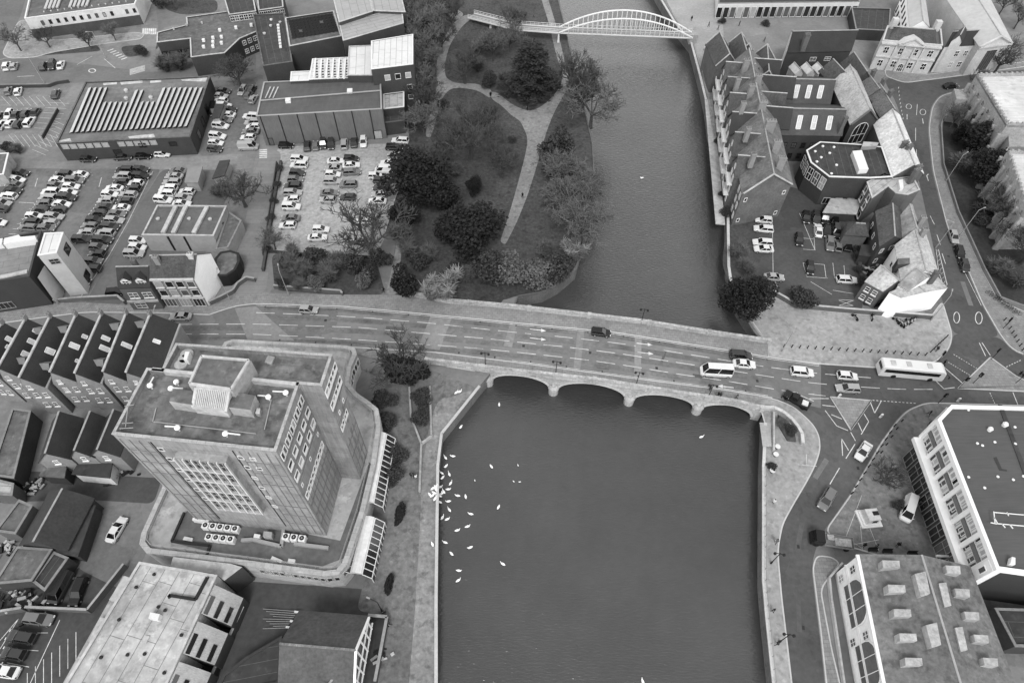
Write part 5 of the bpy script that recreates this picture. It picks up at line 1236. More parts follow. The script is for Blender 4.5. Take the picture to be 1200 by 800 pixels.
for p,q in((B_,m2),(m2,C_)): mb.bar(up_(p,9.7 if p is B_ else 13.2)+e,up_(q,13.2 if q is m2 else 9.7)+e,.35,.35)
mb.build('verge',BRICK,aw); chimney(aw,992,137,13,8,.8,.8,0,BRICK,1)
o=simplegable('dark hall roof with a pale hooded ridge north of the arched window hall',((975,70),(992,88)),12,9,2.5,3.2,BRICKD,SLATEM,cat='hall',name='hall_range',win=False)
o=simplegable('steep slate roof turned towards the road bend by the classical stone hotel',((1000,62),(1015,84)),11,8,2.2,2.6,BRICKD,SLATEM,cat='house',name='street_house',win=False)
for i,(rg,lab) in enumerate(((((1018,88),(1030,104)),'small tile roof house on the road bend with two chimney stacks'),(((1030,98),(1040,112)),'tile roof house on the road bend, second along from the classical hotel'),(((1038,112),(1048,128)),'tile roof house on the road bend just above the bright roof terrace'))):
    o=simplegable(lab,rg,9.5,7,2.4,2.6,BRICK,TILE,cat='house',name='street_house',win=False)
    chimney(o,rg[0][0]+7,rg[0][1]-6,11,7.5,1.3,.8,.6,BRICK,3); A_,B_,C_,D_=FOOT[o.name]; facade(o,C_,D_,(A_+C_)/2,[.3,.7],[1,4],.9,1.4,'sash')
o=gable('street_terrace','long terrace with a bright worn roof slope and chimneys along the bending road','terrace',[(1024,146),(1046,207),(1082,203),(1054,135)],8,11,BRICK,M('bright_worn_roof',.5,.9,.25,.4,2,.35),ov=.15)
for x,y in ((1062,166),(1067,170),(1078,194),(1076,198)): chimney(o,x,y,12,8,1.4,.8,.4,BRICK,3)
A_,B_,C_,D_=FOOT[o.name]; facade(o,C_,D_,(A_+C_)/2,7,[1,4.3],1,1.6,'sash')
oc=flat('octagonal_wing','flat roofed hotel wing with a canted end, white cornice and tall windows','hotel wing',[(945,176),(961,166),(1008,169),(1034,172),(1046,207),(1020,208.5),(972,207),(950,190)],8.5,BRICKD,FELTD,par=.5,cop=WHITE)
P=[up_(G(x,y,8.5),0) for x,y in ((945,176),(961,166),(1008,169),(1034,172),(1046,207),(1020,208.5),(972,207),(950,190))]; k=cen(P)
for e0,e1,n_ in((0,7,2),(7,6,3)): facade(oc,P[e0],P[e1],k,n_,[4.2],1.5,3.2,'cross',WHITE)
facade(oc,P[6],P[5],k,[.2,.5,.8],[.4],1.6,1.8,'mull',LCONC)
slabbox('roof_box',oc,[(999,177),(1010,176),(1018,198),(1007,199)],8,9.3,METALW,WHITE)
for x,y in ((964,172),(977,173),(955,178),(962,185),(957,190),(974,204),(972,180),(980,194)): vent(oc,x,y,8,.3,.35,WHITE)
slabbox('roof_box',oc,[(1010,172),(1028,171),(1030,167),(1012,166)],8,9,METAL,FELTL)
cp=flat('curved_end_block','grey rendered block with a curved pale roof end between the octagonal wing and the pub','hotel wing',[(1016,213),(1037,203),(1047,209),(1070,206),(1078,222),(1064,228),(1050,226),(1041,218),(1022,232)],8,M('grey_render',.12,.9),FELTL,par=.15,cop=LCONC)
slabbox('skylight_box',cp,[(1053,211),(1058,210),(1059,220),(1055,221)],7.8,8.6,WHITE)
P=[up_(G(x,y,8),0) for x,y in ((1016,213),(1022,232))]; facade(cp,P[0],P[1],cen(FOOT[cp.name]),2,[1,3.6,6],1.2,1.5,'sill',WHITE)
P=[up_(G(x,y,8),0) for x,y in ((985,208),(1016,213))]
o=flat('low_store','small open store with white canopies below the octagonal wing','store',[(975,233),(1008,235),(1003,250),(966,248)],2.8,BRICKD,FELTL,par=0)
o=gable('brick_house','dark brick house with three white windows on its sloping back wall beside the pub','house',[(1026,248),(1031,289),(1056,280),(1056,246)],7,9,BRICKD,GT,ov=.1); A_,B_,C_,D_=FOOT[o.name]; facade(o,B_,C_,(A_+C_)/2,[.25,.7],[4.5,1.5],.9,1.2,'plain',WHITE); facade(o,A_,B_,(A_+C_)/2,[.2,.5,.8],[4.2],.9,1.3,'plain',WHITE)
o=gable('garden_house','little hip roofed house at the corner of the hotel car park','house',[(990,274),(1017,276),(1020,262),(993,260)],4.5,6,BRICK,SLATEM,hip=1.5); 
o=flat('long_shed','narrow dark roofed shed beside the white pub yard','shed',[(1008,298),(1039,302),(1040,291),(1011,287)],3,BRICKD,FELTD,par=0)
PB=M('pub_roof',.34,.9,.25,.4,2,.4,stain=.2)
pb=gable('white_pub','rambling white rendered pub with pale mossy roofs on the road junction corner','pub',[(1049,288),(1056,330),(1100,322),(1083,270)],7.2,9.6,M('bright_render',.68),PB,ov=.15)
gable('x','x','x',[(1052,257),(1060,288),(1081,279),(1069,240)],6.8,9.0,M('bright_render'),M('mossy_roof',.25,.9,.3,.5,2.2,.45,stain=.3),par=pb,ov=.12)
gable('x','x','x',[(1042,343),(1056,349),(1110,338),(1096,322)],6.6,6.9,M('bright_render'),PB,par=pb,ov=.05)
A_,B_,C_,D_=[up_(G(x,y,6.6),0) for x,y in [(1042,343),(1056,349),(1110,338),(1096,322)]]
gable('x','x','x',None,7.2,9.3,M('bright_render'),M('mossy_roof'),raw=[up_(G(1053,334,7.2),0),up_(G(1064,341,7.2),0),up_(G(1097,325,7.2),0),up_(G(1083,312,7.2),0)],par=pb,ov=.15)
gable('x','x','x',[(1014,330),(1035,341),(1057,334),(1037,312)],5.5,8.0,BRICK,PB,par=pb,ov=.12)
A_,B_,C_,D_=FOOT[pb.name]; facade(pb,A_,B_,(A_+C_)/2,[.3,.7],[4],.9,1.3,'plain',FRAME); facade(pb,C_,D_,(A_+C_)/2,3,[1,4],1,1.4,'sash'); slabbox('flat_dormer',pb,[(1052,303),(1066,302),(1066,309),(1052,310)],6,8.6,FELTD,FELT)
P=[up_(G(x,y,5.5),0) for x,y in ((1014,330),(1035,341),(1057,334))]; k=up_(G(1037,325,5.5),0); facade(pb,P[0],P[1],k,[.3,.7],[1,3.4],.9,1.2,'sash',WHITE); facade(pb,P[1],P[2],k,[.25,.75],[.1],1.2,2,'plain',DARK)
chimney(pb,1099,318,10.5,7,1,.8,0,BRICK,2); chimney(pb,1085,268,11,7,1,.8,0,BRICKL,2); chimney(pb,1083,254,10.5,7,1,.8,0,BRICKL,2)
sg=thing('pub_sign_frame','thin pale sign frame standing along the pub side wall by the road','sign frame',tuple(G(1102,330))); mb=MB(); a_=up_(G(1097,296),0); b_=up_(G(1107,337),0)
for z in(.9,1.0): mb.bar(up_(a_,z),up_(b_,z),.09)
for i in range(9): p=a_+(b_-a_)*i/8; mb.bar(up_(p,0),up_(p,1),.08)
mb.build('rails',METALW,sg)
# ---------------------------------------------------------------- classical stone hotel and its neighbours
ch=flat('stone_hotel','classical stone hotel with a pediment and two rows of tall windows on the road bend','hotel',[(1034.5,47),(1105,53),(1103,34),(1040,30)],9,STONE,M('hotel_slate',.12,.8,.3,.3,2,.25),par=.6,cop=STONE)
P=[up_(G(x,y,9),0) for x,y in ((1034.5,47),(1105,53),(1103,34),(1040,30))]; k=cen(P); A_,B_=P[0],P[1]; u=(B_-A_).normalized(); nn=Vector((u.y,-u.x,0)); nn=nn if nn.dot(k-A_)<0 else -nn
facade(ch,A_,B_,k,[.13,.38,.62,.87],[5.2],1.35,1.9,'cross',FRAME); facade(ch,A_,B_,k,[.13,.36,.64,.87],[1.2],1.35,1.9,'cross',FRAME); facade(ch,A_,B_,k,[.5],[.1],1.6,2.6,'arch',FRAME)
pm=MB(); 
for z,w in((4.2,.3),(8.2,.6)): pm.bar(up_(A_+nn*w/2,z),up_(B_+nn*w/2,z),w,.35)
pm.build('cornice',STONE,ch)
pd=MB(); q0=A_+(B_-A_)*.27+nn*.5; q1=A_+(B_-A_)*.73+nn*.5; m_=(q0+q1)/2
pd.poly([up_(q0,8.5),up_(q1,8.5),up_(m_,10.3)]); 
for p,q in((up_(q0,8.5),up_(m_,10.4)),(up_(m_,10.4),up_(q1,8.5)),(up_(q0,8.4),up_(q1,8.4))): pd.bar(p+nn*.15,q+nn*.15,.5,.35)
pd.poly([up_(q1,8.6),up_(q1-nn*2.5,8.6),up_(m_-nn*2.5,10.4),up_(m_,10.4)]); pd.poly([up_(m_,10.4),up_(m_-nn*2.5,10.4),up_(q0-nn*2.5,8.6),up_(q0,8.6)]); pd.build('pediment',STONE,ch)
for f in(.27,.42,.58,.73): p=A_+(B_-A_)*f+nn*.2; MB().bar(up_(p,0),up_(p,8.2),.5,.35).build('pilaster',STONE,ch)
for f in (.1,.9): p=P[3]+(P[2]-P[3])*f; MB().box(up_(p,9.8),(1.6,1.4,3.0)).build('chimney',STONE,ch)
hp=gable('hipped_roof','x','x',None,8.8,10.6,STONE,SLATEM,raw=[A_+(B_-A_)*.12-nn*1.2,A_+(B_-A_)*.9-nn*1.2,P[3]+(P[2]-P[3])*.9+nn*.6,P[3]+(P[2]-P[3])*.12+nn*.6],par=ch,hip=1.5)
o=gable('stone_annex','two-storey stone annex with a small belfry gable right of the classical hotel','hotel wing',[(1107,55),(1145,53),(1158,34),(1118,36)],8,10,STONE,SLATE,ov=.1); A_,B_,C_,D_=FOOT[o.name]; facade(o,A_,B_,(A_+C_)/2,[.25,.5,.78],[4.8,1.3],1.2,1.7,'cross'); simp=gable('x','x','x',None,9.6,11.4,STONE,SLATE,raw=[A_+(B_-A_)*.12+(D_-A_)*.5,A_+(B_-A_)*.12-(D_-A_)*.02,A_+(B_-A_)*.45-(D_-A_)*.02,A_+(B_-A_)*.45+(D_-A_)*.5],par=o,ov=.15)
ce=gable('corn_hall','big pale roofed hall with a pedimented end wall and one tall dark window','hall',[(1096,-20),(1148,55),(1186,50),(1150,-20)],9,11.5,STONE,M('pale_sheet_roof',.36,.7,.15,.2,1,.15),ov=.2); A_,B_,C_,D_=FOOT[ce.name]; facade(ce,B_,C_,(A_+C_)/2,[.5],[1.2],3.2,6.0,'mull',DARK)
mb=MB(); m_=(B_+C_)/2; e=(B_-A_).normalized()*.25
for p,q in((up_(B_,9.1),up_(m_,11.7)),(up_(m_,11.7),up_(C_,9.1)),(up_(B_,8.8),up_(C_,8.8))): mb.bar(p+e,q+e,.5,.4)
mb.build('pediment',STONE,ce)
o=gable('white_sided_house','pale roofed house with a bright striped side wall beyond the classical hotel','house',[(1062,-15),(1066,33),(1089,32),(1082,-15)],8,10,M('bright_render'),M('pale_sheet_roof'),ov=.1); A_,B_,C_,D_=FOOT[o.name]; facade(o,A_,B_,(A_+C_)/2,7,[1,4.6],1.1,1.8,'sash',DARK)
o=flat('dark_forecourt_block','low dark flat roof between the forecourt and the classical hotel','store',[(1003,34),(1042,36),(1044,10),(998,9)],3.5,BRICKD,FELTD,par=.3)
tr=flat('striped_terrace','row of white fronted houses with dark openings along the top edge','terrace',[(842,4),(1008,2),(1008,-25),(842,-25)],4.3,WHITE,FELTD,par=.3); P=[up_(G(x,y,5),0) for x,y in ((842,4),(1008,2))]; facade(tr,P[0],P[1],cen(FOOT[tr.name]),[.02+i*.048 for i in range(21)],[.3],1.7,3.4,'plain',FRAME)
# ---------------------------------------------------------------- church
cs=M('church_stone',.26,.95,.3,.35,2.2,.35)
chn=thing('parish_church','pale stone church with buttresses, arched windows and bright lead roofs','church',tuple(G(1170,160)))
for px,zz,roof in (([(1144,88),(1260,86),(1262,148),(1180,147)],12,LEAD),([(1180,178),(1260,178),(1290,250),(1204,250)],11,LEAD)):
    P=[up_(G(x,y,zz),0) for x,y in px]; Q=ccw(list(P)); k=cen(Q)
    MB().prism(Q,0,zz-.02,top=False).build('wall',cs,chn); 
    I=inset(Q,.45); mb=MB(); n_=len(Q)
    for i in range(n_):
        j=(i+1)%n_; mb.bar(up_((Q[i]+I[i])/2,zz),up_((Q[j]+I[j])/2,zz),.45,.9)
        L_=(Q[j]-Q[i]).length
        for t in range(int(L_/1.4)): p=(Q[i]+I[i])/2+((Q[j]+I[j])/2-(Q[i]+I[i])/2)*((t+.5)/int(L_/1.4)); mb.box(up_(p,zz+.6),(.5,.4,.35))
    mb.build('battlement',cs,chn); MB().poly([up_(p,zz-.3) for p in I]).build('roof',M('church_lead',.46,.6,.12,.3,1,.2,streak=(.2,3,1),stain=.2),chn)
    A_,B_=P[0],P[3]; u=(B_-A_).normalized(); nn=Vector((u.y,-u.x,0)); nn=nn if nn.dot(k-A_)<0 else -nn; L_=(B_-A_).length
    nb=6
    for i in range(nb+1):
        p=A_+u*L_*i/nb
        mb=MB().prism([(q.x,q.y) for q in (p-u*.4,p+u*.4,p+u*.3+nn*1.2,p-u*.3+nn*1.2)],0,6).prism([(q.x,q.y) for q in (p-u*.4,p+u*.4,p+u*.3+nn*.7,p-u*.3+nn*.7)],6,9.5); mb.lathe(up_(p+nn*.3,zz+.4),((.22,0),(.04,1.2)),6); mb.build('buttress',cs,chn)
    facade(chn,A_,B_,k,[(i+.5)/nb for i in range(nb)],[2.6],1.7,4.6,'arch',cs); facade(chn,A_,B_,k,[(i+.5)/nb for i in range(nb)],[9.0],1.0,1.2,'arch',cs)
P=[up_(G(x,y,7),0) for x,y in [(1118,104),(1140,108),(1146,118),(1121,116)]]; MB().prism(P,0,7).build('porch',cs,chn)
P=[up_(G(x,y,8),0) for x,y in [(1178,150),(1215,150),(1215,176),(1180,176)]]; MB().prism(P,0,9).build('transept',cs,chn)
# ================================================================== SOUTH-EAST
md=thing('modern_hotel','large flat roofed modern building with a white framed glass front above the plaza','hotel',tuple(G(1170,580)))
ZM=13.5; px=[(1115,474),(1320,479),(1330,690),(1168,667),(1099,491)]; P=[up_(G(x,y,ZM),0) for x,y in px]; Q=ccw(list(P)); k=cen(Q)
WF=M('white_cladding',.64,.5,.2,.08,1,.06); 
core=inset(Q,.5); MB().prism(core,0,ZM-.6,top=False).build('wall',M('glass_wall_backing',.05,.5),md); MB().prism(inset(Q,1.6),0,.1).build('plinth',CONC,md)
MB().poly([up_(p,ZM-.5) for p in inset(Q,.3)]).build('roof',M('sheet_roof_dark',.085,.8,.12,.2,1,.2,streak=(.25,3,1)),md)
I=inset(Q,.55); mb=MB(); n_=len(Q)
for i in range(n_):
    j=(i+1)%n_; mb.poly([up_(Q[i],ZM),up_(Q[j],ZM),up_(I[j],ZM),up_(I[i],ZM)]); mb.poly([up_(I[j],ZM-.6),up_(I[i],ZM-.6),up_(I[i],ZM),up_(I[j],ZM)]); mb.poly([up_(Q[i],ZM-.9),up_(Q[j],ZM-.9),up_(Q[j],ZM),up_(Q[i],ZM)]); mb.poly([up_(I[i],ZM-.9),up_(I[j],ZM-.9),up_(Q[j],ZM-.9),up_(Q[i],ZM-.9)])
mb.build('parapet_frame',WF,md)
A_,B_=P[4],P[3]; u=(B_-A_).normalized(); nn=Vector((u.y,-u.x,0)); nn=nn if nn.dot(k-A_)<0 else -nn; Lm=(B_-A_).length
o_=MB().bar(up_(A_+nn*.1,6.9),up_(B_+nn*.1,6.9),1.7,.9).build('floor_frame',WF,md)
nb=6
for i in range(nb+1):
    p=A_+u*Lm*i/nb*.93; MB().bar(up_(p-nn*.2,7.2),up_(p-nn*.2,ZM-.8),.28,.7) .build('fin',WF,md)
for i in range(nb):
    for s,z,h in((0,10.6,2.0),(1,7.4,1.9)):
        a_=A_+u*Lm*.93*(i/nb); b_=A_+u*Lm*.93*((i+1)/nb); 
        for t in range(4):
            p=a_+(b_-a_)*((t+.5)/4)-nn*.48+nn*.04; window(md,(p.x,p.y,z),math.atan2(u.y,u.x) if Vector((u.y,-u.x,0)).dot(nn)>0 else math.atan2(-u.y,-u.x),.8,h,'plain',WF if s==0 else METALW,True,(GLAZ if (t*7+i*3)%5 else GLASS) if s==0 else (GLASS if (t*5+i*3)%4 else GLAZ))
    a_=A_+u*Lm*.93*(i/nb); b_=A_+u*Lm*.93*((i+1)/nb); MB().bar(up_(a_-nn*.42,9.9),up_(b_-nn*.42,9.9),.25,1.0).build('spandrel',M('grey_spandrel',.13,.7),md)
# white end block of the front
e0=A_+u*Lm*.93; MB().prism([(q.x,q.y) for q in (e0+nn*.06,B_+nn*.06,B_-nn*1.2,e0-nn*1.2)],6.4,ZM-.85).build('end_wall',WF,md); window(md,tuple(up_(e0+u*Lm*.035+nn*.08,9.8)),math.atan2(u.y,u.x) if Vector((u.y,-u.x,0)).dot(nn)>0 else math.atan2(-u.y,-u.x),.8,1.7,'plain',FRAME)
A2,B2=P[4],P[0]; u2=(B2-A2).normalized(); n2=Vector((u2.y,-u2.x,0)); n2=n2 if n2.dot(k-A2)<0 else -n2; MB().prism([(q.x,q.y) for q in (A2+n2*.06,B2+n2*.06,B2-n2*1.1,A2-n2*1.1)],6.4,ZM-.85).build('end_wall',WF,md)
facade(md,A2,B2,k,3,[8,10.8],1.2,1.7,'plain',WF,off=.12); facade(md,core[0],core[1],k,12,[8,10.8],1.2,1.8,'plain',WF)
# ground-floor glazing bays and planting shelf
for i in range(9): p=A_+u*Lm*(i+.5)/9-nn*.45; window(md,(p.x,p.y,.3),math.atan2(u.y,u.x) if Vector((u.y,-u.x,0)).dot(nn)>0 else math.atan2(-u.y,-u.x),2.1,5.4,'cross',METAL)
for f in(.78,.9): p=A_+u*Lm*f; MB().bar(up_(p+nn*1.4,3.2),up_(p-nn*.9,3.2),.3,.4).build('canopy_fin',WF,md)
for (x,y,s) in((1176.5,498.5,.4),(1159,504,.35)): vent(md,x,y,ZM-.5,s,.8,WHITE)
for x,y in ((1134.5,480.5),(1145,519.5),(1165.5,518),(1189,500.5),(1189.5,520),(1187,562),(1153.5,571.5),(1169,558.5),(1134.7,559),(1151,522),(1199,558)): vent(md,x,y,ZM-.5,.2,.2,WHITE)
mb=MB()
for s in ([(1165,600),(1200,603)],[(1165,606),(1169,613)],[(1167,613),(1200,616)],[(1164.5,599),(1166,613)],[(1161,612),(1168,613.5)],[(1174,613),(1178,618)],[(1183,614),(1187,619)],[(1180,600),(1182,604)]): mb.bar(G(*s[0],ZM+.3),G(*s[1],ZM+.3),.12)
mb.build('guard_rail',METALW,md); MB().bar(G(1172,474,ZM-.42),G(1215,590,ZM-.42),.7,.08).build('roof_seam',FELTD,md)
MB().poly([G(x,y,ZM-.48) for x,y in [(1164,536),(1168,535),(1174,549),(1180,550),(1180,552),(1171,551)][::-1]]).build('roof_patch',M('damp_patch',.04,.6),md)
slabbox('roof_box',md,[(1184,660),(1190,661),(1190,653),(1186,652)],ZM-.5,ZM+.4,WHITE)
# rear court of the modern hotel
o=flat('service_block','dark low service block with a guard rail behind the modern building','store',[(1166,712),(1300,716),(1300,760),(1190,757)],4.5,BRICKD,FELTD,par=.3)
for x in (1154,1163,1172): 
    p=G(x,693.5,.6); c_=tag(MB().box((p.x,p.y,.55),(.95,.8,1.1)).build('x',WHITE),None,None); c_.name='waste_bin'; c_.location=(0,0,0)
    tag(c_,f'white waste bin, {ORD[(x-1154)//9]} of three from the mansard roof, in the rear court','bin','bins in the rear court')
# mansard block
ms=gable('mansard_block','broad grey roofed block with box dormers and a white front with two arched windows','office block',[(1006,650),(1043,830),(1200,830),(1136,664)],9,11.3,M('white_stucco',.72,.85,.25,.15,2,.12),M('mansard_lead',.15,.85,.12,.4,1.5,.45,stain=.35),ov=.1,ridge=METAL)
A_,B_,C_,D_=FOOT[ms.name]; k=(A_+C_)/2; u=(B_-A_).normalized(); nn=Vector((u.y,-u.x,0)); nn=nn if nn.dot(k-A_)<0 else -nn; ang=math.atan2(u.y,u.x) if Vector((u.y,-u.x,0)).dot(nn)>0 else math.atan2(-u.y,-u.x)
Lw=(up_(G(1037,800,9),0)-A_).length
for f in (.34,.84):
    p=A_+u*Lw*f+nn*.06; window(ms,(p.x,p.y,2.4),ang,6.4,5.6,'arch',M('white_stucco'),True,GLASSM)
for f in (.08,.62):
    for z in(1.2,5.6): p=A_+u*Lw*f+nn*.03; window(ms,(p.x,p.y,z),ang,1.1,1.7,'cross',FRAME)
MB().bar(up_(A_+nn*.15,9.0),up_(B_+nn*.15,9.0),.5,.35).build('cornice',WF,ms); MB().bar(up_(A_+nn*.12,4.4),up_(B_+nn*.12,4.4),.25,.25).build('string_course',WF,ms)
DL=M('dormer_lead2',.3,.8,.3,.4,2,.4,stain=.25)
def boxdormer(pts,z0_,z1_): return slabbox('box_dormer',ms,pts,z0_,z1_,M('dormer_cheek',.3,.8,.3,.3,2,.3),DL)
for i in range(5):
    x,y=1043+i*6.6,661+i*28.5
    d_=boxdormer([(x-8,y+4),(x+12,y+4),(x+11,y-4.5),(x-9,y-5)],9.2,11.3)
for (x,y) in ((1081,684),(1094,744)): boxdormer([(x-9,y-12),(x-2,y+14),(x+9,y+11),(x+4,y-15)],10,12.0)
for i in range(5): x,y=1117+i*11,667+i*27; boxdormer([(x-7,y+3.5),(x+9,y+5),(x+8,y-4),(x-9,y-5)],9.2,11.6)
for (x,y) in ((1108,697),(1127,749)): boxdormer([(x-8,y-14),(x-1,y+14),(x+7,y+12),(x+1,y-15)],9.6,11.4)
facade(ms,D_,A_,k,6,[1.2,5.4],1.1,1.6,'cross')
o=thing('area_railing','dark sunken area wall along the white front of the mansard block','wall',tuple(G(975,720))); mb=MB(); 
for s,e in zip([(985,661),(970,678),(972,700),(981,760),(989,815)],[(970,678),(972,700),(981,760),(989,815)]): mb.bar(up_(G(*s),.45),up_(G(*e),.45),.3,.9)
mb.build('wall',LCONC,o)
o=thing('garden_wall','pale topped wall between the hotel car park and the plaza','wall',tuple(G(1000,365))); mb=MB(); mc=MB()
for s,e in zip([(904,345),(932,361),(1000,367)],[(932,361),(1000,367),(1090,374)]): mb.bar(up_(G(*s),.7),up_(G(*e),.7),.35,1.4); mc.bar(up_(G(*s),1.44),up_(G(*e),1.44),.45,.1)
mb.build('wall',BRICK,o); mc.build('coping',LCONC,o)
o=thing('boundary_wall','low churchyard wall curving along the pavement of the bending road','wall',tuple(G(1105,180))); mb=MB()
pl=[(1138,108),(1121,114),(1107,125),(1101,150),(1104,195),(1121,250),(1152,318),(1170,351),(1215,368)]
for s,e in zip(pl,pl[1:]): mb.bar(up_(G(*s),.5),up_(G(*e),.5),.3,1.0)
mb.build('wall',BRICKL,o)
o=thing('hedge_wall','planted strip and low wall dividing the hotel car park from the pub yard','wall',tuple(G(1006,320))); mb=MB()
for s,e in zip([(1000,283),(1006,310),(1012,345)],[(1006,310),(1012,345),(1014,358)]): mb.bar(up_(G(*s),.4),up_(G(*e),.4),.8,.8)
mb.build('bed',SOIL,o)
# ================================================================== TREES AND SHRUBS
BARK=M('bark',.075,.95,.6,.3,3,.3); BARKP=M('pale_bark',.17,.95,.6,.3,3,.3); TWIG=M('bare_twigs',.07,.95,.5,.35,2,.3); TWIGP=M('pale_twigs',.2,.95,.5,.35,2,.3); TWIGM=M('grey_twigs',.115,.95,.5,.35,2,.3)
YEW=M('evergreen_leaves',.021,.8,.35,.5,1.6,.55); CED=M('cedar_needles',.04,.85,.3,.5,1.5,.5); BUSH=M('shrub_leaves',.055,.85,.3,.5,1.6,.5); BUSHP=M('pale_shrub_leaves',.12,.9,.35,.5,1.6,.5); HOLLY=M('holly_leaves',.02,.6,.4,.5,1.6,.5)
def rvec(R): 
    while True:
        v=Vector((R.uniform(-1,1),R.uniform(-1,1),R.uniform(-1,1)))
        if .01<v.length<1: return v.normalized()
def bare(seed,H=10,spread=.75,limbs=6,tr=.28,sub=(4,4,4,3),droop=0,fork=.28,tw=.042):
    "tapered trunk with limbs, and a crown of separate fine twigs; unit: metres"
    R=random.Random(seed); T=MB(); C=MB()
    def grow(p,d,L,r,lev):
        k=2 if lev<3 else 1; q=p
        for i in range(k):
            d=(d+rvec(R)*.16+Vector((0,0,.1-droop*lev*.12))).normalized(); n=q+d*L/k
            (T if lev<2 else C).tube(q,n,r*(1-.3*i/k),r*(1-.3*(i+1)/k) if lev<4 else r*.5,n=6 if lev<2 else 3,cap=False); q=n
        if lev>=len(sub): return
        for i in range(sub[lev]):
            a=R.uniform(.35,1); s=p+(q-p)*a
            dd=(d*.75+rvec(R)*.85+Vector((0,0,.22-droop*.3*lev))).normalized()
            grow(s,dd,L*R.uniform(.5,.78),max(tw,r*.55),lev+1)
    top=H*fork; T.tube((0,0,-.2),(0,0,.4),tr*1.5,tr*1.05,n=8,cap=False); T.tube((0,0,.4),(R.uniform(-.2,.2),R.uniform(-.2,.2),top),tr*1.05,tr*.85,n=8,cap=False)
    for i in range(limbs):
        a=2*PI*(i+R.uniform(-.3,.3))/limbs; e=R.uniform(.4,1.05) if i else 1.4
        d=Vector((math.cos(a)*spread,math.sin(a)*spread,e)).normalized(); grow(Vector((0,0,top*R.uniform(.8,1))),d,H*R.uniform(.3,.4),tr*.55,0)
    return T,C
def clump(seed,H=6,r=3,n=3500,leaf=.34,lobes=9,trunk=.2,flat_=0,base=.12):
    "leafy crown: many small leaf faces spread through uneven lobes"
    R=random.Random(seed); C=MB(); T=MB(); L=[]
    for i in range(lobes):
        a=R.uniform(0,2*PI); rr=r*R.uniform(.15,.62); z=H*R.uniform(base+.18,.82); L.append((Vector((math.cos(a)*rr,math.sin(a)*rr,z)),r*R.uniform(.32,.52)*(1.15-.5*z/H)))
    L.append((Vector((0,0,H*.55)),r*.6)); L.append((Vector((0,0,H*.82)),r*.36))
    W_=[l[1]**2 for l in L]
    for i in range(n):
        c,q=R.choices(L,W_)[0]; v=rvec(R); p=c+Vector((v.x,v.y,v.z*(H/(2.2*r))**.5))*q*R.uniform(.62,1.08)
        if p.z<H*base*.5: p.z=H*base*.5+R.uniform(0,.3)
        u=rvec(R); w=(v*.55+rvec(R)).cross(u).normalized()*leaf*R.uniform(.5,1.15); u=u.cross(w).normalized()*leaf*R.uniform(.4,.9)
        C.poly([p-u*.5-w*.5,p+u*.6-w*.3,p+u*.4+w*.5,p-u*.5+w*.4])
    T.tube((0,0,-.2),(0,0,H*.55),trunk,trunk*.5,n=7,cap=False)
    for i in range(5):
        c,q=R.choice(L); T.tube((0,0,H*.3),c,trunk*.45,trunk*.15,n=5,cap=False)
    return T,C
def cedar(seed,H=16,r=6.5,n=15000):
    R=random.Random(seed); C=MB(); T=MB(); T.tube((0,0,-.2),(0,0,H*.95),.42,.06,n=8,cap=False)
    tiers=11
    for t in range(tiers):
        z=H*(.12+.8*t/tiers); rad=r*(1-.82*(t/tiers)**1.25)*R.uniform(.8,1.1); nb=8
        for b in range(nb):
            a=2*PI*(b+R.random())/nb; l=rad*R.uniform(.65,1.1); e=Vector((math.cos(a)*l,math.sin(a)*l,z-.12*l+R.uniform(-.3,.3))); T.tube((0,0,z),e,.09,.03,n=4,cap=False)
            for k in range(n//(tiers*nb)):
                f=R.uniform(.2,1.02); p=Vector((0,0,z))+(e-Vector((0,0,z)))*f+Vector((R.gauss(0,.5),R.gauss(0,.5),R.gauss(.1,.22)))
                u=Vector((R.uniform(-1,1),R.uniform(-1,1),R.uniform(-.3,.3))).normalized()*R.uniform(.22,.5); w=u.cross(Vector((R.uniform(-.4,.4),R.uniform(-.4,.4),1))).normalized()*R.uniform(.12,.3); C.poly([p-u-w*.4,p+u*.2-w,p+u,p+w*.8])
    return T,C
def brush(seed,H=6,r=3.5,n=900,stems=9,twl=1.6):
    "twiggy winter shrub: many thin wands rising from stems"
    R=random.Random(seed); T=MB(); C=MB()
    for i in range(stems):
        a=2*PI*R.random(); d=Vector((math.cos(a)*R.uniform(.1,.75),math.sin(a)*R.uniform(.1,.75),1)); q=Vector((d.x*r*.8,d.y*r*.8,H*R.uniform(.45,.7))); T.tube((d.x*.3,d.y*.3,-.1),q,.11,.04,n=5,cap=False)
        for k in range(n//stems):
            f=R.uniform(.25,1); s=Vector((d.x*.3,d.y*.3,0))+(q-Vector((d.x*.3,d.y*.3,0)))*f; dd=Vector((R.gauss(0,.75),R.gauss(0,.75),R.uniform(.25,1))).normalized(); C.tube(s,s+dd*twl*R.uniform(.5,1.2)*H/6,.06,.02,n=3,cap=False)
    return T,C
PROTO={}
def proto(k,TC,bark,leaf,h,r):
    T,C=TC; PROTO[k]=(T.mesh('trunk',bark,smooth=True),C.mesh('crown',leaf),h,r)
for i in range(3): proto(('bare',i),bare(11+i,10,.8,6,.3),BARK,TWIG,10,5.2)
for i in range(2): proto(('pale',i),bare(31+i,10,.8,7,.28,tw=.048),BARKP,TWIGP,10,5.2)
for i in range(2): proto(('slim',i),bare(41+i,10,.45,6,.2,(4,4,4,3)),BARK,TWIGM,10,3.6)
for i in range(3): proto(('yew',i),clump(50+i,8,4.4,5200,.36,11),BARK,YEW,8,4.4)
for i in range(3): proto(('bush',i),clump(60+i,4,2.6,2200,.3,8),BARK,BUSH,4,2.6)
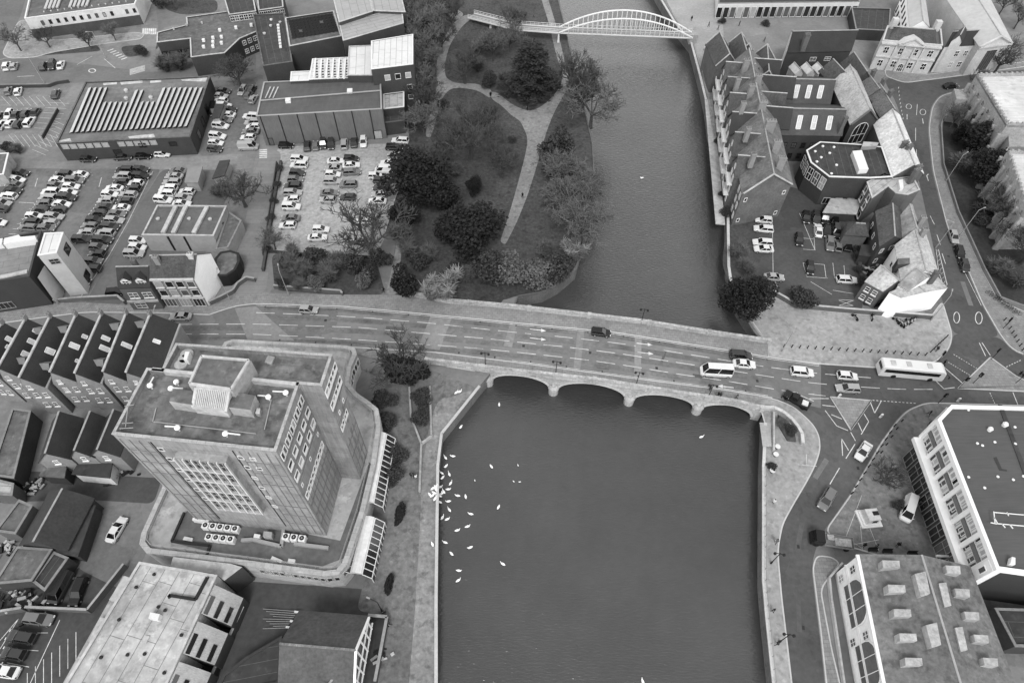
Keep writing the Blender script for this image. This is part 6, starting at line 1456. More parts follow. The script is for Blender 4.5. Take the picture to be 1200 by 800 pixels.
for i in range(2): proto(('palebush',i),clump(70+i,4,2.6,2200,.3,8),BARK,BUSHP,4,2.6)
proto(('holly',0),clump(80,7,3.4,4200,.34,10),BARK,HOLLY,7,3.4); proto(('cedar',0),cedar(5),BARK,CED,16,6.5)
for i in range(3): proto(('brush',i),brush(90+i,6,3.4,1700),BARK,TWIGM,6,3.6)
for i in range(2): proto(('palebrush',i),brush(95+i,6,3.4,2600,12,.95),BARKP,TWIGP,6,3.6)
for i in range(2): proto(('willow',i),bare(101+i,10,.7,9,.26,(4,4,5,3),droop=.3,tw=.04),BARKP,TWIGM,10,4.6)
for i in range(2): proto(('ivy',i),clump(110+i,8,2.2,2600,.3,9,base=.05),BARK,YEW,8,2.2)
_tn={}
TREENAME={'bare':'bare_tree','pale':'bare_tree','slim':'bare_tree','yew':'yew_tree','bush':'shrub','palebush':'shrub','holly':'holly_tree','cedar':'cedar_tree','brush':'twiggy_shrub','palebrush':'twiggy_shrub','willow':'willow_tree','ivy':'ivy_tree'}
TREECAT={'bush':'shrub','palebush':'shrub','brush':'shrub','palebrush':'shrub'}
TR_=random.Random(3)
def tree(kind,x,y,h,r,label,group=None,lean=None):
    i=_tn.get(kind,0); _tn[kind]=i+1; ks=[k for k in PROTO if k[0]==kind]; tm,cm,h0,r0=PROTO[ks[i%len(ks)]]
    p=G(x,y,0); o=thing(TREENAME[kind],label,TREECAT.get(kind,'tree'),tuple(p),group,TR_.uniform(0,2*PI))
    if lean: o.rotation_euler=(lean[0],lean[1],o.rotation_euler.z)
    o.scale=(r/r0,r/r0,h/h0)
    for me in(tm,cm):
        q=bpy.data.objects.new(me.name.split('.')[0],me); COL.objects.link(q); q.parent=o
    return o
PK='trees and shrubs of the riverside park'
for a in [
 ('cedar',622,111,17.5,8.6,'big dark layered conifer beside the path fork near the footbridge'),
 ('bare',672,124,17,7.5,'tall bare tree on the river bank nearest the big conifer'),
 ('bare',682,137,15,6.5,'upright bare tree on the river bank just below the tallest one'),
 ('slim',692,149,14,8,'bare tree leaning right over the water below the upright pair'),
 ('bare',552,188,16,9,'widest bare tree on the lawn in the middle of the park'),
 ('yew',490,229,13.5,9.2,'broad dark yew at the park edge beside the gravel car park'),('yew',511,246,10.5,7,'dark yew tucked against the right side of the broadest yew'),
 ('yew',476,214,8,3.6,'dark evergreen overhanging the top corner of the gravel car park'),
 ('yew',556,228,5.5,2.6,'small round yew standing alone on the lawn below the widest bare tree'),
 ('yew',558,290,11.5,9,'large spreading yew beside the lower end of the park path'),('yew',526,280,7,5.5,'low dark yew joining the left side of the spreading yew'),
 ('holly',477,347,7.5,4.2,'very dark glossy holly by the park gate at the road'),
 ('palebrush',520,349,9.5,7.5,'pale twiggy willow shrub beside the dark holly at the bridge corner'),('palebrush',505,352,6,4,'lower pale twiggy clump between the holly and the bridge parapet'),
 ('bush',572,324,7,5,'leafy shrub below the spreading yew, first of the bank row'),('palebush',600,331,7.2,5,'pale topped shrub in the bank row above the bridge, second from left'),('palebush',627,332,7.2,5,'pale topped shrub in the bank row above the bridge, third from left'),('bush',652,330,7,5,'dark leafy shrub ending the bank row at the water'),
 ('willow',678,288,13,6.8,'tallest drooping willow leaning over the water above the bridge'),('willow',666,252,11,6,'drooping willow on the bank behind the tallest willow'),('palebrush',672,306,8,5.5,'pale twigs hanging over the river below the tallest willow'),
 ('bush',654,190,9,6,'dense grey-green shrub on the bank beside the path, farthest of three'),('bush',646,204,5.5,3.6,'dense shrub on the bank touching the farther grey-green one'),('brush',668,214,8,6,'twiggy shrub on the bank between the dense shrubs and the willows'),('brush',656,236,7,5.5,'twiggy shrub at the foot of the farther willow'),
 ('brush',480,300,6,4.4,'twiggy shrub left of the low dark yew by the lower path'),('bush',492,316,4.5,3.2,'rounded shrub by the lower path above the holly'),('brush',505,305,5,3.5,'twiggy shrub between the low yew and the willow shrub'),('bush',534,322,4,2.8,'rounded dark shrub under the spreading yew'),('brush',548,330,5,3.4,'twiggy shrub between the willow shrub and the bank row'),
 ('brush',600,168,3,2.2,'small twiggy bush on the lawn right of the widest bare tree'),
 ('slim',578,72,10,5,'slender bare tree on the upper lawn between path and conifer'),('bush',574,101,5,3,'clipped dark shrub at the end of the upper lawn path'),('brush',560,84,6,4,'twiggy shrub cluster left of the slender upper lawn tree'),('brush',590,96,4.5,3,'twiggy shrub between the clipped shrub and the conifer'),('bare',545,98,11,6,'small bare tree beside the upper lawn path bend'),('brush',560,64,4.5,3.4,'low twiggy shrub near the footbridge ramp'),
 ('slim',498,72,13,6,'bare tree beside the bright white roofed block'),('slim',508,52,13,6,'bare tree on the park edge above the white roofed block'),('slim',491,35,12,5.6,'bare tree behind the sheet roofed blocks at the park edge'),('slim',514,24,12,5.6,'bare tree at the park path near the top edge'),('bare',503,8,12,7,'bare tree at the top edge left of the footbridge ramp'),('brush',492,98,5,4,'twiggy shrub against the tall dark brick block'),('brush',505,92,5,3.6,'twiggy shrub between park path and brick block'),('slim',526,8,11,5.4,'bare tree at the top edge nearest the footbridge ramp'),('slim',492,55,12,5,'thin bare tree squeezed behind the white roofed block'),('bush',520,128,3,2.4,'low planting on the triangle beside the path fork by the annex'),('brush',500,122,3,2.6,'low twiggy bed in front of the small white roofed annex'),

 ('slim',484,16,13,6.5,'bare tree at the top edge beside the pale sheet roofs'),('slim',500,90,11,5.5,'bare tree in the shade of the tall dark brick block'),('bare',518,62,11,6,'bare tree leaning over the bend of the upper park path'),('bare',530,34,10,5.5,'bare tree between the upper path and the footbridge ramp'),('slim',498,160,10,5,'bare tree where the annex path meets the lawn'),('bare',570,160,11,6,'bare tree on the lawn near the path fork'),('bare',588,205,9,5,'bare tree on the lawn beside the long park path'),('willow',655,212,9,5.5,'drooping bare tree between the dense bank shrubs'),('brush',548,142,4,3.5,'twiggy undergrowth on the lawn above the widest bare tree'),('brush',535,205,4,3.6,'twiggy undergrowth between the broad yew and the widest bare tree'),('bare',520,200,12,7,'bare tree standing between the broad yew and the lawn'),('slim',598,60,9,5,'bare tree on the upper lawn touching the big conifer'),('bare',604,40,9,5,'bare tree under the footbridge ramp'),('brush',575,58,4.5,4,'twiggy patch beside the slender upper lawn tree'),('bare',500,130,10,6,'bare tree on the park edge below the small white roofed annex'),('slim',494,112,10,5,'bare tree against the park side of the cluttered annex'),('brush',488,150,5,4.5,'twiggy bed below the annex at the park edge'),('willow',684,232,9,6,'low drooping willow on the water edge upstream of the tallest'),('brush',640,300,4.5,4,'twiggy growth behind the bank row of shrubs'),('yew',476,262,7,4.5,'dark evergreen below the broadest yew along the shaded path'),('bush',540,262,5,3.6,'dark leafy shrub on the upper left side of the spreading yew'),('brush',470,282,5,4,'twiggy growth along the shaded lower path')
]: tree(*a,group=PK)
GK='trees and shrubs round the gravel car park'
for a in [('bare',437,303,16,9.5,'big bare multi-limbed tree at the foot of the gravel car park'),('bare',288,242,9.5,7,'round headed bare tree beside the three-ridge flat block'),
 ('brush',340,318,5.5,4.5,'twiggy shrub in the border below the gravel, far left of five'),('brush',358,325,5.5,4.2,'twiggy shrub in the border below the gravel, second from left'),('bush',372,312,5,3.8,'leafy shrub in the middle of the border below the gravel'),('brush',388,328,5.5,4.4,'twiggy shrub in the border below the gravel, right of the middle'),('brush',402,316,6,4.2,'tall twiggy shrub at the border corner under the big bare tree'),
 ('palebush',427,338,4.5,2.8,'rounded grey shrub beside the park gate path'),('bush',445,312,4.5,3.2,'dark shrub at the foot of the big bare tree'),('bush',333,336,2.6,1.8,'small round clipped bush at the border corner by the road'),('bush',416,318,5,3.2,'dark leafy shrub left of the park gate path'),('bush',436,330,4.8,2.4,'narrow dark shrub along the park gate path'),('brush',352,338,3.6,3,'low twigs behind the street wall of the border'),('palebush',371,338,3.4,2.6,'pale low shrub behind the street wall of the border'),
 ('slim',323,292,6,3.2,'thin bare sapling at the end of the planted strip'),('brush',346,300,4,3,'thin twigs at the bottom left corner of the gravel'),('brush',259,230,4,3,'dark twiggy shrub beside the round headed bare tree'),('bush',262,229,2.6,3,'low dark shrub behind the three-ridge flat block')]: tree(*a,group=GK)
NW='street trees of the north-west corner'
for a in [('slim',25,60,8,4,'bare street tree on the pavement island at the far left'),('bare',59,56,7,4,'bare street tree in front of the cream office, left one'),('bare',107,58,7,3.6,'bare street tree in front of the cream office, middle one'),('slim',136,48,6,3,'bare street tree in front of the cream office near the crossing'),('bush',168,66,3.4,2.6,'dense round bush at the corner of the top road'),('brush',197,84,6,5,'dark twiggy thicket behind the solar roof store, left'),('brush',213,82,6,5,'dark twiggy thicket behind the solar roof store, right'),('bare',283,104,11,7,'tall bare tree between the solar roof store and the ribbed hall'),('bush',190,10,4,3.4,'dark shrub on the lawn at the top edge'),('slim',205,12,7,3,'thin bare tree on the lawn at the top edge'),('bush',14,178,3,2.4,'dark shrub beside the small grey kiosk at the left edge'),('brush',24,180,3.4,2.6,'twiggy shrub beside the ramp at the left edge')]: tree(*a,group=NW)
RV='planting beside the riverside walk'
tree('ivy',472,448,7.5,4.6,'ivy-covered tree base at the west end of the bridge',RV); tree('bare',474,446,12,6.5,'bare branching tree rising through the ivy at the west end of the bridge',RV); tree('ivy',492,442,5,3,'low ivy mound against the west end of the bridge wall',RV)
for a in [('bush',494,468,2.6,2.6,'rounded shrub in the walled bed, farther of two'),('bush',494,494,2.6,2.6,'rounded shrub in the walled bed, nearer of two'),('bush',462,535,3,3.2,'speckled shrub mass beside the glazed veranda, upper part'),('bush',461,558,3,3,'speckled shrub mass beside the glazed veranda, lower part'),('bush',449,474,3,3,'dark shrub under the curved podium wall, near the bridge'),('bush',456,498,2.6,2.8,'dark shrub under the curved podium wall, beside the veranda end')]: tree(*a,group=RV)
for x,y,l,w,lab in ((470,605,2.4,1.25,'dark clipped hedge block on the riverside walk, farther of two'),(457,685,2.0,1.0,'dark clipped hedge block on the riverside walk, nearer of two')):
    o=tree('ivy',x,y,2.2,w,lab,RV); o.rotation_euler=(0,0,-.25); o.scale=(w/2.2,l/2.2*1.3,1.9/8)
EK='trees and shrubs of the hotel bank'
for a in [('yew',868,364,9,6,'large dense dark tree at the quay corner above the bridge'),('bush',851,350,5,3,'dark shrub overhanging the water beside the dense quay tree'),('bush',938,360,5,3.8,'round dark bush against the hotel car park wall'),('brush',862,300,4.5,4,'thin twiggy growth on the bank below the hotel gable'),('brush',872,320,4,3.6,'thin twiggy growth on the bank above the dense quay tree'),('bush',847,232,2.6,1.6,'small bush on the quay edge below the hotel'),('bush',848,252,2.6,1.6,'small bush on the quay edge by the car park path'),('bush',840,170,2.2,1.6,'small bush on the quay edge beside the hotel front'),('bush',846,28,1.8,1.8,'clipped round shrub on the forecourt, left of two'),('bush',896,30,1.8,1.8,'clipped round shrub on the forecourt, right of two'),('bush',886,338,3.4,3,'leafy shrub beside the dense quay tree on the car park side')]: tree(*a,group=EK)
CK='trees of the churchyard'
for a in [('yew',1154,216,10,7.5,'biggest dark yew in the churchyard'),('yew',1152,252,3,4,'low dark spreading yew below the biggest one'),('ivy',1132,182,10,5,'ivy-clad tree near the church wall, lower one'),('ivy',1140,162,10,4.8,'ivy-clad tree near the church wall, upper one'),('ivy',1120,168,7,2.6,'ivy-clad slender tree beside the churchyard pavement'),('slim',1113,150,8,3,'leaning bare sapling by the churchyard wall'),('brush',1126,202,7,5.5,'twiggy undergrowth left of the biggest yew'),('bare',1180,282,11,8,'wide bare tree in the lower churchyard'),('bare',1196,310,11,8,'wide bare tree at the right edge of the churchyard'),('bare',1168,262,11,7.5,'bare tree beside the low dark yew'),('brush',1166,322,5,4.4,'twiggy shrub at the lower churchyard wall'),('brush',1190,336,5,4.4,'twiggy shrub by the parked bicycles'),('ivy',1192,238,6,3,'ivy-clad tree against the church windows'),('bare',1136,134,11,6.5,'bare tree against the church wall below the porch'),('bare',1165,86,10,6,'bare tree beside the tall window of the pedimented hall'),('brush',1150,98,5,4,'dark twiggy shrub at the end of the pedimented hall'),('slim',1170,18,9,4,'bare street tree on the square at the top right, left one'),('slim',1188,34,9,4,'bare street tree on the square at the top right, right one'),('bush',1145,262,3,3,'small shrub on the open churchyard grass')]: tree(*a,group=CK)
tree('bare',1032,566,6,3.6,'small bare tree standing on the plaza below the junction'); tree('palebush',1083,560,3.2,2.6,'pale bush at the glass front of the modern building, upper',RV+' front'); tree('palebush',1090,590,3,2.8,'pale bush at the glass front of the modern building, middle',RV+' front'); tree('bush',1100,606,3,2.4,'dark bush at the glass front of the modern building, lower',RV+' front'); tree('bush',1052,593,1.6,1.4,'little dark bush beside the parked white van on the plaza')
tree('brush',915,498,1.6,2,'low planting in the crescent bed, upper clump'); tree('bush',926,506,1.6,1.6,'low planting in the crescent bed, lower clump'); tree('bush',904,548,1.4,1.2,'small potted shrub on the east quay near the steps')
# climbing growth along the planted strip left of the gravel
for i in range(6): tree('bush',328-i*3.0,200+i*19,1.6,1.5,f'low hedge clump, {ORD[i]} from the far end of the planted strip','hedge clumps in the planted strip')
for i in range(5): tree('bush',1001+i*2.6,292+i*13,1.5,1.5,f'low hedge clump, {ORD[i]} from the far end of the strip beside the pub yard','hedge clumps by the pub yard')
# ================================================================== VEHICLES
CP={'w':M('white_car_paint',.55,.3,.5,.05,2,.03,spec=.5),'s':M('silver_car_paint',.3,.3,.5,.06,2,.04,spec=.5,metal=.1),'m':M('grey_car_paint',.15,.3,.5,.08,2,.05,spec=.5),'d':M('charcoal_car_paint',.045,.25,.5,.1,2,.06,spec=.5),'b':M('black_car_paint',.014,.22,.5,.1,2,.06,spec=.5)}
CGL=M('car_glass',.012,.06,.5,.2,2,.1,spec=.6); LIT=M('lamp_glass',.6,.2,.5,.1,2,.1,spec=.6); RED=M('tail_lamp',.12,.3,.5,.1,2,.1)
TYPES={'hatchback':(4.0,1.75,1.48,(-1.92,.95),(-1.6,.15),.9,.78),'saloon':(4.5,1.8,1.44,(-1.7,1.1),(-1.0,.25),.92,.8),'estate car':(4.6,1.82,1.5,(-2.2,1.1),(-1.85,.3),.92,.8),'tall car':(4.5,1.88,1.7,(-2.15,1.15),(-1.95,.4),1.02,.9),'van':(5.1,1.95,2.1,(-2.5,2.05),(-2.45,1.35),1.15,1.0),'minibus':(6.2,2.1,2.6,(-3.0,2.7),(-2.95,1.9),1.2,1.1)}
CARM={}
def carmesh(ty):
    if ty in CARM: return CARM[ty]
    L,W,H,(g0,g1),(r0,r1),zb,zh=TYPES[ty]
    st=[(-L/2,.80,.42,zb*.82),(-L/2+.12,.94,.3,zb*.98),(g0+.1,1,.24,zb),(-.4,1,.22,zb),(g1-.2,1,.22,zb),(g1+.15,.99,.22,zh+.08),(L/2-.45,.95,.24,zh),(L/2-.1,.86,.32,zh*.86),(L/2,.74,.42,zh*.7)]
    b=MB(); R=[]
    for y,w,z0,z1 in st:
        h=W/2*w; R.append([Vector((-h*.92,y,z0)),Vector((-h,y,z0+.15)),Vector((-h,y,z1-.16)),Vector((-h*.9,y,z1)),Vector((h*.9,y,z1)),Vector((h,y,z1-.16)),Vector((h,y,z0+.15)),Vector((h*.92,y,z0))])
    for a,c in zip(R,R[1:]):
        for i in range(8): b.poly([a[i],c[i],c[(i+1)%8],a[(i+1)%8]])
    b.poly(R[0]); b.poly(R[-1][::-1])
    wb,wr=W/2*.88,W/2*.7; zt=H-.03
    B4=[Vector((-wb,g0,zb-.03)),Vector((wb,g0,zb-.03)),Vector((wb,g1,zb-.03)),Vector((-wb,g1,zb-.03))]; T4=[Vector((-wr,r0,zt)),Vector((wr,r0,zt)),Vector((wr,r1,zt)),Vector((-wr,r1,zt))]
    roof=[Vector((x,y,H)) for x,y in((-wr*.96,r0-.03),(wr*.96,r0-.03),(wr*.96,r1),(-wr*.96,r1))]
    b.poly(roof); 
    for i in range(4): b.poly([T4[i],T4[(i+1)%4],roof[(i+1)%4],roof[i]])
    for i in range(4): b.bar(B4[i],T4[i],.09)                  # pillars
    mid=lambda f,s:(B4[1 if s>0 else 0]*(1-f)+B4[2 if s>0 else 3]*f, T4[1 if s>0 else 0]*(1-f)+T4[2 if s>0 else 3]*f)
    for s in(-1,1): p,q=mid(.5,s); b.bar(p,q,.09)
    if ty in('van',):
        for s in(-1,1):
            p0,q0=mid(.0,s); p1,q1=mid(.68,s); o=Vector((s*.02,0,0)); b.poly([p0+o,p1+o,q1+o,q0+o])
        b.poly([B4[0]+Vector((0,-.02,0)),B4[1]+Vector((0,-.02,0)),T4[1]+Vector((0,-.02,0)),T4[0]+Vector((0,-.02,0))])
    for s in(-1,1): b.box((s*(W/2+.06),g1-.35,zb+.05),(.2,.12,.14))
    g=MB()
    for i in range(4): g.poly([B4[i],B4[(i+1)%4],T4[(i+1)%4],T4[i]])
    wh=MB(); wh.tube((-.11,0,0),(.11,0,0),.32,n=12,mi=0); wh.tube((-.12,0,0),(.12,0,0),.2,n=10,mi=1)
    hl=MB().box((0,0,0),(.36,.16,.16)); tl=MB().box((0,0,0),(.22,.1,.3))
    CARM[ty]=dict(body=b.mesh('body',CP['w'],smooth=False),windows=g.mesh('windows',CGL),wheel=wh.mesh('wheel',[BLACK,METAL]),headlight=hl.mesh('headlight',LIT),tail_light=tl.mesh('tail_light',RED)); return CARM[ty]
CARN={'w':'white','s':'silver','m':'grey','d':'charcoal','b':'black'}
def car(x,y,dx,dy,ty,c,label,group=None,z=None):
    m_=carmesh(ty); L,W,H=TYPES[ty][:3]
    p=GR(x,y); e=GR(x+dx*4,y+dy*4)-p; 
    o=thing({'van':'parked_van','minibus':'minibus'}.get(ty,'car'),label,{'van':'van','minibus':'minibus'}.get(ty,'car'),(p.x,p.y,p.z+.03),group,math.atan2(-e.x,e.y))
    def ch(n,me,loc=(0,0,0)):
        q=bpy.data.objects.new(n,me); COL.objects.link(q); q.parent=o; q.location=loc; return q
    b=ch('body',m_['body']); b.material_slots[0].link='OBJECT'; b.material_slots[0].material=CP[c]
    ch('windows',m_['windows'])
    for sx in(-1,1):
        for sy in(-L/2+.8,L/2-.8): ch('wheel',m_['wheel'],(sx*(W/2-.1),sy,.32))
        ch('headlight',m_['headlight'],(sx*W*.32,L/2-.1,TYPES[ty][6]*.78)); ch('tail_light',m_['tail_light'],(sx*W*.4,-L/2+.06,TYPES[ty][5]*.8))
    return o
CR=random.Random(21)
def row(desc,end,cars,dx,dy,group):
    "cars: (x,y,colour[,type[,flip]]) listed from the named end"
    for i,cdef in enumerate(cars):
        x,y,c=cdef[:3]; ty=cdef[3] if len(cdef)>3 and cdef[3] else CR.choices(['hatchback','saloon','estate car','tall car'],[5,2,2,2])[0]
        ddx=CR.uniform(-.05,.05)
        f=-1 if (cdef[4] if len(cdef)>4 else CR.random()<.3) else 1
        car(x+CR.uniform(-.5,.5),y+1,dx*f,dy*f+(ddx if abs(dx)>.5 else 0),ty,c,f'{CARN[c]} {ty}, {ORD[i]} from the {end} of the {desc}',group)
row("leftmost street column",'far end',[(27,204,'d'),(22,212,'w'),(19,218,'m'),(17,225,'d'),(11,231,'w','estate car'),(5,239,'s'),(2,246,'d'),(0,262,'w')],1,.1,'cars in the leftmost column')
row("second street column's left side",'far end',[(76,206,'d'),(70,212.5,'w'),(67,219,'m'),(61,226.5,'w'),(58,233,'s'),(53,239.5,'m'),(48,247,'d'),(42,254.5,'w'),(38,262,'d'),(35,268,'m')],-1,-.05,'cars in the second column')
row("second street column's right side",'far end',[(95,206,'w'),(90,213,'m'),(85,220,'w'),(82,227,'w'),(80,233,'d'),(74,240.5,'w'),(70,247,'d'),(65,255,'s'),(61,262.5,'s'),(56,269,'m')],1,.05,'cars in the second column')
row("third street column's left side",'far end',[(148,201,'d'),(145.5,208,'s'),(143,215,'d'),(135,222,'w'),(130,229,'w'),(126,236.5,'s'),(123,244,'d'),(116,251,'d'),(113,259,'d'),(107,266,'m'),(103,273.5,'s'),(99,282,'d','tall car')],-1,-.04,'cars in the third column')
row("third street column's right side",'far end',[(167,200,'d'),(166,207.5,'b'),(160,216,'w'),(157.5,222.5,'d'),(152,229.5,'s','estate car'),(147.5,237.5,'d'),(143,245,'w'),(138.5,252,'m'),(136,259.5,'s'),(130.5,267,'d'),(126,274.5,'s'),(122,282.5,'d'),(117,291,'m'),(116,299,'d'),(111,307,'m'),(109,316,'d')],1,.05,'cars in the third column')
row("column behind the flat block",'far end',[(210,202,'m'),(205,208,'s'),(202.5,215,'s'),(199,222.5,'w'),(196,228.5,'w'),(193,235.5,'w')],-1,-.04,'cars round the flat block')
row("short column under the substation",'far end',[(220,226,'w'),(216,233.5,'s'),(214,240,'w')],1,.05,'cars round the flat block')
row("column before the flat block",'far end',[(163,283,'w'),(163,291,'w'),(159,298.5,'s')],1,.05,'cars round the flat block')
row("column beside the solar store wall",'far end',[(262,108,'d'),(259,114,'s'),(260,119.5,'w'),(262.5,125.5,'w'),(269,130,'d'),(268,136,'w'),(264,142,'m'),(260,149,'w','tall car'),(256,161,'w','tall car'),(254,169,'w'),(252.5,176,'d')],1,.08,'cars beside the solar roof store')
row("column beside the ribbed hall end",'far end',[(295.5,138,'w'),(297.5,145,'s'),(297.5,150,'w'),(295,155.5,'m'),(291,162.5,'w'),(292,173.5,'s','van')],-1,-.02,'cars beside the ribbed hall')
row("huddle under the bare tree",'left',[(285.5,107.5,'s'),(292,112.5,'m'),(297.5,117.5,'s')],.5,-.8,'cars under the tall bare tree')
car(296,107,.5,-.8,'hatchback','d','charcoal hatchback behind the huddle of cars under the tall bare tree','cars under the tall bare tree'); car(252,132,-.1,1,'van','b','black van parked against the side of the solar roof store'); car(240,131,.2,1,'hatchback','w','white hatchback tight against the solar roof store wall')
row("line before the solar store front",'left',[(105,188,'d'),(146,185.5,'d','saloon'),(169.5,184.5,'b'),(192,182,'w')],1,-.02,'cars in front of the solar roof store')
row("bay below the cream office",'left',[(9.5,79,'w'),(18,79,'s'),(52,79,'d'),(62.5,78,'d'),(72.5,77.5,'w')],.35,-1,'cars in the roadside bay')
row("bays under the retaining wall",'left',[(11,108,'m'),(22.5,108.5,'w'),(67,111.5,'d')],.3,-1,'cars under the retaining wall')
row("far block-paved row",'left',[(2.5,137,'d'),(12,135.5,'w'),(21,135.5,'d'),(32,134,'d'),(42.5,134,'d')],.5,-.7,'cars in the block-paved bays')
row("near block-paved row",'left',[(3,147.5,'w'),(14,146,'w'),(24,146.5,'b'),(36,144.5,'w')],.5,-.7,'cars in the block-paved bays')
row("row nosed to the hall wall",'left',[(360.7,172,'d'),(370.4,172,'m'),(379,169.5,'d'),(388.5,170,'d'),(404,170,'s'),(415,168,'d'),(426,167.5,'w')],.02,-1,'cars nosed to the hall wall')
car(336,173,1,0,'hatchback','b','black hatchback alone beside the left foot of the ribbed hall wall')
row("gravel park's left column",'far end',[(351,187.5,'w'),(351,195,'w'),(349,204,'d'),(347,211.5,'m'),(344,219.5,'d'),(344,227,'s'),(343,235,'w'),(342,243.5,'w'),(341,257,'m'),(338,265.5,'w')],-1,0,'cars on the gravel')
row("gravel park's middle left column",'far end',[(394,190,'w','saloon'),(391,198.7,'s'),(391,205.5,'w'),(390.7,213.5,'s','estate car'),(387,227.5,'m'),(385,235.5,'s'),(377,270,'w'),(373,279.5,'w','saloon')],1,0,'cars on the gravel')
row("gravel park's middle right column",'far end',[(412,187,'d'),(412,195,'w'),(413,203,'m','estate car'),(409,217.5,'m'),(408,232.5,'d')],-1,.02,'cars on the gravel')
row("gravel park's park-side column",'far end',[(469,166,'w'),(462,174,'b'),(463,184,'s'),(456,192.5,'w'),(451,201,'w','van'),(441,207.5,'w'),(448.5,213,'d'),(447,221,'d'),(445,229,'s'),(443,237,'w'),(428,260,'w'),(421,283.5,'s')],-1,-.02,'cars on the gravel')
row("bays under the hotel gable",'far end',[(894,259,'w'),(894,269.5,'w'),(893,285.5,'w'),(894,293,'w')],-1,-.08,'cars at the hotel gable')
HC='cars in the hotel car park'
row("hotel park's back row",'left',[(944,256,'b'),(955,256.5,'d'),(965.5,256.5,'b'),(977,257,'b')],.05,1,HC)
row("hotel park's second row",'left',[(957.5,271.5,'w'),(967.5,271.5,'b'),(979,272.5,'d')],.05,1,HC)
row("hotel park's third row",'left',[(971,287,'m'),(981,289,'m'),(992.5,288.5,'b')],.05,1,HC)
car(935.5,283,.08,1,'hatchback','b','black hatchback driving the aisle of the hotel car park',HC); car(948,316,.05,1,'hatchback','b','black hatchback alone in the middle bays of the hotel car park',HC); car(991,330,1,.06,'estate car','w','white estate car parked crossways in the near bays of the hotel car park',HC); car(906,327,1,.05,'saloon','s','silver saloon beside the round bush in the hotel car park',HC)
car(96,332,1,.05,'estate car','b','black estate car by the wall at the street car park exit'); car(137,344,1,-.1,'hatchback','b','black hatchback beside the left wall of the dormer house')
TRF='traffic on the main road'
car(213,373,-1,.01,'saloon','s','silver saloon driving past the terrace at the left',TRF); car(362.5,365,1,.05,'hatchback','s','silver hatchback in the upper lane by the park gate',TRF); car(704,391.5,1,.12,'hatchback','b','black hatchback in the upper lane on the crest of the bridge',TRF)
car(838,437.5,-1,-.1,'minibus','w','white minibus crossing the bridge towards the left',TRF); car(867,418.5,1,.12,'tall car','d','charcoal tall car in the upper lane beside the white minibus',TRF); car(871,428.5,1,.12,'saloon','w','white saloon in the middle lane beside the minibus',TRF); car(938.5,438,1,.09,'tall car','w','white tall car between the bridge and the coach',TRF); car(991.5,442.5,1,.09,'hatchback','w','white hatchback queuing just behind the coach',TRF); car(992,457,-1,-.05,'estate car','s','silver estate car beside the grass-free triangle island',TRF)
car(1010,530.5,-.55,.85,'saloon','w','white saloon turning down the side road past the plaza',TRF); car(967,587,-.5,.85,'tall car','m','grey pickup-like tall car on the bend beside the east quay',TRF)
car(1062,598,-.3,.95,'van','w','white van parked on the plaza in front of the modern building')
PR='cars parked on the bending road'
car(1116,280,.35,1,'hatchback','s','silver hatchback at the far end of the three parked on the bending road',PR); car(1123,298,.32,1,'hatchback','b','black hatchback in the middle of the three parked on the bending road',PR); car(1128.5,314,.32,1,'hatchback','d','charcoal hatchback at the near end of the three parked on the bending road',PR); car(1113,103,1,-.1,'saloon','b','black saloon on the bend in front of the church',TRF)
YD='cars in the back yards'
car(139,622,.5,-.85,'saloon','w','white saloon alone on the patched yard beside the tower',YD); car(94,694,-.35,.9,'estate car','b','black estate car in the walled yard, nearer the civic block',YD); car(74,690,-.45,.85,'van','d','long charcoal van in the walled yard beside the black estate',YD)
row("marked bays in the yard",'far end',[(48,725,'m','estate car',False),(28,746,'d','estate car',True),(19,765.5,'d','hatchback',True),(9,786,'w','saloon',True)],1,.12,YD)
# coach
def extras(o,items):
    for n,mb,mt in items:
        q=bpy.data.objects.new(n,mb.mesh(n,mt)); COL.objects.link(q); q.parent=o
p=GR(1063,438.5); e=GR(1075,439.6)-p; co_=thing('coach','long white coach waiting at the stop line by the junction','coach',tuple(p+Vector((0,0,.03))),TRF,math.atan2(-e.x,e.y))
cb=MB(); LN,WD,HT=12.2,2.5,3.3
prof=[(-LN/2,.5,3.0),(-LN/2+.15,.35,HT),(LN/2-.9,.35,HT),(LN/2-.2,.35,2.7),(LN/2,.45,1.3)]
R=[[Vector((-WD/2,y,a)),Vector((-WD/2,y,b-.15)),Vector((-WD/2+.18,y,b)),Vector((WD/2-.18,y,b)),Vector((WD/2,y,b-.15)),Vector((WD/2,y,a))] for y,a,b in prof]
for a,b in zip(R,R[1:]):
    for i in range(6): cb.poly([a[i],b[i],b[(i+1)%6],a[(i+1)%6]])
cb.poly(R[0]); cb.poly(R[-1][::-1])
gl=MB()
for s in(-1,1): gl.box((s*(WD/2+.004),-.25,2.15),(.04,10.4,.95))
gl.poly([(-1.1,LN/2-.16,2.6),(-1.1,LN/2+.03,1.35),(1.1,LN/2+.03,1.35),(1.1,LN/2-.16,2.6)]); gl.box((0,-LN/2-.0,2.3),(1.8,.06,.8))
items=[('body',cb,CP['w']),('windows',gl,CGL)]
for y in(-3.6,-1.0,2.4): items.append(('roof_hatch',MB().box((0,y*1.15,HT+.06),(1.1,.9,.12)),LCONC))
for s in(-1,1):
    for y in(-3.2,3.8): items.append(('wheel',MB().tube((s*(WD/2-.3),y,.5),(s*(WD/2+.03),y,.5),.5,n=14),BLACK))
    items.append(('mirror',MB().bar((s*1.2,LN/2-.1,2.6),(s*1.55,LN/2+.45,2.4),.1).box((s*1.55,LN/2+.45,2.1),(.2,.15,.5)),DARK)); items.append(('headlight',MB().box((s*.95,LN/2,.8),(.35,.1,.25)),LIT))
extras(co_,items)
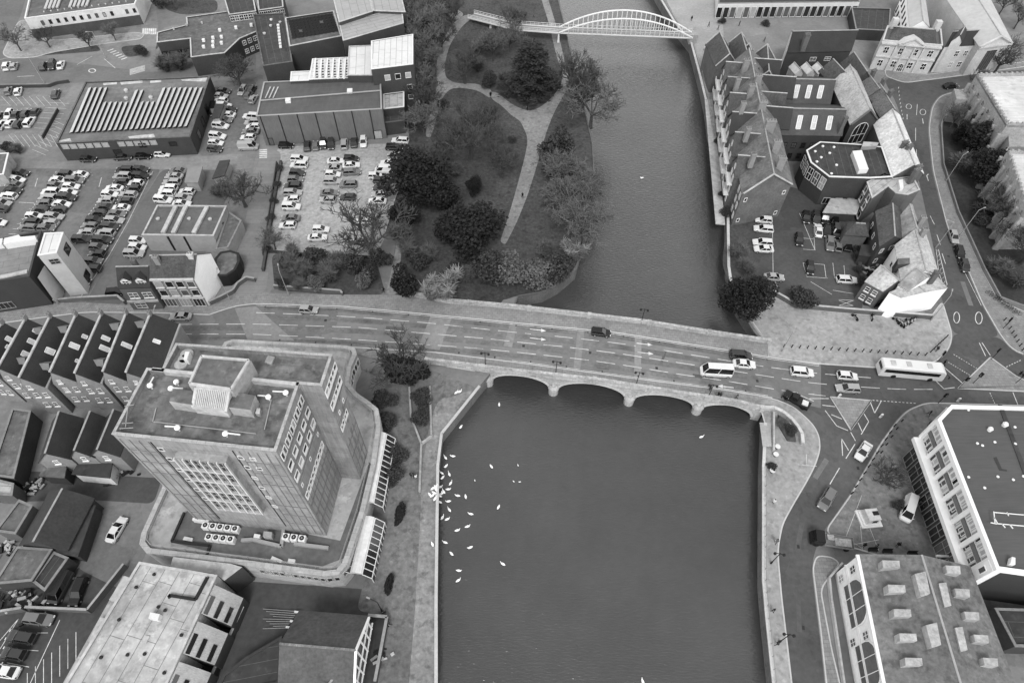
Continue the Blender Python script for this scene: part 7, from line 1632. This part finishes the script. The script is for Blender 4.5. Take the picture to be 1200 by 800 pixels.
# flatbed lorry
p=GR(972,636); e=GR(960,634)-p; fl=thing('flatbed_lorry','dark cabbed flatbed lorry pulling out beside the mansard block','lorry',tuple(p+Vector((0,0,.03))),TRF,math.atan2(-e.x,e.y))
cab=MB(); R=[[Vector((-1,y,.5)),Vector((-1,y,b)),Vector((1,y,b)),Vector((1,y,.5))] for y,b in((1.5,2.3),(2.9,2.3),(3.4,1.4),(3.5,.6))]
for a,b in zip(R,R[1:]):
    for i in range(4): cab.poly([a[i],b[i],b[(i+1)%4],a[(i+1)%4]])
cab.poly(R[0]); cab.poly(R[-1][::-1])
bed=MB().box((0,-1,1.0),(2.1,4.7,.15)); 
for s in(-1,1): bed.box((s*1.02,-1,1.25),(.06,4.7,.4))
bed.box((0,-3.33,1.25),(2.0,.06,.4)).box((0,1.33,1.5),(2.0,.08,.9))
items=[('cab',cab,CP['b']),('windscreen',MB().poly([(-.9,2.98,2.2),(-.9,3.42,1.45),(.9,3.42,1.45),(.9,2.98,2.2)]).box((0,2.2,1.85),(2.04,1.1,.55)),CGL),('bed',bed,M('lorry_bed',.22,.8)),('load',MB().box((-.2,-1.6,1.35),(1.3,2.6,.5),.05).box((.4,.3,1.3),(.9,1.1,.4)),M('site_load',.3,.9,.6,.5,3,.5))]
for s in(-1,1):
    for y in(-2.4,2.4): items.append(('wheel',MB().tube((s*.75,y,.42),(s*1.02,y,.42),.42,n=12),BLACK))
extras(fl,items)
# dark pickup turning off the bridge
p=GR(932,470.5); e=GR(922,464.5)-p; pk=thing('pickup_truck','black pickup with a pale load edging round the bridge corner','pickup truck',tuple(p+Vector((0,0,.03))),TRF,math.atan2(-e.x,e.y))
pb_=MB(); R=[[Vector((-.92,y,.4)),Vector((-.92,y,b)),Vector((.92,y,b)),Vector((.92,y,.4))] for y,b in((-2.6,1.0),(-.4,1.0),(-.3,1.0),(1.3,1.02),(2.4,.9),(2.5,.6))]
for a,b in zip(R,R[1:]):
    for i in range(4): pb_.poly([a[i],b[i],b[(i+1)%4],a[(i+1)%4]])
pb_.poly(R[0]); pb_.poly(R[-1][::-1]); pb_.box((0,.35,1.74),(1.3,1.0,.06))
gl=MB(); B4=[Vector(v) for v in((-.85,-.35,1),(.85,-.35,1),(.85,1.25,1),(-.85,1.25,1))]; T4=[Vector(v) for v in((-.65,-.15,1.72),(.65,-.15,1.72),(.65,.75,1.72),(-.65,.75,1.72))]
for i in range(4): gl.poly([B4[i],B4[(i+1)%4],T4[(i+1)%4],T4[i]])
items=[('body',pb_,CP['b']),('windows',gl,CGL),('load',MB().box((0,-1.6,1.12),(1.1,1.1,.3),.2),M('pale_load',.5,.8))]
for s in(-1,1):
    for y in(-1.7,1.6): items.append(('wheel',MB().tube((s*.72,y,.38),(s*.96,y,.38),.38,n=12),BLACK))
extras(pk,items)
# motorcycles and bicycles
MBK=dict(body=(MB().bar((0,-.7,.75),(0,.35,.8),.3,.3).bar((0,.3,.8),(0,.75,.4),.12,.12).lathe((0,.15,.75),((.2,0),(.24,.15),(.1,.3)),8).bar((-.38,.5,1.05),(.38,.5,1.05),.06)).mesh('body',DARK),wheel=MB().tube((-.07,0,0),(.07,0,0),.31,n=12).mesh('wheel',BLACK),seat=MB().box((0,-.4,.95),(.3,.75,.12)).mesh('seat',METAL))
def motor(x,y,a,label,grp):
    p=G(x,y,.13); o=thing('motorcycle',label,'motorcycle',tuple(p),grp,a); o.rotation_euler=(0,.12,a)
    for n,l in(('body',(0,0,0)),('seat',(0,0,0)),('wheel',(0,.72,.31)),('wheel',(0,-.72,.31))):
        q=bpy.data.objects.new(n,MBK[n]); COL.objects.link(q); q.parent=o; q.location=l
MC='motorcycles by the pub wall'
motor(1001,373,.4,'motorcycle parked alone on the plaza, left of the pub wall group',MC); motor(1021,373,-.3,'motorcycle parked alone on the plaza, nearest the pub wall group',MC)
for i,(x,y) in enumerate(((1049,377),(1053,379.5),(1057,381),(1061,378.5),(1066,377.5),(1070,376))): motor(x,y,.5-.25*i,f'motorcycle, {ORD[i]} from the left in the group below the pub',MC)
def bikemesh():
    f=MB(); f.bar((0,-.25,.3),(0,-.1,.85),.04).bar((0,-.1,.8),(0,.42,.85),.04).bar((0,-.25,.3),(0,.42,.8),.04).bar((0,.42,.95),(0,.55,.33),.04).bar((0,-.1,.8),(0,-.53,.33),.03).bar((-.28,.4,1.0),(.28,.4,1.0),.04); w=MB()
    for i in range(14): a,b=2*PI*i/14,2*PI*(i+1)/14; w.bar((0,.33*math.cos(a),.33*math.sin(a)),(0,.33*math.cos(b),.33*math.sin(b)),.05)
    return dict(frame=f.mesh('frame',DARK),wheel=w.mesh('wheel',BLACK),saddle=MB().box((0,-.12,.92),(.16,.26,.07)).mesh('saddle',BLACK))
BK=bikemesh()
def bike(x,y,a,label,grp):
    p=G(x,y,.13); o=thing('bicycle',label,'bicycle',tuple(p),grp); o.rotation_euler=(0,.1,a)
    for n,l in(('frame',(0,0,0)),('saddle',(0,0,0)),('wheel',(0,.55,.33)),('wheel',(0,-.53,.33))):
        q=bpy.data.objects.new(n,BK[n]); COL.objects.link(q); q.parent=o; q.location=l
for i in range(8): bike(1159+i*4.6,345+i*3.3,.9+.2*(i%3),f'parked bicycle, {ORD[i]} from the upper end of the churchyard wall line','bicycles along the churchyard wall')
# ================================================================== PEOPLE
def person_mesh(stride,arm):
    V=[(0,0,.95),(0,0,1.15),(0,0,1.38),(0,.01,1.5),(0,.02,1.62),(0,.03,1.74),
       (-.1,0,.9),(-.11,stride*.5,.5),(-.11,stride*.35 if stride<0 else stride,.09),(-.11,(stride*.35 if stride<0 else stride)+.15,.04),
       (.1,0,.9),(.11,-stride*.2,.5),(.11,-stride,.1),(.11,-stride+.15,.04),
       (-.2,0,1.4),(-.24,-arm*.4,1.13),(-.23,arm*.1,.9),(-.22,arm*.3,.82),(.2,0,1.4),(.24,arm*.4,1.13),(.23,arm*.8,.92),(.22,arm,.85)]
    E=[(0,1),(1,2),(2,3),(3,4),(4,5),(0,6),(6,7),(7,8),(8,9),(0,10),(10,11),(11,12),(12,13),(2,14),(14,15),(15,16),(16,17),(2,18),(18,19),(19,20),(20,21)]
    Rr=[.15,.15,.16,.06,.1,.09,.1,.07,.05,.045,.1,.07,.05,.045,.075,.055,.045,.04,.075,.055,.045,.04]
    me=bpy.data.meshes.new('skeleton'); me.from_pydata(V,E,[]); o=bpy.data.objects.new('skeleton',me); COL.objects.link(o)
    sm=o.modifiers.new('s','SKIN'); su=o.modifiers.new('u','SUBSURF'); su.levels=su.render_levels=1
    for i,r in enumerate(Rr): me.skin_vertices[0].data[i].radius=(r,r*.85)
    me.skin_vertices[0].data[0].use_root=True
    dg=bpy.context.evaluated_depsgraph_get(); m2=bpy.data.meshes.new_from_object(o.evaluated_get(dg)); bpy.data.objects.remove(o)
    m2.name='body'; m2.materials.clear()
    for q in(M('skin',.38,.7),M('trousers',.035,.9),M('shoes',.015,.7)): m2.materials.append(q)
    for f in m2.polygons:
        z=f.center.z; f.material_index=2 if z<.1 else (1 if z<.95 else 0); f.use_smooth=True
    return m2
PBD=[person_mesh(.26,.22),person_mesh(.05,.05),person_mesh(.36,.3)]
COATM={c:M(n,v,.9,.6,.2,3,.15) for c,n,v in (('k','black_coat',.012),('g','grey_coat',.12),('p','pale_coat',.5),('n','dark_coat',.04))}
def coat(): 
    m_=MB(); m_.lathe((0,0,0),((.2,.78),(.21,.95),(.19,1.12),(.22,1.32),(.19,1.44),(.08,1.53)),12,sq=(1.08,.78))
    for s in(-1,1): m_.tube((s*.2,0,1.42),(s*.26,.02,1.13),.085,.07,n=7).tube((s*.26,.02,1.13),(s*.245,.1,.92),.068,.055,n=7)
    return m_
CO={c:coat().mesh('coat',m_,smooth=True) for c,m_ in COATM.items()}
HAIR=MB().lathe((0,.0,1.62),((.06,-.07),(.105,-.02),(.108,.06),(.08,.13),(.02,.155)),10).mesh('hair',M('dark_hair',.02,.8),smooth=True)
def face():
    m_=MB()
    for s in(-1,1): m_.box((s*.035,.115,1.66),(.02,.015,.012)).box((s*.098,.02,1.65),(.02,.04,.06))
    m_.box((0,.13,1.63),(.02,.035,.04)).box((0,.115,1.59),(.05,.012,.012)); return m_.mesh('face_features',M('features',.12,.8))
FACE=face(); PR_=random.Random(9)
def person(x,y,c,pose,label,dz=.14,d=None,grp='people on foot'):
    p=GR(x,y); o=thing('person',label,'person',(p.x,p.y,p.z+dz),grp,d if d is not None else PR_.uniform(0,2*PI))
    for me in(PBD[pose],CO[c],HAIR,FACE):
        q=bpy.data.objects.new(me.name.split('.')[0],me); COL.objects.link(q); q.parent=o
    return o
for x,y,c,ps,l,dz in [(840,465,'k',0,'person in black walking along the south bridge footway beside the lamp',.14),(843,465.5,'n',0,'companion in a dark coat beside the walker near the bridge lamp',.14),(862,468,'k',0,'person in black nearing the east end of the south bridge footway',.14),(831,458,'n',1,'person in dark clothes standing by the lamp at the east end of the bridge',.14),(1086.5,487,'k',2,'person in black striding over the pavement by the modern building corner',.13),(1087,499,'k',1,'person in black standing close to the modern building corner',.13),(618,130,'k',1,'person in black at the path fork below the big conifer',.03),(514,123,'k',0,'person in black on the path beside the small annex',.03),(612,232,'k',0,'person in black halfway down the long park path',.03),(470,258,'p',0,'person in a pale coat on the shaded path by the car park edge',.03),(450,343,'k',0,'person in black coming out of the park gate',.14),(607,30,'k',0,'person in black on the footbridge ramp',3.0),(625,33,'n',0,'person in a dark coat on the footbridge near its arch',3.2),(810,25,'k',1,'person in black on the embankment at the footbridge end',.03),(830,32,'k',2,'person in black crossing the forecourt towards the footbridge',.03),(841,36,'n',0,'person in a dark coat by the first hotel wing',.03),(866,31,'k',0,'person in black on the forecourt near the clipped shrubs',.03),(895,50,'n',0,'person in a dark coat behind the broad gabled hotel wing',.03),(825,60,'p',0,'person in a pale coat on the embankment walk below the footbridge',.03),(841,128,'k',0,'person in black on the embankment walk by the hotel front',.03),(451,719,'k',1,'person in black standing at the yard wall corner on the riverside walk',.04),(457,733,'n',0,'person in a dark coat walking below the yard wall corner',.04),(482,559,'k',1,'person in black, left of the pair by the low dividing wall',.04),(485,559.5,'n',1,'person in dark clothes, middle of the pair by the low dividing wall',.04),(488,561,'p',1,'person in a pale coat beside the pair at the low dividing wall',.04),(444,618,'p',1,'person in a pale coat standing by the glazed veranda',.04),(443,624,'k',1,'person in black standing by the glazed veranda',.04),(905,553,'k',0,'person in black on the east quay below the steps',.14),(908,636,'g',0,'person in a grey coat on the east quay beside the bend',.14),(904,717,'k',0,'person in black on the lower east quay',.14),(909,755,'n',0,'person in a dark coat on the east quay near the bottom edge',.14),(1104,428,'k',1,'person in black waiting at the crossing in front of the coach',.14),(1096,412,'n',1,'person in a dark coat at the corner of the plaza by the pub',.14),(1192,441,'k',1,'person in black on the triangular island at the right edge',.14),(921,470,'k',0,'person in black on the pavement by the black pickup',.14),(905,590,'p',1,'person in a pale coat leaning at the east quay edge',.14),(1010,641,'k',1,'person in black by the mansard block, left of the row',.13),(1024,642,'n',1,'person in a dark coat by the mansard block, right of the row',.13),(1050,640,'k',1,'person in black beside the roof edge of the mansard block',.13)]: person(x,y,c,ps,l,dz)
# ================================================================== SWANS
SW=MB(); 
def ell(mb,c,r,n=10,m_=6):
    c=Vector(c); R=[]
    for j in range(1,m_): 
        t=PI*j/m_; R.append([c+Vector((r[0]*math.sin(t)*math.cos(2*PI*i/n),-r[1]*math.cos(t),r[2]*math.sin(t)*math.sin(2*PI*i/n))) for i in range(n)])
    a,b=c+Vector((0,-r[1],0)),c+Vector((0,r[1],0))
    for i in range(n): mb.poly([a,R[0][i],R[0][(i+1)%n]][::-1]); mb.poly([b,R[-1][(i+1)%n],R[-1][i]][::-1])
    for p,q in zip(R,R[1:]):
        for i in range(n): mb.poly([p[i],q[i],q[(i+1)%n],p[(i+1)%n]][::-1])
ell(SW,(0,0,.18),(.3,.62,.24))
for s in(-1,1): ell(SW,(s*.17,-.1,.28),(.16,.5,.18))
SW.bar((0,-.55,.28),(0,-.85,.3),.26,.1)
pts=[Vector(v) for v in((0,.5,.25),(0,.66,.5),(0,.6,.78),(0,.62,.95),(0,.74,1.0))]
for a,b,r in zip(pts,pts[1:],(.11,.09,.075,.08)): SW.tube(a,b,r,r*.9,n=8)
ell(SW,(0,.78,.99),(.07,.11,.07))
SWM=SW.mesh('body',M('swan_white',.82,.8,.5,.05,2,.04),smooth=True); SWB=MB().tube((0,.86,.98),(0,1.0,.95),.035,.012,n=6).mesh('beak',M('beak',.1,.5))
DUKM=M('duck_grey',.3,.8)
RS=random.Random(4)
def swan(x,y,label,grp,z=None,k=1.0,a=None,nm='swan'):
    p=G(x,y,WZ if z is None else z); k*=.6; o=thing(nm,label,nm,tuple(p),grp,RS.uniform(0,2*PI) if a is None else a); o.scale=(k,k,k)
    for me in(SWM,SWB):
        q=bpy.data.objects.new(me.name.split('.')[0],me); COL.objects.link(q); q.parent=o
    return o
fz=[(142,72),(180,65),(145,117),(122,152),(162,158),(127,177),(170,205),(115,225),(158,237),(205,270),(248,277),(157,300),(112,303),(162,343),(273,365),(127,383),(153,392),(258,430),(205,450),(140,513),(270,540),(175,573),(213,660),(210,710)]
fz=[(490+a/4.444,520+b/4.444) for a,b in fz]; fz=sorted(fz,key=lambda p:p[1])
for i,(x,y) in enumerate(fz): swan(x,y,f'white swan afloat by the west bank, {ORD[i]} of the loose flock counting from the bridge','swans afloat by the west bank')
for x,y in [(507.5,572),(510.5,573),(504,580),(509,577.5),(512.5,579),(515,581),(518,577.5),(520,576),(510,584),(507,580.5),(513.5,577.5),(516.5,579),(511,570)]: swan(x,y,'white swan jostling in the tight crowd at the west bank edge','swans crowding the bank edge',z=.05 if x<512 else WZ)
swan(507,638,'white swan resting alone on the riverside walk',None,z=.05); swan(535,460,'white swan on the paved bank below the bridge, left of two',None,z=.05); swan(539,459,'white swan on the paved bank below the bridge, right of two',None,z=.05)
for x,y,l in ((585,474.5,'white swan close under the land arch side of the bridge'),(540,500.5,'white swan off the angled bank corner'),(576,547,'white swan afloat alone in the open river, farther left one'),(584,594.5,'white swan afloat alone in the open river beside the faint ripple'),(589,660.5,'white swan farthest out below the flock'),(752,209,'white swan on the upper river above the bridge'),(822,512,'white bird under the eastmost river arch'),(753,798,'white swan at the bottom edge of the river')): swan(x,y,l,'lone swans')
for x,y,l in ((607,545,'small grey water bird, farthest of the three in the open river'),(602,564,'small grey water bird, left of the near two in the open river'),(609,564.5,'small grey water bird, right of the near two in the open river'),(556.5,563,'small grey water bird near the swan flock')): swan(x,y,l,'small water birds',k=.45,nm='duck')
# ================================================================== STREET FURNITURE
def lamp_twin(x,y,label,h=4.6):
    p=GR(x,y); o=thing('street_lamp',label,'street lamp',(p.x,p.y,p.z+.1),'twin-headed lamps of the bridge',math.atan2(BAX.y,BAX.x))
    items=[('post',MB().lathe((0,0,0),((.16,0),(.16,.7),(.08,.8),(.06,h)),8),DARK),('arm',MB().bar((-.7,0,h),(.7,0,h),.09).bar((0,0,h),(0,0,h+.3),.08),DARK)]
    for s in(-1,1): items.append(('lamp_head',MB().lathe((s*.7,0,h-.45),((.1,0),(.24,.12),(.22,.4),(.05,.6)),8),DARK))
    extras(o,items)
lamp_twin(569,430,'twin-headed dark lamp on the south parapet, first from the left'); lamp_twin(651,440,'twin-headed dark lamp on the south parapet, second from the left'); lamp_twin(745,452.5,'twin-headed dark lamp on the south parapet, third from the left'); lamp_twin(829,467,'twin-headed dark lamp on the south parapet, nearest the minibus'); lamp_twin(751,379.5,'twin-headed dark lamp on the north parapet above the upper river')
lamp_twin(913,752,'twin-headed lamp on the east quay near the bottom edge'); lamp_twin(903,660,'twin-headed lamp on the east quay beside the bend')
def lamp_col(x,y,a,label,h=8,mat=None):
    p=GR(x,y); o=thing('street_lamp',label,'street lamp',(p.x,p.y,p.z+.1),'tall column street lamps',a); mt=mat or METAL
    extras(o,[('post',MB().lathe((0,0,0),((.14,0),(.14,1.2),(.09,1.3),(.06,h)),8),mt),('arm',MB().bar((0,0,h),(0,1.2,h+.25),.09),mt),('lamp_head',MB().box((0,1.5,h+.27),(.24,.6,.12)),METAL)])
lamp_col(1090,376,-.5,'tall pale street lamp at the pub corner of the bending road'); lamp_col(1096,291,1.3,'tall pale street lamp on the pub side of the bending road'); lamp_col(1124,277,-1.2,'tall pale street lamp opposite the three parked cars'); lamp_col(1108,213,-1,'pale street lamp on the churchyard pavement near the bend'); lamp_col(916,412,2.6,'tall thin street lamp on the plaza at the east end of the bridge'); lamp_col(199,396,0,'street lamp beside the road behind the terrace end'); lamp_col(339,347,.3,'street lamp on the pavement before the shrub border'); lamp_col(270,352,.2,'street lamp at the mouth of the paved lane'); lamp_col(1131,70,.5,'tall pale street lamp in front of the pedimented hall'); lamp_col(124,68,2,'street lamp by the zebra crossing at the top left'); lamp_col(52,98,.4,'street lamp above the retaining wall at the left'); lamp_col(448,716,1.2,'dark lamp column at the yard corner on the riverside walk',5,DARK)
def bollard(x,y,label,grp,h=1.0):
    p=GR(x,y); o=tag(MB().lathe((p.x,p.y,p.z+.1),((.11,0),(.1,h*.8),(.14,h*.85),(.1,h)),8).build('bollard',DARK,origin=(p.x,p.y,p.z+.1)),label,'bollard',grp)
for i in range(19):
    x=918+i*9.2; y=407+i*.55+(0 if i<15 else 0); bollard(x,y,f'dark bollard, {ORD[i]} from the bridge in the line along the plaza','bollards along the plaza')
for i in range(6): bollard(1090+i*3.6,413-i*3.4,f'dark bollard, {ORD[i]} in the curve of posts rounding the plaza corner','bollards round the plaza corner')
for i in range(9): bollard(1176+i*3.0,376+i*5.0,f'dark bollard, {ORD[i]} from the top along the right edge pavement','bollards on the right edge pavement')
for i in range(11): bollard(1047-i*5.0,500+i*7.9,f'dark bollard, {ORD[i]} from the junction along the plaza kerb','bollards along the side road kerb')
for i in range(5): bollard(1056-i*6,494+i*.2+i*9,f'dark bollard, {ORD[i]} from the top in the inner plaza line','bollards inside the plaza',.8)
def signal(x,y,a,label):
    p=GR(x,y); o=thing('traffic_light',label,'traffic light',(p.x,p.y,p.z+.1),'traffic lights of the junction',a)
    it=[('post',MB().lathe((0,0,0),((.07,0),(.06,3.2)),8),DARK),('signal_head',MB().box((0,.12,2.9),(.36,.25,1.0)).box((0,.0,2.9),(.6,.03,1.25)),BLACK)]
    for k,v in enumerate((.12,.3,.12)): it.append(('lens',MB().tube((0,.24,3.2-k*.3),(0,.27,3.2-k*.3),.1,n=10),M(f'lens_{k}',v,.3)))
    extras(o,it)
signal(1098,424,1.2,'traffic light at the plaza corner beside the coach'); signal(1161,421,.5,'traffic light at the top of the right edge island'); signal(1140,449,2.2,'traffic light in the middle of the right edge island'); signal(1124,454,3,'traffic light at the left tip of the right edge island'); signal(1190,449,0,'traffic light at the right of the right edge island'); signal(1099,472.5,3.1,'traffic light on the kerb before the modern building'); signal(1175,385,1,'traffic light on the pavement of the churchyard side')
def keepleft(x,y,label):
    p=GR(x,y); o=thing('keep_left_bollard',label,'traffic bollard',(p.x,p.y,p.z+.12),'white traffic bollards'); extras(o,[('shell',MB().lathe((0,0,0),((.3,0),(.26,.4),(.28,1.0),(.2,1.15)),8,sq=(1,.6)),CP['w']),('sign_disc',MB().tube((0,-.17,.8),(0,-.2,.8),.17,n=14),METAL)])
keepleft(982,466,'white traffic bollard on the tip of the triangle island'); keepleft(1121.5,470.5,'white traffic bollard at the kerb of the modern building'); keepleft(1031,489,'white traffic bollard on the tarmac below the coach')
# plaza monument
p=G(1017,608); mo=thing('monument','pale square stone monument with stepped base and dark plaque on the plaza','monument',tuple(p+Vector((0,0,.11))),None,.1)
extras(mo,[('base_steps',MB().box((0,0,.15),(3.6,3.2,.3)).box((0,0,.42),(2.9,2.6,.25)),WHITE),('plinth',MB().lathe((0,0,.54),((1.6,0),(1.45,.3),(1.3,1.3),(1.5,1.45),(1.3,1.6)),4,rz=PI/4),STONE),('plaque',MB().box((.3,-1.02,1.1),(.8,.08,.7)).box((.4,.1,2.18),(1.0,.7,.08)),DARK)])
for i,(x,y) in enumerate(((1022,645),(1039,646.5),(1068,649))): 
    p=G(x,y,.12); o=thing('bench','dark bench, '+ORD[i]+' from the left along the mansard block end','bench',tuple(p),'benches by the mansard block'); extras(o,[('seat',MB().box((0,0,.45),(1.6,.5,.08)),DARK),('backrest',MB().box((0,.24,.75),(1.6,.06,.45)),DARK),('leg',MB().box((-.65,0,.22),(.08,.45,.42)),DARK),('leg',MB().box((.65,0,.22),(.08,.45,.42)),DARK)])
# railing on the east quay edge and on the west walk
def railing(name,label,pl,h=1.0,mat=DARK,step=1.8,z=.14):
    P=[G(*q,z) for q in pl]; o=thing(name,label,'railing',tuple(P[0])); r=MB(); ps=MB()
    for a,b in zip(P,P[1:]):
        for k in (.5,1): r.bar(a+Vector((0,0,h*k)),b+Vector((0,0,h*k)),.06)
        n_=max(1,int((b-a).length/step))
        for i in range(n_): q=a+(b-a)*i/n_; ps.bar(q,q+Vector((0,0,h)),.07)
    r.build('rails',mat,o); ps.build('posts',mat,o)
railing('railing','thin dark railing along the lower east quay edge',[(908,800),(900.5,725),(896.5,680),(896.5,548)],mat=METAL)
railing('railing','thin railing along the embankment quay beside the hotel',[(842,180),(834,150),(830,120),(822,87),(812,50),(792,25),(777,0)],mat=METAL)
# cafe tables and cluttered goods near the steps
for i,(x,y) in enumerate(((910,525),(908,534),(904,553))):
    p=G(x,y,.14); o=thing('cafe_table',f'small pale table, {ORD[i]} from the steps on the east quay','table',tuple(p),'tables on the east quay'); extras(o,[('table_top',MB().lathe((0,0,.7),((.5,0),(.5,.05)),12),WHITE),('leg',MB().lathe((0,0,0),((.25,0),(.05,.05),(.05,.7)),8),DARK)])
# pergola poles beside the brick hall
pg=thing('timber_stack','bundle of pale timber frames leaning behind the dark brick hall','timber',tuple(G(322,722))); mb=MB()
for i in range(9): a=G(308+(i%4)*4,713+i*2.9,.3+.1*(i%3)); b=G(349-i*1.6,716+i*2.4,.6); mb.bar(a,b,.07)
mb.build('poles',METAL,pg); mb=MB()
for x,y in((348,716),(343,727),(338,734)): q=G(x,y,1); mb.box((q.x,q.y,.7),(1.0,.3,.12),-.1)
mb.build('boards',WHITE,pg)
